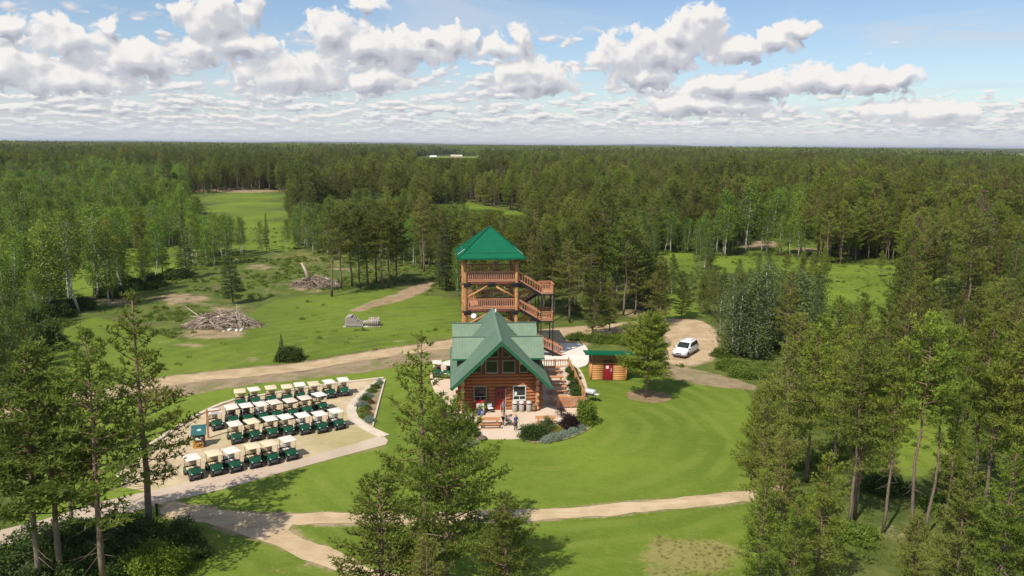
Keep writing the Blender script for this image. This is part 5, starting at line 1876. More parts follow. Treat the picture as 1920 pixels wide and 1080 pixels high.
# ------------------------------------------------------------------ brush piles and the log stack on the meadow
def brush_pile(loc, rx, ry, h, n_obj, n_stuff, label, seed, mats_=(pale_stick, brown_stick), tall=3):
    t = thing('brush_pile', label, 'brush pile', loc)
    r = random.Random(seed)
    def stick(big):
        a = r.uniform(0, 6.28); q_ = math.sqrt(r.random())
        x, y = rx * q_ * math.cos(a), ry * q_ * math.sin(a)
        zc = h * (1 - q_ ** 1.6) * r.uniform(.35, 1.0) + .12
        L = r.uniform(1.6, 3.8) if big else r.uniform(.7, 2.2)
        yaw = math.atan2(y, x) + r.uniform(-1.3, 1.3); el = r.uniform(-.45, .35) - (.25 if q_ > .5 else 0)
        d = Vector((math.cos(yaw) * math.cos(el), math.sin(yaw) * math.cos(el), math.sin(el)))
        p0 = Vector((x, y, zc)) - d * L / 2; p2 = Vector((x, y, zc)) + d * L / 2
        mid_ = (p0 + p2) / 2 + Vector((r.uniform(-.15, .15), r.uniform(-.15, .15), r.uniform(-.05, .2)))
        for p in (p0, mid_, p2):
            p.z = max(p.z, .05)
        return p0, mid_, p2
    for i in range(n_obj):
        p0, p1, p2 = stick(True)
        ra = r.uniform(.06, .12)
        MB().path([p0, p1, p2], [ra, ra * .8, ra * .45], 6).build('branch', mats_[0] if r.random() < .4 else mats_[1], t)
    for i in range(tall):
        a = r.uniform(-.5, .5); x = r.uniform(-.6, .6) * rx
        p0 = Vector((x, 0, h * .4)); p2 = p0 + Vector((math.sin(a) * 2.2 + (2.2, -1.8, 1.2, -1.0)[i % 4], r.uniform(-.5, .5), h * .5 + r.uniform(.3, 1.3)))
        MB().path([p0, (p0 + p2) / 2 + Vector((.3, 0, -.25)), p2], [.12, .09, .03], 6).build('branch', mats_[0], t)
    for mt in mats_:
        m = MB()
        for i in range(n_stuff // 2):
            p0, p1, p2 = stick(False)
            ra = r.uniform(.02, .05)
            m.path([p0, p1, p2], [ra, ra * .8, ra * .3], 3)
        tag(m.build('twigs', mt, t), kind='stuff')
    return t


p1 = G(418, 611); p2 = G(592, 536)
brush_pile((p1.x, p1.y, -.1), 5.4, 3.0, 2.4, 70, 900, 'larger grey brown brush pile of dead branches on the meadow beside the young spruce', 5, tall=3)
brush_pile((p2.x, p2.y, -.1), 4.6, 3.0, 2.0, 50, 600, 'brush pile with one thick pale trunk sticking up beside the pine grove', 6, tall=1)
bpile = [o for o in bpy.data.objects if o.name.startswith('brush_pile')][-1]
MB().path([(-1.0, -.3, 1.2), (-1.6, -.2, 2.7), (-2.4, -.2, 4.4)], [.30, .27, .20], 8).build('trunk', pale_stick, bpile)
MB().path([(-1.2, .3, 1.0), (-2.0, .2, 2.6)], [.14, .08], 6).build('branch', pale_stick, bpile)
stone_m = simple('pale_stone', (0.66, .62, .55), (.5, .46, .4), 5, .9, bmp=.4)
rs = random.Random(4)
for i in range(9):
    q = G(rs.uniform(412, 432) if i < 5 else rs.uniform(440, 462), rs.uniform(617, 623))
    m = MB(); rr = rs.uniform(.16, .32)
    ico = [(rr * math.cos(a) * math.cos(e) * rs.uniform(.8, 1.2), rr * math.sin(a) * math.cos(e) * rs.uniform(.8, 1.2), .1 + rr * .75 * math.sin(e)) for e in (-.6, 0, .6) for a in np.linspace(0, 2 * math.pi, 8)[:-1]]
    ico += [(0, 0, .1 + rr * .8)]
    f = [(k * 7 + j, k * 7 + (j + 1) % 7, (k + 1) * 7 + (j + 1) % 7, (k + 1) * 7 + j) for k in range(2) for j in range(7)] + [(14 + j, 14 + (j + 1) % 7, 21) for j in range(7)]
    m.add(ico, f)
    tag(m.build('stone', stone_m, None, (q.x, q.y, -.02), rs.uniform(0, 6)), 'pale stone lying at the foot of the larger brush pile', 'stone', 'pale stones by the larger brush pile')
q = G(680, 611)
ls = thing('log_sculpture', 'grey weathered stack of boards and short logs on two skids in the meadow', 'log stack', (q.x, q.y, -.15), rad(2))
for y in (-.7, .7):
    put_log(ls, (-2.7, y, .16), (2.7, y, .16), .15, (grey_wood, grey_wood), 'skid', seed=int(y * 10))
for k in range(7):
    w = 2.5 - k * .22
    o = MB().box(-2.35, -.95, .33 + k * .17, -2.35 + w, .95 - .1 * (k % 2), .46 + k * .17).build('board', grey_wood, ls)
for k in range(4):
    MB().box(-2.2 + k * .16, -1.0, 1.53 + k * .05, -1.5 + k * .02, .8, 1.62 + k * .05).build('board', grey_wood, ls)
for k in range(2):
    put_log(ls, (.1, -.3 + .6 * k, .75), (.95, -.3 + .6 * k, .75), .12, (grey_wood, pale_stick), 'rail', seed=k)
for k in range(6):
    x = .95 + k * .26
    put_log(ls, (x, -.85, .33), (x, -.65, 1.35), .085, (grey_wood, pale_stick), 'stake', 8, seed=k)
    put_log(ls, (x, .75, .33), (x, .6, 1.30), .085, (grey_wood, pale_stick), 'stake', 8, seed=k + 9)
for k in range(3):
    put_log(ls, (.9, -.4 + .4 * k, .62 + .24 * (k % 2)), (2.5, -.4 + .4 * k, .62 + .24 * (k % 2)), .15, (grey_wood, pale_stick), 'short_log', seed=k + 30)

# signpost by the small bush on the meadow
q = G(530, 668)
so = thing('marker_post', 'white marker post with a small black box by the meadow bush', 'post', (q.x, q.y, 0))
MB().box(-.06, -.06, 0, .06, .06, 1.15).build('post', white_trim, so)
MB().bbox(-.62, -.12, .18, -.30, .1, .55, .02).build('box', cart_black, so)
q = G(862, 818)
lg = thing('log', 'dark weathered log propped up among the bushes left of the patio', 'log', (q.x, q.y, .1))
put_log(lg, (-.6, -.4, .25), (1.1, 1.0, 1.25), .27, (wood('log_black', (.05, .045, .04), (.09, .08, .07), (.02, .02, .02)), grey_wood), 'stem', 12)
q = G(905, 824)
st_ = MB().lathe((0, 0, 0), [(0, 0), (.40, 0), (.42, .12), (.30, .24), (0, .28)], 10).build('stone', simple('dark_stone', (.10, .075, .06), (.16, .12, .09), 6, .9, bmp=.3), None, (q.x, q.y, .045))
tag(st_, 'dark rounded stone on the left edge of the patio', 'stone')
q = G(610, 873)
# small lamp / marker near the road fork
q = G(295, 966)
mk = thing('marker_post', 'short dark post at the foot of the tall pine beside the road fork', 'post', (q.x, q.y, 0))
MB().box(-.06, -.06, 0, .06, .06, .75).build('post', cart_black, mk)
MB().bbox(-.09, -.09, .75, .09, .09, .86, .02).build('cap', cart_black, mk)

# ------------------------------------------------------------------ people
def skin_mesh(name, pts, edges, radii, mat, sub=2):
    me = bpy.data.meshes.new(name)
    me.from_pydata([Vector(p) for p in pts], edges, [])
    ob = bpy.data.objects.new('tmp', me); C.objects.link(ob)
    md = ob.modifiers.new('s', 'SKIN'); md.use_smooth_shade = True
    for v, r in zip(me.skin_vertices[0].data, radii):
        v.radius = r if hasattr(r, '__len__') else (r, r)
    me.skin_vertices[0].data[0].use_root = True
    ss = ob.modifiers.new('u', 'SUBSURF'); ss.levels = sub; ss.render_levels = sub
    dg = bpy.context.evaluated_depsgraph_get(); dg.update()
    out = bpy.data.meshes.new_from_object(ob.evaluated_get(dg))
    bpy.data.objects.remove(ob)
    out.materials.clear(); out.materials.append(mat)
    out.polygons.foreach_set('use_smooth', [True] * len(out.polygons))
    return out


skin_m = simple('skin', (0.50, 0.29, 0.19), (0.46, 0.26, 0.17), 3, .55)
shoe_m = simple('shoe', (0.5, .48, .46), (.4, .38, .36), 4, .6)


def person(label, loc, rot, h, shirt, legs_mat, hair, pose, shorts=True, sleeves=True, group=None):
    t = thing('person', label, 'person', loc, rot, group)
    s = h / 1.75
    ar, al = pose.get('ar', ((.27, -.03, 1.13), (.29, -.14, .90))), pose.get('al', ((-.27, -.03, 1.13), (-.29, -.10, .90)))
    kr, kl = pose.get('kr', ((.11, -.02, .50), (.12, .02, .08))), pose.get('kl', ((-.11, -.02, .50), (-.12, .02, .08)))
    J = {'pel': (0, 0, .95), 'spi': (0, .0, 1.15), 'che': (0, .01, 1.34), 'nec': (0, .0, 1.49), 'hd0': (0, -.015, 1.58), 'hd1': (0, -.015, 1.72),
         'sr': (.17, .01, 1.40), 'sl': (-.17, .01, 1.40), 'er': ar[0], 'wr': ar[1], 'el': al[0], 'wl': al[1],
         'hr': (.09, 0, .90), 'hl': (-.09, 0, .90), 'kr': kr[0], 'fr': kr[1], 'kl': kl[0], 'fl': kl[1]}
    J['tr'] = (J['fr'][0] + .01, J['fr'][1] - .17, .04); J['tl'] = (J['fl'][0] - .01, J['fl'][1] - .17, .04)
    names = list(J); idx = {n: i for i, n in enumerate(names)}
    E = [('pel', 'spi'), ('spi', 'che'), ('che', 'nec'), ('nec', 'hd0'), ('hd0', 'hd1'), ('che', 'sr'), ('che', 'sl'), ('sr', 'er'), ('er', 'wr'), ('sl', 'el'), ('el', 'wl'),
         ('pel', 'hr'), ('pel', 'hl'), ('hr', 'kr'), ('kr', 'fr'), ('hl', 'kl'), ('kl', 'fl'), ('fr', 'tr'), ('fl', 'tl')]
    R = dict(pel=(.14, .105), spi=(.125, .09), che=(.145, .10), nec=(.052, .052), hd0=(.085, .095), hd1=(.072, .085), sr=(.06, .06), sl=(.06, .06), er=(.042, .042), el=(.042, .042),
             wr=(.03, .03), wl=(.03, .03), hr=(.088, .088), hl=(.088, .088), kr=(.058, .058), kl=(.058, .058), fr=(.042, .042), fl=(.042, .042), tr=(.04, .035), tl=(.04, .035))
    pts = [Vector(J[n]) * s for n in names]
    # hands: palm, four fingers and a thumb
    body_e = [(idx[a], idx[b]) for a, b in E]; rr = [tuple(x * s for x in R[n]) for n in names]
    for sd in ('r', 'l'):
        w = Vector(J['w' + sd]); e = Vector(J['e' + sd]); d = (w - e).normalized(); sg = 1 if sd == 'r' else -1
        side_ = Vector((0, -1, 0)) if abs(d.y) < .8 else Vector((-sg, 0, 0))
        palm = w + d * .085
        pts.append(palm * s); rr.append((.034 * s, .018 * s)); pi = len(pts) - 1; body_e.append((idx['w' + sd], pi))
        for f in range(4):
            q1 = palm + d * .05 + side_ * (.024 - .016 * f); q2 = q1 + d * (.040 - .005 * abs(f - 1.3)) + Vector((-sg * .012, 0, 0))
            pts += [q1 * s, q2 * s]; rr += [(.010 * s,) * 2, (.008 * s,) * 2]
            body_e += [(pi, len(pts) - 2), (len(pts) - 2, len(pts) - 1)]
        q1 = w + d * .04 + side_ * .045; q2 = q1 + d * .045 + side_ * .018
        pts += [q1 * s, q2 * s]; rr += [(.012 * s,) * 2, (.009 * s,) * 2]
        body_e += [(idx['w' + sd], len(pts) - 2), (len(pts) - 2, len(pts) - 1)]
    # nose and ears
    hd = Vector((0, -.015, 1.62))
    for q in (Vector((0, -.125, 1.615)), Vector((.092, .01, 1.62)), Vector((-.092, .01, 1.62))):
        pts.append(q * s); rr.append((.014 * s,) * 2); body_e.append((idx['hd0'], len(pts) - 1))
    body = link('body', skin_mesh('body', pts, body_e, rr, skin_m), t)
    fm = MB()
    for sg in (-1, 1):
        fm.lathe(Vector((sg * .034, -.102, 1.640)) * s, [(0, -.010 * s), (.011 * s, 0), (0, .010 * s)], 6)
    fm.build('eyes', cart_black, t)
    MB().bbox(-.026 * s, -.108 * s, 1.574 * s, .026 * s, -.098 * s, 1.582 * s, .002).build('mouth', sign_red, t)
    # shirt
    sp_ = [Vector(J[n]) * s for n in ('pel', 'spi', 'che', 'nec', 'sr', 'sl')]
    sp_[0] = sp_[0] + Vector((0, 0, -.02 * s)); sp_[3] = Vector((0, 0, 1.455 * s))
    se = [(0, 1), (1, 2), (2, 3), (2, 4), (2, 5)]
    sr_ = [(.158 * s, .122 * s), (.145 * s, .108 * s), (.163 * s, .118 * s), (.066 * s, .066 * s), (.077 * s, .077 * s), (.077 * s, .077 * s)]
    if sleeves:
        for sd, k in (('r', 4), ('l', 5)):
            a = Vector(J['s' + sd]); b = Vector(J['e' + sd])
            sp_.append((a + (b - a) * .62) * s); sr_.append((.060 * s,) * 2); se.append((k, len(sp_) - 1))
    link('shirt', skin_mesh('shirt', sp_, se, sr_, shirt), t)
    cut = .72 if shorts else 0
    lp = [Vector((0, 0, .97)) * s, Vector(J['hr']) * s, Vector(J['hl']) * s]
    le = [(0, 1), (0, 2)]; lr = [(.162 * s, .126 * s), (.108 * s,) * 2, (.108 * s,) * 2]
    for sd, k in (('r', 1), ('l', 2)):
        a, b, c = Vector(J['h' + sd]), Vector(J['k' + sd]), Vector(J['f' + sd])
        if shorts:
            lp.append((a + (b - a) * .86) * s); lr.append((.088 * s,) * 2); le.append((k, len(lp) - 1))
        else:
            lp.append(b * s); lr.append((.078 * s,) * 2); le.append((k, len(lp) - 1))
            lp.append((c + Vector((0, 0, .02))) * s); lr.append((.062 * s,) * 2); le.append((len(lp) - 2, len(lp) - 1))
    link('shorts' if shorts else 'trousers', skin_mesh('legs', lp, le, lr, legs_mat), t)
    hp_ = [Vector((0, .012, 1.64)) * s, Vector((0, .012, 1.735)) * s]; hr_ = [(.098 * s, .098 * s), (.080 * s, .088 * s)]; he = [(0, 1)]
    if pose.get('long'):
        hp_.append(Vector((0, .07, 1.46)) * s); hr_.append((.075 * s, .05 * s)); he.append((0, 2))
    h_ = link('hair', skin_mesh('hair', [p + Vector((0, .022 * s, .012 * s)) for p in hp_], he, hr_, hair), t)
    for sd in ('r', 'l'):
        f = Vector(J['f' + sd]) * s
        MB().bbox(f.x - .055 * s, f.y - .21 * s, f.z - .08 * s, f.x + .055 * s, f.y + .07 * s, f.z + .005, .025).build('shoe', shoe_m, t)
    return t


hair_d = simple('hair_dark', (.03, .022, .018), (.05, .035, .025), 8, .6)
hair_b = simple('hair_brown', (.12, .075, .045), (.16, .10, .06), 8, .6)
navy = simple('shirt_blue', (.045, .085, .26), (.06, .10, .30), 6, .8)
greym = simple('shirt_grey', (.16, .16, .15), (.22, .22, .20), 6, .8)
whitem = simple('shirt_white', (.66, .66, .68), (.58, .58, .6), 6, .8)
blackm = simple('shorts_black', (.018, .018, .02), (.03, .03, .03), 6, .8)
khaki = simple('trousers_dark', (.05, .05, .06), (.07, .07, .075), 6, .8)
q = G(967, 809)
person('person in a blue shirt and dark trousers standing alone on the patio', (q.x, q.y, .04), rad(35), 1.62, navy, khaki, hair_d, {}, shorts=False)
q = G(943, 799)
person('person in a white top and black shorts standing beside the stroller', (q.x, q.y, .04), rad(70), 1.68, whitem, blackm, hair_b,
       {'ar': ((.27, -.12, 1.14), (.26, -.36, 1.02)), 'al': ((-.27, -.12, 1.14), (-.26, -.36, 1.02)), 'long': True}, sleeves=False)
q = G(943.5, 785)
person('person in a grey shirt standing behind the stroller nearest the red door', (q.x, q.y, .04), rad(10), 1.74, greym, blackm, hair_d,
       {'ar': ((.29, -.05, 1.13), (.20, -.26, 1.02)), 'long': True})
# stroller with a seated child
q = G(953, 798)
stl = thing('stroller', 'stroller with big spoked wheels on the patio between the two adults', 'stroller', (q.x, q.y, .04), rad(75))
for x in (-.27, .27):
    o = MB(); kk = 18
    o.path([(x, .25 + .28 * math.cos(2 * math.pi * i / kk), .29 + .28 * math.sin(2 * math.pi * i / kk)) for i in range(kk + 1)], .028, 6, False)
    wv_ = o.build('wheel', tyre_mat, stl)
    sp2 = MB()
    for k in range(6):
        a = math.pi * k / 3
        sp2.tube((x, .25, .29), (x, .25 + .27 * math.cos(a), .29 + .27 * math.sin(a)), .008, n=4)
    sp2.tube((x - .03, .25, .29), (x + .03, .25, .29), .04, n=8)
    sp2.build('spokes', rim_mat, wv_)
    MB().path([(x * .9, -.62, .16), (x * .9, .22, .48), (x * .9, .55, 1.02)], .018, 6).build('frame_tube', steel_black, stl)
o = MB(); o.path([(0, -.62 + .15 * math.cos(2 * math.pi * i / 14), .16 + .15 * math.sin(2 * math.pi * i / 14)) for i in range(15)], .024, 6, False)
o.build('wheel', tyre_mat, stl)
MB().tube((-.25, -.62, .16), (.25, -.62, .16), .018, n=6).build('axle', steel_black, stl)
MB().tube((-.25, .55, 1.02), (.25, .55, 1.02), .02, n=6).build('handle', steel_black, stl)
MB().bbox(-.22, -.32, .40, .22, .12, .47, .03).build('seat', greym, stl)
MB().bbox(-.22, .08, .45, .22, .16, .95, .03, Matrix.Translation((0, .1, .45)) @ Matrix.Rotation(rad(-16), 4, 'X') @ Matrix.Translation((0, -.1, -.45))).build('backrest', greym, stl)

ch = person('small child in a white top sitting in the stroller', (q.x, q.y, .06), rad(75), 1.02, whitem, khaki, hair_b,
            {'kr': ((.10, -.34, .90), (.11, -.40, .52)), 'kl': ((-.10, -.34, .90), (-.11, -.40, .52)), 'ar': ((.25, -.06, 1.12), (.20, -.28, 1.02)), 'al': ((-.25, -.06, 1.12), (-.20, -.28, 1.02))})
# ------------------------------------------------------------------ garden shrubs
def shrub(name, label, px, py, rx, ry, h, mat, n=700, lsize=.12, seed=0, lumps=.22, group=None, z=0.05, cat='shrub', stems=True):
    p = G(px, py)
    o = thing(name, label, cat, (p.x, p.y, z), 0, group)
    link('foliage', bush_mesh(seed, rx, ry, h, n, lsize, mat, .07 + .05 * min(rx, 2), lumps), o)
    if stems:
        m = MB(); r = random.Random(seed)
        for k in range(5):
            a = r.uniform(0, 6.28)
            m.path([(0, 0, 0), (rx * .35 * math.cos(a), ry * .35 * math.sin(a), h * .4), (rx * .6 * math.cos(a + .3), ry * .6 * math.sin(a + .3), h * .72)], [.03, .02, .008], 4, False)
        m.build('stems', spruce_bark, o)
    return o


shrub('juniper_shrub', 'wide dark green juniper at the front right edge of the patio', 997, 822, 1.15, .85, 1.25, shrub_green, 1500, .10, 31)
shrub('shrub', 'upright mid green shrub behind the dark juniper', 1026, 812, .72, .6, 1.45, willow_green, 900, .11, 32)
shrub('shrub', 'small bright yellow shrub between the silver mounds', 1043, 813, .50, .42, .8, yellow_leaf, 600, .10, 33)
shrub('barberry_shrub', 'rounded dark purple shrub in front of the lattice fence', 1067, 804, .95, .8, 1.25, purple_leaf, 1400, .11, 34)
shrub('shrub', 'tall yellow green shrub at the fence corner', 1098, 794, 1.0, .9, 1.9, lime_green, 1500, .15, 35, .3)
for i, (px, py, r_, lab) in enumerate(((1024, 829, .46, 'silver grey mound in front of the juniper, leftmost of the border mounds'), (1040, 825, .58, 'larger silver grey mound, second in the patio border'),
                                       (1058, 819, .52, 'silver grey mound, third in the patio border below the purple shrub'), (1075, 813, .46, 'silver grey mound, fourth in the patio border'),
                                       (1089, 806, .38, 'small silver grey mound at the right end of the patio border'))):
    shrub('silver_mound', lab, px, py, r_, r_ * .85, r_ * 1.05, silver_leaf, 550, .075, 40 + i, .1, 'silver mounds along the patio border')
shrub('clipped_shrub', 'clipped olive green dome shrub at the left edge of the patio', 880, 818, .78, .78, 1.5, aspen_green, 1500, .085, 50, .05)
shrub('shrub', 'tall loose green shrub left of the clipped dome shrub', 866, 822, .8, .7, 1.7, shrub_green, 900, .13, 51, .3)
for i, (px, py, r_) in enumerate(((868, 834, .5), (884, 832, .45), (858, 826, .42))):
    shrub('silver_mound', ('silver green mound below the clipped dome shrub', 'small silver green mound at the lawn edge right of the clipped dome', 'silver green mound half hidden behind the front pine')[i], px, py, r_, r_, r_, silver_leaf, 480, .08, 55 + i, .12)
for i, (px, py, rr, h) in enumerate(((1071, 698, .55, .75), (1075, 712, .7, .9), (1079, 728, .75, .95), (1083, 742, .8, 1.0))):
    shrub('shrub', 'green shrub inside the side patio fence, %s from the back' % ORD[i], px, py, rr, rr, h, shrub_green, 700, .11, 60 + i, .25, 'shrubs inside the side patio fence')
shrub('spindly_shrub', 'spindly dark shrub against the lattice fence', 1052, 781, .5, .35, 1.3, purple_leaf, 90, .10, 66, .3)
bed = [(712, 721, .42, .5, silver_leaf), (704, 728, .5, .45, shrub_green), (697, 736, .55, .5, weed_green), (690, 744, .5, .4, silver_leaf), (684, 752, .6, .55, shrub_green), (695, 757, .35, .3, red_flower),
       (678, 762, .6, .5, silver_leaf), (689, 768, .4, .3, shrub_green), (681, 773, .55, .4, weed_green), (691, 780, .4, .35, red_flower), (683, 784, .5, .45, weed_green), (694, 792, .55, .5, silver_leaf)]
WHERE = ['at the pointed far tip', 'second from the far tip', 'third from the far tip', 'silver one near the middle kerb', 'dark green one at the middle', 'reddish one beside the thin kerb', 'big silver one at the curve', 'small one in the middle of the near half',
         'pale green one hugging the curved walkway', 'reddish one near the thin kerb', 'second from the near tip', 'silver one at the near tip']
for i, (px, py, r_, h, mt) in enumerate(bed):
    shrub('bedding_plant', 'low plant in the wedge shaped bed, ' + WHERE[i], px, py, r_ * .95, r_ * .8, h, mt, 330, .08, 70 + i, .3, 'plants in the wedge shaped bed', cat='plant', stems=False)
tree_px('spruce0', 527, 672, 625, 'very small spruce beside the marker post on the meadow', wide=1.1)
shrub('shrub', 'dense dark green shrub by the road next to the marker post', 543, 675, 1.7, 1.3, 1.5, shrub_green, 1800, .17, 90, .2, z=0)
shrub('shrub', 'bright green shrub in the bottom left corner below the tall pines', 300, 1074, 1.9, 1.5, 1.5, lime_green, 2200, .15, 91, .3, z=0)
und = [(40, 1060, 2.3, 1.3), (110, 1040, 2.0, 1.4), (165, 1020, 2.1, 1.5), (220, 1010, 2.2, 1.4), (262, 1030, 1.9, 1.3), (215, 1055, 2.2, 1.3), (140, 1075, 2.2, 1.2), (320, 1020, 1.5, .9), (60, 1095, 2.3, 1.4), (345, 1042, 1.2, .7)]
UW = ['far left under the pines', 'between the two left trunks', 'left of the middle trunk', 'right of the middle trunk by the path', 'in front of the road fork', 'in the middle of the thicket', 'at the bottom edge', 'nearest the road', 'in the bottom left corner', 'at the right end on the lawn']
for i, (px, py, r_, h) in enumerate(und):
    shrub('shrub', 'dark shrub below the left pines, ' + UW[i], px, py, r_, r_ * .75, h, shrub_green, 1700, .17, 100 + i, .6, 'undergrowth below the left pines', z=0)
for i, (px, py, r_, h) in enumerate(((1085, 636, 1.6, .8), (1120, 640, 2.0, 1.0), (1155, 641, 1.9, .9), (1185, 640, 1.7, .9), (1370, 690, 1.8, 1.1), (1352, 668, 1.2, .9), (1400, 706, 2.0, 1.2), (1380, 640, 2.0, 1.4))):
    shrub('shrub', ('low weedy shrub behind the shed, ' + ORD[i] + ' from the left') if i < 4 else 'low weedy shrub at the edge of the right woods, ' + ORD[i - 4] + ' along the lawn', px, py, r_, r_ * .7, h, weed_green, 900, .15, 120 + i, .3,
          'weedy shrubs behind the shed' if i < 4 else 'weedy shrubs at the edge of the right woods', z=0)
q = pxs((40, 585), (100, 590), (150, 578), (210, 556), (250, 540), (290, 535), (330, 520), (60, 640), (30, 670), (90, 655))
for i, p in enumerate(q):
    r_ = 2.6 + .5 * math.sin(i * 2.1)
    o = thing('shrub', ('dark bushy shrub at the foot of the left wood, %s from the left' % ORD[i]) if i < 7 else ('big dark shrub on the left edge of the picture beside the meadow, %s' % ('upper', 'lower', 'right')[i - 7]), 'shrub', (p.x, p.y, -.2), 0, 'shrubs along the left wood')
    link('foliage', bush_mesh(140 + i, r_, r_ * .8, 2.0 + (1.6 if i >= 7 else 0), 1500, .24, shrub_green, .2, .3), o)

# ------------------------------------------------------------------ trees one can point at
put = tree_px
put('pine8', 281, 998, 545, 'tall slim pine standing alone by the road fork', wide=1.2, rot=1.0)
put('pine2', 196, 1100, 612, 'tall pine with long bare trunk, second from the road fork', wide=1.3, rot=2.0)
put('pine0', 118, 1092, 640, 'tall pine in the left group, third from the road fork', wide=1.4, rot=4.0)
put('pine0', 136, 1012, 690, 'pine with pale double trunk behind the left group', wide=1.2, rot=.5)
put('pine2', 70, 1105, 652, 'bushy pine near the left edge with olive crown', wide=1.3, rot=3.1)
put('pine1', -28, 1120, 720, 'pine cut by the left edge of the picture', wide=1.3, rot=5.1)
put('pine8', 792, 1066, 626, 'slim pine with a narrow top rising left of the lodge patio', wide=1.35, rot=.3)
put('pine9', 840, 1135, 762, 'broad olive pine in front of the lawn, right beside the slim one', wide=1.0, rot=2.2)
put('pine5', 716, 1235, 892, 'dark bushy pine at the bottom, left of the broad olive pine', wide=1.5, rot=1.2)
put('pine6', 946, 1205, 925, 'bushy young pine at the bottom, right of the broad olive pine', wide=1.3, rot=4.4)
put('pine5', 800, 1300, 1010, 'low young pine at the bottom edge between the bushy pines', wide=1.1, rot=.9)
put('pine7', 1211, 745, 594, 'lone pine with a mulch ring on the lawn beside the shed', wide=1.0, rot=1.7)
put('spruce0', 437, 566, 440, 'dark green spruce standing alone above the larger brush pile', wide=1.25, rot=.4)
put('spruce1', 350, 520, 402, 'olive spruce at the upper left corner of the meadow', wide=1.3, rot=1.4)
# pine grove behind the tower's left side
grove = [(622, 556, 372), (640, 541, 380), (660, 535, 376), (676, 541, 385), (690, 536, 372), (716, 541, 380), (728, 539, 392), (742, 534, 380), (824, 535, 392), (706, 528, 378)]
GW = ['with the trunk nearest the brush pile', 'second trunk from the brush pile', 'third trunk from the brush pile', 'fourth trunk from the brush pile', 'in the middle of the grove', 'left of the thick cluster', 'in the thick cluster', 'right end of the cluster by the dirt track', 'standing apart near the tower', 'at the back of the grove']
for i, (bx, by, ty) in enumerate(grove):
    put(('pine1', 'pine0', 'pine3', 'pine2')[i % 4], bx, by, ty, 'bare trunked pine in the meadow grove, ' + GW[i], group='pine grove on the meadow', wide=1.25)
# behind and right of the tower and shed
mids = [('pine5', 1112, 632, 505, 'bushy pine behind the shed roof', 1.15), ('pine6', 1143, 622, 520, 'smaller pine close behind the shed pine', 1.0), ('pine2', 1068, 604, 452, 'dark tall pine right of the tower stairs', 1.5),
        ('pine6', 1236, 610, 480, 'tall dense pine left of the van loop', 1.2), ('pine5', 1278, 598, 508, 'broad pine directly behind the van', 1.2), ('pine2', 1190, 590, 455, 'tall pine behind the road bend', 1.4),
        ('pine5', 1318, 590, 512, 'bushy pine behind the right side of the van loop', 1.1), ('pine4', 1040, 590, 470, 'slim pine touching the top landing of the tower', 1.3), ('spruce1', 1225, 575, 462, 'dark spruce deep behind the van', 1.3)]
for key, bx, by, ty, lab, w in mids:
    put(key, bx, by, ty, lab, wide=w)
wil = [('willow0', 1378, 664, 512, 1.25), ('willow1', 1418, 672, 502, 1.3), ('willow0', 1455, 650, 492, 1.25), ('willow1', 1500, 655, 502, 1.3), ('aspen1', 1350, 630, 514, 1.2), ('aspen3', 1440, 620, 500, 1.2), ('aspen0', 1530, 640, 508, 1.2)]
WW = ['nearest the van', 'in the middle of the clump', 'behind the middle', 'at the right end', 'slim one beside the road loop', 'tall one at the back', 'slim one at the right end']
for i, (key, bx, by, ty, w) in enumerate(wil):
    put(key, bx, by, ty, 'grey green leafy tree right of the van, ' + WW[i], group='leafy clump right of the van', wide=w)
# the woods on the right, near part
right = [('pine2', 1424, 1004, 700, 1.2), ('pine5', 1408, 900, 735, .95), ('pine2', 1470, 930, 640, 1.25), ('pine0', 1512, 905, 610, 1.3), ('pine6', 1455, 1062, 800, 1.1), ('pine2', 1560, 880, 610, 1.25),
         ('pine0', 1602, 975, 612, 1.25), ('pine1', 1590, 990, 640, 1.1), ('pine1', 1655, 1000, 640, 1.0), ('pine3', 1705, 1015, 590, 1.0), ('pine3', 1735, 1010, 610, .9), ('pine1', 1826, 935, 590, 1.25), ('pine2', 1842, 950, 620, 1.2),
         ('pine1', 1884, 985, 585, 1.2), ('pine2', 1930, 1000, 560, 1.3), ('pine5', 1530, 1130, 845, 1.15), ('pine5', 1790, 1120, 860, 1.15), ('pine6', 1868, 1150, 830, 1.1), ('pine5', 1935, 1120, 880, 1.1),
         ('pine0', 1810, 790, 540, 1.3), ('pine6', 1880, 820, 560, 1.2), ('pine2', 1580, 790, 585, 1.2), ('pine2', 1850, 740, 520, 1.3),
         ('pine0', 1920, 780, 520, 1.3), ('pine3', 1490, 800, 590, 1.2), ('pine6', 1700, 1180, 960, 1.2), ('pine5', 1420, 1110, 880, 1.0), ('pine6', 1480, 1190, 930, 1.1), ('pine4', 1770, 1000, 700, 1.0), ('pine2', 1905, 900, 600, 1.2), ('pine3', 1715, 720, 520, 1.3)]
RW = ['left front one with low branches at the lawn edge', 'low one behind the end of the front road', 'second from the lawn edge', 'tall one third from the lawn edge', 'young bushy one at the lower left edge', 'tall one left of the big bare trunk', 'big one with the leaning bare trunk in the middle',
      'thinner one beside the big leaning trunk', 'one standing before the grassy gap', 'one with a long reddish trunk left of the grassy gap', 'one with a long reddish trunk right of the grassy gap', 'tall one with bare trunk right of the gap', 'one close behind the tall bare trunk',
      'tall one near the right edge', 'one cut by the right edge', 'bushy young one at the bottom left of the wood', 'bushy young one below the grassy gap', 'bushy young one at the bottom right', 'young one in the bottom right corner',
      'one right of the back of the gap', 'bushy one far right at mid height', 'one behind the big leaning trunk', 'far one at the right', 'far one at the right edge', 'far one above the lawn edge',
      'low bushy one at the very bottom', 'low one at the bottom by the dry grass', 'low bushy one at the bottom edge left', 'slim one in front of the gap', 'one behind the trunk near the right edge', 'far tall one beyond the grassy gap']
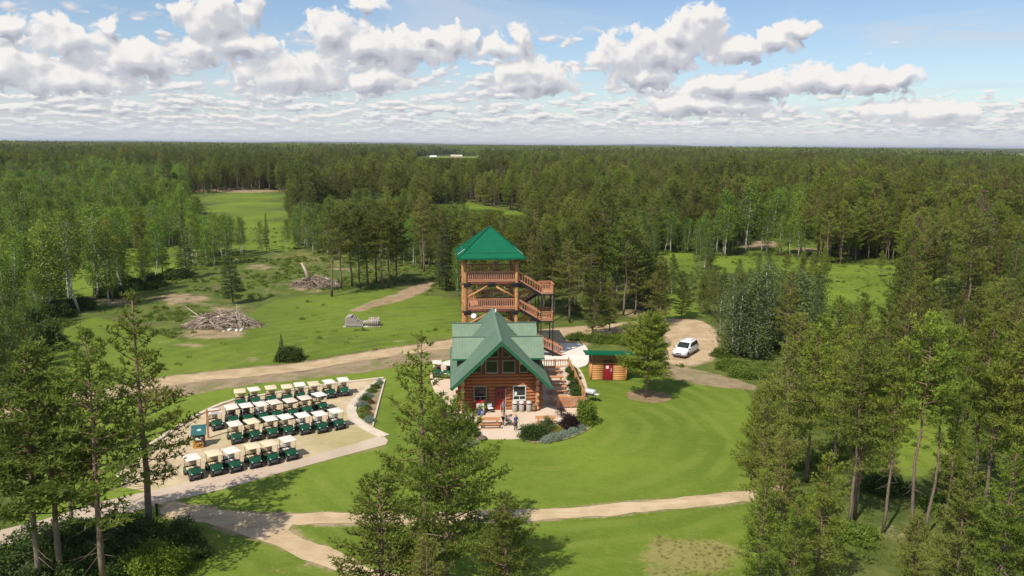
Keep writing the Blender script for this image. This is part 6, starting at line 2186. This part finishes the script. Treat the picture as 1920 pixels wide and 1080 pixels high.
for i, (key, bx, by, ty, w) in enumerate(right):
    put(key, bx, by, ty, 'right wood pine, ' + RW[i], group='pines of the right hand wood', wide=w * .86)
for i, (px, py, r_, h) in enumerate(((1600, 1010, 1.4, .8), (1660, 920, 1.6, 1.1), (1780, 960, 2.0, 1.3), (1870, 1010, 2.0, 1.3), (1800, 900, 2.0, 1.4))):
    shrub('shrub', 'shrub in the right hand wood, ' + ['left of the leaning trunk', 'behind the middle', 'right of the reddish trunks', 'near the bare trunk at the right', 'behind the right trunks'][i],
          px, py, r_, r_ * .8, h, shrub_green if i % 2 else weed_green, 1000, .17, 160 + i, .3, 'shrubs in the right hand wood', z=0)
small = [('pine0', 1556, 770, 556, 1.3), ('pine2', 1606, 745, 548, 1.3), ('pine6', 1652, 735, 560, 1.1), ('aspen1', 1580, 690, 566, 1.2), ('pine1', 1690, 760, 545, 1.2)]
SWD = ['left one', 'second one', 'third low bushy one', 'leafy one among pines', 'right one beside the grassy gap']
for i, (key, bx, by, ty, w) in enumerate(small):
    put(key, bx, by, ty, 'tree just below the bright clearing on the right, ' + SWD[i], group='trees below the right clearing', wide=w)
mids2 = [('pine6', 1330, 522, 480, 1.1), ('aspen1', 1422, 517, 474, 1.2), ('pine2', 1472, 520, 466, 1.2), ('aspen3', 1502, 508, 468, 1.2), ('pine5', 1262, 520, 474, 1.1), ('pine6', 1545, 506, 462, 1.2), ('aspen0', 1385, 532, 486, 1.2), ('pine2', 1440, 530, 472, 1.2), ('pine0', 1650, 520, 470, 1.2)]
MW2 = ['near its left part', 'leafy one in its middle', 'tall pine in its middle', 'leafy one right of the middle', 'bushy one at its far left', 'bushy one by the gap', 'leafy one behind the clump', 'pine close behind the clump', 'tall one at its right end']
for i, (key, bx, by, ty, w) in enumerate(mids2):
    put(key, bx, by, ty, 'scattered tree in the bright glade behind the van, ' + MW2[i], group='scattered trees in the glade', wide=w)
# birches and aspens with white trunks on the left
left = [('aspen2', 232, 552, 392, 1.15), ('aspen2', 148, 585, 395, 1.25), ('aspen0', 132, 575, 402, 1.2), ('aspen2', 182, 560, 385, 1.2), ('aspen1', 95, 590, 420, 1.3), ('aspen0', 60, 590, 440, 1.3), ('aspen3', 20, 600, 450, 1.4), ('pine6', 268, 520, 400, 1.2),
        ('spruce1', 305, 512, 420, 1.3), ('aspen1', 205, 575, 430, 1.1), ('aspen1', 402, 498, 398, 1.1), ('aspen0', 425, 492, 402, 1.1), ('aspen3', 385, 498, 405, 1.2), ('aspen0', 455, 480, 408, 1.0), ('aspen1', 490, 474, 415, 1.0), ('spruce1', 500, 470, 400, .9),
        ('aspen0', 540, 468, 412, 1.1), ('aspen1', 560, 466, 408, 1.1), ('aspen0', 576, 468, 402, 1.1), ('aspen3', 595, 470, 410, 1.1), ('pine6', 20, 700, 560, 1.3), ('pine5', -20, 760, 590, 1.3)]
LW = ['with one tall white trunk in front', 'with paired white trunks', 'left of the paired white trunks', 'with bare forked white limbs', 'leafy one further left', 'second from the left edge', 'at the left edge', 'dark pine among them on the right', 'dark spruce among them on the right', 'lower one in front',
      'first of the row below the green field', 'second of the row below the green field', 'bushy one of the row below the field', 'small one below the field corner', 'second small one below the field', 'small pointed spruce below the field', 'small one near the white trunk', 'pale one right of the field', 'taller one right of the field', 'last one before the pine grove',
      'dark pine beside the meadow at the left edge', 'dark pine low on the left edge']
for i, (key, bx, by, ty, w) in enumerate(left):
    put(key, bx, by, ty, 'left wood edge tree, ' + LW[i], group='trees of the left woodland edge', wide=w)

# ------------------------------------------------------------------ the forest
CAPS = [(365, 400, 402, 232), (400, 470, 404, 236), (470, 520, 412, 240), (520, 552, 440, 230), (800, 870, 383, 300), (870, 940, 392, 300), (940, 990, 402, 300), (780, 900, 296, 1900), (1680, 1945, 292, 1700),
        (350, 545, 366, 440), (1380, 1450, 462, 205), (1500, 1545, 470, 200), (1540, 1690, 545, 140), (30, 340, 500, 140), (1300, 1500, 500, 168), (1225, 1300, 504, 168), (1700, 1800, 536, 146)]
rng = np.random.default_rng(3)


def grid_points(d0, d1, step, half=41):
    n = int(2 * d1 * math.sin(rad(half)) / step) + 2
    m_ = int(d1 / step) + 2
    gx, gy = np.meshgrid((np.arange(n) - n / 2) * step, np.arange(m_) * step)
    x = gx.ravel() + rng.uniform(-.48, .48, gx.size) * step
    y = gy.ravel() + rng.uniform(-.48, .48, gx.size) * step
    d = np.hypot(x, y); a = np.degrees(np.abs(np.arctan2(x, y)))
    k = (d >= d0) & (d < d1) & (a < half)
    return x[k], y[k]


def vnoise(x, y, s, seed):
    r = np.random.default_rng(seed); tab = r.uniform(0, 1, (64, 64))
    u, v = x / s, y / s
    i, j = np.floor(u).astype(int), np.floor(v).astype(int); fu, fv = u - i, v - j
    fu, fv = fu * fu * (3 - 2 * fu), fv * fv * (3 - 2 * fv)
    t = lambda p, q: tab[p % 64, q % 64]
    return (t(i, j) * (1 - fu) + t(i + 1, j) * fu) * (1 - fv) + (t(i, j + 1) * (1 - fu) + t(i + 1, j + 1) * fu) * fv


X1, Y1 = grid_points(86, 330, 3.3); X2, Y2 = grid_points(330, 1500, 4.4)
X, Y = np.concatenate([X1, X2]), np.concatenate([Y1, Y2])
open_ = np.zeros(X.shape, bool)
for poly in CLEAR:
    open_ |= inside(X, Y, poly)
D = np.hypot(X, Y)
px, py = to_px(X, Y)
FIELDS = [(770, 930, 1230, 1800), (1690, 2200, 1640, 5600)]
for a, b_, d0, d1 in FIELDS:
    jit = (vnoise(X + 4000, Y, 45, 31) - .5)
    open_ |= (px > a + 60 * jit) & (px < b_ + 90 * jit) & (D > d0 * (1 + .25 * jit)) & (D < d1) & (rng.uniform(0, 1, X.shape) > .10)
open_ |= (D < 130) & (px > 1390) & (py > 725)
# thin out the near right wood and the leafy clearings
keep = ~open_
keep &= ~((D < 190) & (rng.uniform(0, 1, X.shape) < .40))
keep &= ~((px < 345) & (D < 200) & (rng.uniform(0, 1, X.shape) < .35))
keep &= ~((px > 1330) & (D < 150) & (rng.uniform(0, 1, X.shape) < .55))
for o in list(bpy.data.objects):
    if o.get('category', '').endswith(' tree'):
        keep &= (np.hypot(X - o.location.x, Y - o.location.y) > 2.0)
hb = Vector((house.location.x, house.location.y))
X, Y, D, px, py = X[keep], Y[keep], D[keep], px[keep], py[keep]
N = len(X)
mixn = vnoise(X + 5000, Y, 60, 5) * .6 + vnoise(X + 5000, Y, 22, 6) * .4
# share of leafy trees: much on the left and in the band behind the tower, little elsewhere
leafy = np.where(px < 350, .78, .20)
leafy = np.where((px < 350) & (D > 520), .45, leafy)
leafy = np.where((px < 350) & (D > 800), .2, leafy)
leafy = np.where((px >= 350) & (px < 620) & (D < 420), .55, leafy)
leafy = np.where((px >= 560) & (px < 1500) & (D > 130) & (D < 275), .62, leafy)
leafy = np.where((px >= 1500) & (D < 200), .22, leafy)
isleaf = mixn < leafy * .8 + .12
isspr = (~isleaf) & (rng.uniform(0, 1, N) < .10)
h = np.where(isleaf, rng.normal(10.4, 2.0, N), np.where(isspr, rng.normal(11.5, 2.2, N), rng.normal(13.4, 2.5, N)))
h = np.where((D < 280) & (px > 540) & (px < 1340) & isleaf, h * .74, h)
h = np.where((D < 280) & (px > 540) & (px < 1340) & ~isleaf, h * .88, h)
h *= np.where(D > 330, 1.04, 1) * (0.82 + .36 * vnoise(X + 900, Y, 40, 9))
el_at = lambda qx, qy: (lambda d: d.z / math.hypot(d.x, d.y))(ray(qx, qy))
for x0, x1, yc, dm in CAPS:
    s = (px > x0) & (px < x1) & (D < dm)
    h = np.where(s, np.minimum(h, CAM_H + D * el_at((x0 + x1) / 2, yc)), h)
ok = h > 3.0
X, Y, D, px, py, isleaf, isspr, h = [a[ok] for a in (X, Y, D, px, py, isleaf, isspr, h)]
N = len(X)
keys_p, keys_s, keys_l = ['pine0', 'pine1', 'pine2', 'pine3', 'pine4', 'pine6', 'pine10'], ['spruce0', 'spruce1'], ['aspen0', 'aspen1', 'aspen2', 'aspen3', 'willow0']
ALLK = keys_p + keys_s + keys_l
ki_ = np.where(isleaf, len(keys_p) + len(keys_s) + rng.choice(5, N, p=[.27, .27, .16, .22, .08]), np.where(isspr, len(keys_p) + rng.integers(0, 2, N), rng.choice(7, N, p=[.24, .19, .19, .14, .10, .09, .05])))
inview = (px > -20) & (px < 1940)
order = np.argsort(D)
single = np.zeros(N, bool)
for mask, cap in ((isleaf, 262), (isspr, 290), (~isleaf & ~isspr, 215)):
    idx = [i for i in order if mask[i] and inview[i]][:cap]
    single[idx] = True


def zone(i):
    side = 'far left' if px[i] < 330 else 'left of the tower' if px[i] < 850 else 'behind the tower' if px[i] < 1090 else 'behind the van loop' if px[i] < 1500 else 'far right'
    return side


for i in np.nonzero(single)[0]:
    k = ALLK[ki_[i]]
    what = 'leafy green aspen' if isleaf[i] else 'half dead brownish pine' if k == 'pine10' else 'dark narrow spruce' if isspr[i] else 'olive green pine'
    if k.startswith('willow'):
        k = 'aspen3'
    o = put_tree(k, (X[i], Y[i], -.3), float(h[i]), '%s among the front trees of the wood, %s' % (what, zone(i)), 'forest %s trees, %s' % (what.split()[-1], zone(i)), wide=float(rng.uniform(.95, 1.3)))

# the rest of the forest: one instanced mass
lib = bpy.data.collections.new('forest_kinds')
for j, k in enumerate(ALLK):
    t, c = PROTO[k]
    bm = bmesh.new(); bm.from_mesh(t); nb_ = len(bm.faces); bm.free()
    me = bpy.data.meshes.new('kind_%02d' % j)
    nv, ncv = len(t.vertices), len(c.vertices)
    co1 = np.empty(nv * 3, np.float32); t.vertices.foreach_get('co', co1)
    co2 = np.empty(ncv * 3, np.float32); c.vertices.foreach_get('co', co2)
    li1 = np.empty(len(t.loops), np.int32); t.loops.foreach_get('vertex_index', li1)
    ls1 = np.empty(len(t.polygons), np.int32); t.polygons.foreach_get('loop_start', ls1)
    tint = np.empty(ncv, np.float32); c.attributes['tint'].data.foreach_get('value', tint)
    me.vertices.add(nv + ncv); me.loops.add(len(li1) + ncv); me.polygons.add(len(ls1) + ncv // 3)
    me.vertices.foreach_set('co', np.concatenate([co1, co2]))
    me.loops.foreach_set('vertex_index', np.concatenate([li1, np.arange(ncv, dtype=np.int32) + nv]))
    me.polygons.foreach_set('loop_start', np.concatenate([ls1, np.arange(0, ncv, 3, dtype=np.int32) + len(li1)]))
    a = me.attributes.new('tint', 'FLOAT', 'POINT'); a.data.foreach_set('value', np.concatenate([np.full(nv, .5, np.float32), tint]))
    me.materials.append(t.materials[0]); me.materials.append(c.materials[0])
    me.polygons.foreach_set('material_index', np.concatenate([np.zeros(len(ls1), np.int32), np.ones(ncv // 3, np.int32)]))
    me.update()
    lib.objects.link(bpy.data.objects.new('kind_%02d' % j, me))


def scatter_group(name, coll):
    ng = bpy.data.node_groups.new(name, 'GeometryNodeTree')
    ng.interface.new_socket('Geometry', in_out='INPUT', socket_type='NodeSocketGeometry')
    ng.interface.new_socket('Geometry', in_out='OUTPUT', socket_type='NodeSocketGeometry')
    n = ng.nodes; l = ng.links
    gi, go = n.new('NodeGroupInput'), n.new('NodeGroupOutput')
    ci = n.new('GeometryNodeCollectionInfo'); ci.inputs['Collection'].default_value = coll
    ci.inputs['Separate Children'].default_value = True; ci.inputs['Reset Children'].default_value = True
    ip = n.new('GeometryNodeInstanceOnPoints'); ip.inputs['Pick Instance'].default_value = True
    def attr(nm, ty):
        a = n.new('GeometryNodeInputNamedAttribute'); a.data_type = ty; a.inputs['Name'].default_value = nm
        return a.outputs['Attribute']
    l.new(gi.outputs[0], ip.inputs['Points']); l.new(ci.outputs[0], ip.inputs['Instance'])
    l.new(attr('pick', 'INT'), ip.inputs['Instance Index']); l.new(attr('turn', 'FLOAT_VECTOR'), ip.inputs['Rotation']); l.new(attr('size', 'FLOAT_VECTOR'), ip.inputs['Scale'])
    l.new(ip.outputs[0], go.inputs[0])
    return ng


def scatter(name, co, pick, turn, size, coll, label, cat):
    me = bpy.data.meshes.new(name)
    n = len(co)
    me.vertices.add(n); me.vertices.foreach_set('co', np.asarray(co, np.float32).ravel())
    me.attributes.new('pick', 'INT', 'POINT').data.foreach_set('value', np.asarray(pick, np.int32))
    me.attributes.new('turn', 'FLOAT_VECTOR', 'POINT').data.foreach_set('vector', np.asarray(turn, np.float32).ravel())
    me.attributes.new('size', 'FLOAT_VECTOR', 'POINT').data.foreach_set('vector', np.asarray(size, np.float32).ravel())
    o = link(name, me)
    md = o.modifiers.new('scatter', 'NODES'); md.node_group = scatter_group(name, coll)
    return tag(o, label, cat, kind='stuff')


r = ~single
n = int(r.sum())
h0 = np.array([PROTO_H[k] for k in ALLK])[ki_[r]]
sc = h[r] / h0; wd = rng.uniform(.95, 1.35, n) * np.clip(sc, .6, 2)
scatter('forest', np.stack([X[r], Y[r], np.full(n, -.3)], 1), ki_[r], np.stack([rng.normal(0, .025, n), rng.normal(0, .025, n), rng.uniform(0, 6.28, n)], 1),
        np.stack([wd, wd, sc], 1), lib, 'mixed pine and aspen forest stretching away behind the clearing', 'forest')
print('FOREST', n, int(single.sum()))

# far woods: plots of many small trees, out to the horizon
plots = bpy.data.collections.new('wood_plots')
PS = 70.0
for j in range(3):
    rr = np.random.default_rng(50 + j)
    nt = 230
    xy = rr.uniform(-PS * .55, PS * .55, (nt, 2)); hh = rr.normal(12.8, 2.0, nt)
    cs, ds, sz = [], [], []
    T0 = []
    for (x, y), H in zip(xy, hh):
        k = 16
        tt = rr.uniform(0, 1, k); R_ = 1.9 * (1 - tt) ** .7 + .15; a = rr.uniform(0, 6.28, k)
        c = np.stack([x + R_ * np.cos(a) * .6, y + R_ * np.sin(a) * .6, H * (.35 + .65 * tt)], 1)
        d = unit(np.stack([np.cos(a), np.sin(a), np.full(k, .5)], 1))
        T0.append((c, d))
    c = np.concatenate([q[0] for q in T0]); d = np.concatenate([q[1] for q in T0])
    v, tint = needles(rr, c, d, 2.3, 3, .75, .8)
    me = tris_mesh('plot_%d' % j, v, tint, pine_green)
    plots.objects.link(bpy.data.objects.new('plot_%d' % j, me))
PX_, PY_ = grid_points(1480, 14000, PS, 40)
d = np.hypot(PX_, PY_); qx, qy = to_px(PX_, PY_)
k = np.ones(len(d), bool)
for a, b_, d0, d1 in FIELDS:
    k &= ~((qx > a) & (qx < b_) & (d > d0) & (d < d1))
k &= ~((vnoise(PX_ + 70000, PY_, 420, 12) > .80) & (d > 2500))
PX_, PY_, d = PX_[k], PY_[k], d[k]
n = len(d)
s_ = np.full(n, 1.12); z_ = .72 + .75 * vnoise(PX_ + 70000, PY_, 260, 14)
scatter('far_forest', np.stack([PX_, PY_, np.full(n, -.5)], 1), rng.integers(0, 3, n), np.stack([np.zeros(n), np.zeros(n), rng.integers(0, 4, n) * math.pi / 2], 1), np.stack([s_, s_, z_], 1), plots,
        'distant dark forest reaching the flat horizon', 'forest')

# weeds and tall grass on the unmown ground
weeds = bpy.data.collections.new('weed_kinds')
for j in range(4):
    rr = np.random.default_rng(80 + j)
    if j < 3:
        c = rr.normal(size=(16, 3)) * np.array([.35, .35, .02]); c[:, 2] = np.abs(c[:, 2])
        v, tint = needles(rr, c, np.tile([[0, 0, 1.0]], (16, 1)), .55, 5, .22, 1.3)
    else:
        dd = unit(rr.normal(size=(60, 3))); dd[:, 2] = np.abs(dd[:, 2])
        v, tint = leaves(rr, dd * np.array([.55, .55, .55]), .2, 3, .12)
    v[:, :, 2] = np.maximum(v[:, :, 2], 0)
    me = tris_mesh('weed_%d' % j, v, tint, weed_green if j != 2 else aspen_green)
    weeds.objects.link(bpy.data.objects.new('weed_%d' % j, me))
wx, wy = [], []
for (d0, d1, st) in ((34, 130, .85), (130, 260, 1.5)):
    a, b_ = grid_points(d0, d1, st, 36); wx.append(a); wy.append(b_)
wx, wy = np.concatenate(wx), np.concatenate(wy)
k = ~inside(wx, wy, MOWN)
for poly in GARDEN_EDGE:
    near = (dist_line(wx, wy, poly, True) < .5) | inside(wx, wy, poly)
    k &= ~near
k &= ~(inside(wx, wy, MEADOW) & (rng.uniform(0, 1, len(wx)) < .93))
k &= vnoise(wx + 3000, wy, 5, 21) * .6 + vnoise(wx + 3000, wy, 17, 22) * .5 > .50
wpx, wpy = to_px(wx, wy)
for bx, by, rx_, ry_, w in BARE:
    k &= ~((((wpx - bx) / rx_) ** 2 + ((wpy - by) / ry_) ** 2 < 1.0) & (rng.uniform(0, 1, len(wx)) < .9))
wx, wy = wx[k], wy[k]; n = len(wx)
s_ = rng.uniform(.4, 1.0, n)
scatter('tall_grass', np.stack([wx, wy, np.full(n, -.25)], 1), rng.choice(4, n, p=[.36, .30, .16, .18]), np.stack([np.zeros(n), np.zeros(n), rng.uniform(0, 6.28, n)], 1), np.stack([s_, s_, s_], 1), weeds,
        'tall weeds and grass tufts on the unmown meadow and wood floor', 'grass')
straw_m = foliage('straw', (0.32, 0.28, 0.09), (0.54, 0.45, 0.19), (0.28, 0.30, 0.08), transl=.35)
straws = bpy.data.collections.new('straw_kinds')
for j in range(3):
    rr = np.random.default_rng(90 + j)
    c = rr.normal(size=(14, 3)) * np.array([.22, .22, .01]); c[:, 2] = np.abs(c[:, 2])
    v, tint = needles(rr, c, np.tile([[0, 0, 1.0]], (14, 1)), .38, 5, .16, 1.2)
    v[:, :, 2] = np.maximum(v[:, :, 2], 0)
    straws.objects.link(bpy.data.objects.new('straw_%d' % j, tris_mesh('straw_%d' % j, v, tint, straw_m)))
sx, sy = grid_points(34, 60, .34, 34)
qx, qy = to_px(sx, sy)
w = np.full(len(sx), -9.0)
for bx, by, rx_, ry_, wt in DRY[:2] + [(1330, 1075, 120, 40, .8)]:
    w = np.maximum(w, 1.15 - np.sqrt(((qx - bx) / rx_) ** 2 + ((qy - by) / ry_) ** 2))
k = (w + (vnoise(sx + 300, sy + 300, 2.2, 41) - .5) * 1.3 > .42) & (rng.uniform(0, 1, len(sx)) < .8)
sx, sy = sx[k], sy[k]; n = len(sx); s_ = rng.uniform(.16, .48, n)
scatter('dry_grass', np.stack([sx, sy, np.full(n, -.02)], 1), rng.integers(0, 3, n), np.stack([np.zeros(n), np.zeros(n), rng.uniform(0, 6.28, n)], 1), np.stack([s_, s_, s_], 1), straws,
        'patch of dry yellow grass at the bottom right of the lawn', 'grass')

# ------------------------------------------------------------------ far away: farm buildings
def farm(px, d, w, dp, h, wall, roof, label, rot):
    dr = ray(px, 290); s = d / math.hypot(dr.x, dr.y)
    t = thing('farmhouse', label, 'farmhouse', (dr.x * s, dr.y * s, 0), rot)
    MB().box(-w / 2, -dp / 2, 0, w / 2, dp / 2, h).build('wall', wall, t)
    for sg in (-1, 1):
        m = MB(); m.prism([(-w / 2 - .5, sg * (dp / 2 + .5), h - .2), (w / 2 + .5, sg * (dp / 2 + .5), h - .2), (w / 2 + .5, 0, h + dp * .3), (-w / 2 - .5, 0, h + dp * .3)], (0, 0, -.25)); m.build('roof', roof, t)
    m = MB()
    for sg in (-1, 1):
        m.prism([(sg * (w / 2 - .2), -dp / 2, h), (sg * (w / 2 - .2), dp / 2, h), (sg * (w / 2 - .2), 0, h + dp * .28)], (sg * -.2, 0, 0))
    m.build('gable', wall, t)
    for x in (-w * .28, w * .2):
        MB().box(x - .7, -dp / 2 - .06, 1.2, x + .7, -dp / 2 - .01, 2.6).build('window', glass, t)
    MB().box(-.6, -dp / 2 - .07, 0, .6, -dp / 2 - .01, 2.2).build('door', dark_wood, t)


farm(812, 1390, 11, 8, 4.2, white_trim, metal_white, 'white farmhouse far off between the woods', .3)
farm(856, 1430, 20, 10, 4.5, simple('barn_tan', (.48, .38, .26), (.42, .33, .22)), simple('barn_roof', (.55, .46, .32), (.48, .4, .28)), 'long tan barn right of the distant white farmhouse', .1)
farm(903, 1420, 12, 8, 4.0, white_trim, simple('shed_roof', (.6, .56, .5), (.5, .47, .42)), 'small pale farm shed right of the distant barn', -.2)

for o in bpy.data.objects:
    if o.get('label') and not 4 <= len(o['label'].split()) <= 16:
        print('LABEL', o.name, o['label'])

# low wooded ridges on the horizon
hill_m, ht, hbn = newmat('wooded_hill', 0.9, 0.05)
hn_ = ht.noise(world_co(ht), 0.004, 4.0, 0.6)
ht.l.new(ht.mix(ht.ramp01(hn_, .35, .65), (0.035, 0.050, 0.022), (0.060, 0.080, 0.030)), hbn.inputs['Base Color'])
for dd, amp, sd in ((9000, 20, 1), (13500, 36, 2)):
    hm_ = MB(); v = []; rh = np.random.default_rng(sd)
    na = 160
    az_ = np.linspace(-44, 44, na)
    hgt = amp * np.clip(vnoise(az_ * 10 + 500, az_ * 0 + sd * 33, 60, sd) * 1.3 - .25 + .35 * vnoise(az_ * 10 + 900, az_ * 0 + 7, 13, sd + 4), 0, 1.2)
    for ai, hh in zip(az_, hgt):
        for k_, (r_, f_) in enumerate(((0, 0), (300, .7), (700, 1.0), (1500, .6), (2500, 0))):
            a_ = rad(ai); v.append(((dd + r_) * math.sin(a_), (dd + r_) * math.cos(a_), -1.2 + (hh + 12) * f_))
    hm_.add(v, [(i * 5 + j, (i + 1) * 5 + j, (i + 1) * 5 + j + 1, i * 5 + j + 1) for i in range(na - 1) for j in range(4)], True)
    tag(hm_.build('hills', hill_m), 'low dark wooded ridge along the horizon', 'hills', kind='structure')
# ------------------------------------------------------------------ summer haze
hz_m = bpy.data.materials.new('haze'); hz_m.use_nodes = True
hn = hz_m.node_tree; hn.nodes.clear()
hv = hn.nodes.new('ShaderNodeVolumePrincipled')
hv.inputs['Color'].default_value = (0.86, 0.92, 1.0, 1)
hv.inputs['Density'].default_value = 0.000055
hv.inputs['Anisotropy'].default_value = 0.2
ho = hn.nodes.new('ShaderNodeOutputMaterial')
hn.links.new(hv.outputs[0], ho.inputs['Volume'])
hb = MB().box(-52000, -52000, -2.0, 52000, 52000, 62.0).build('haze', hz_m)
tag(hb, 'thin summer haze over the forest', 'haze', kind='stuff')
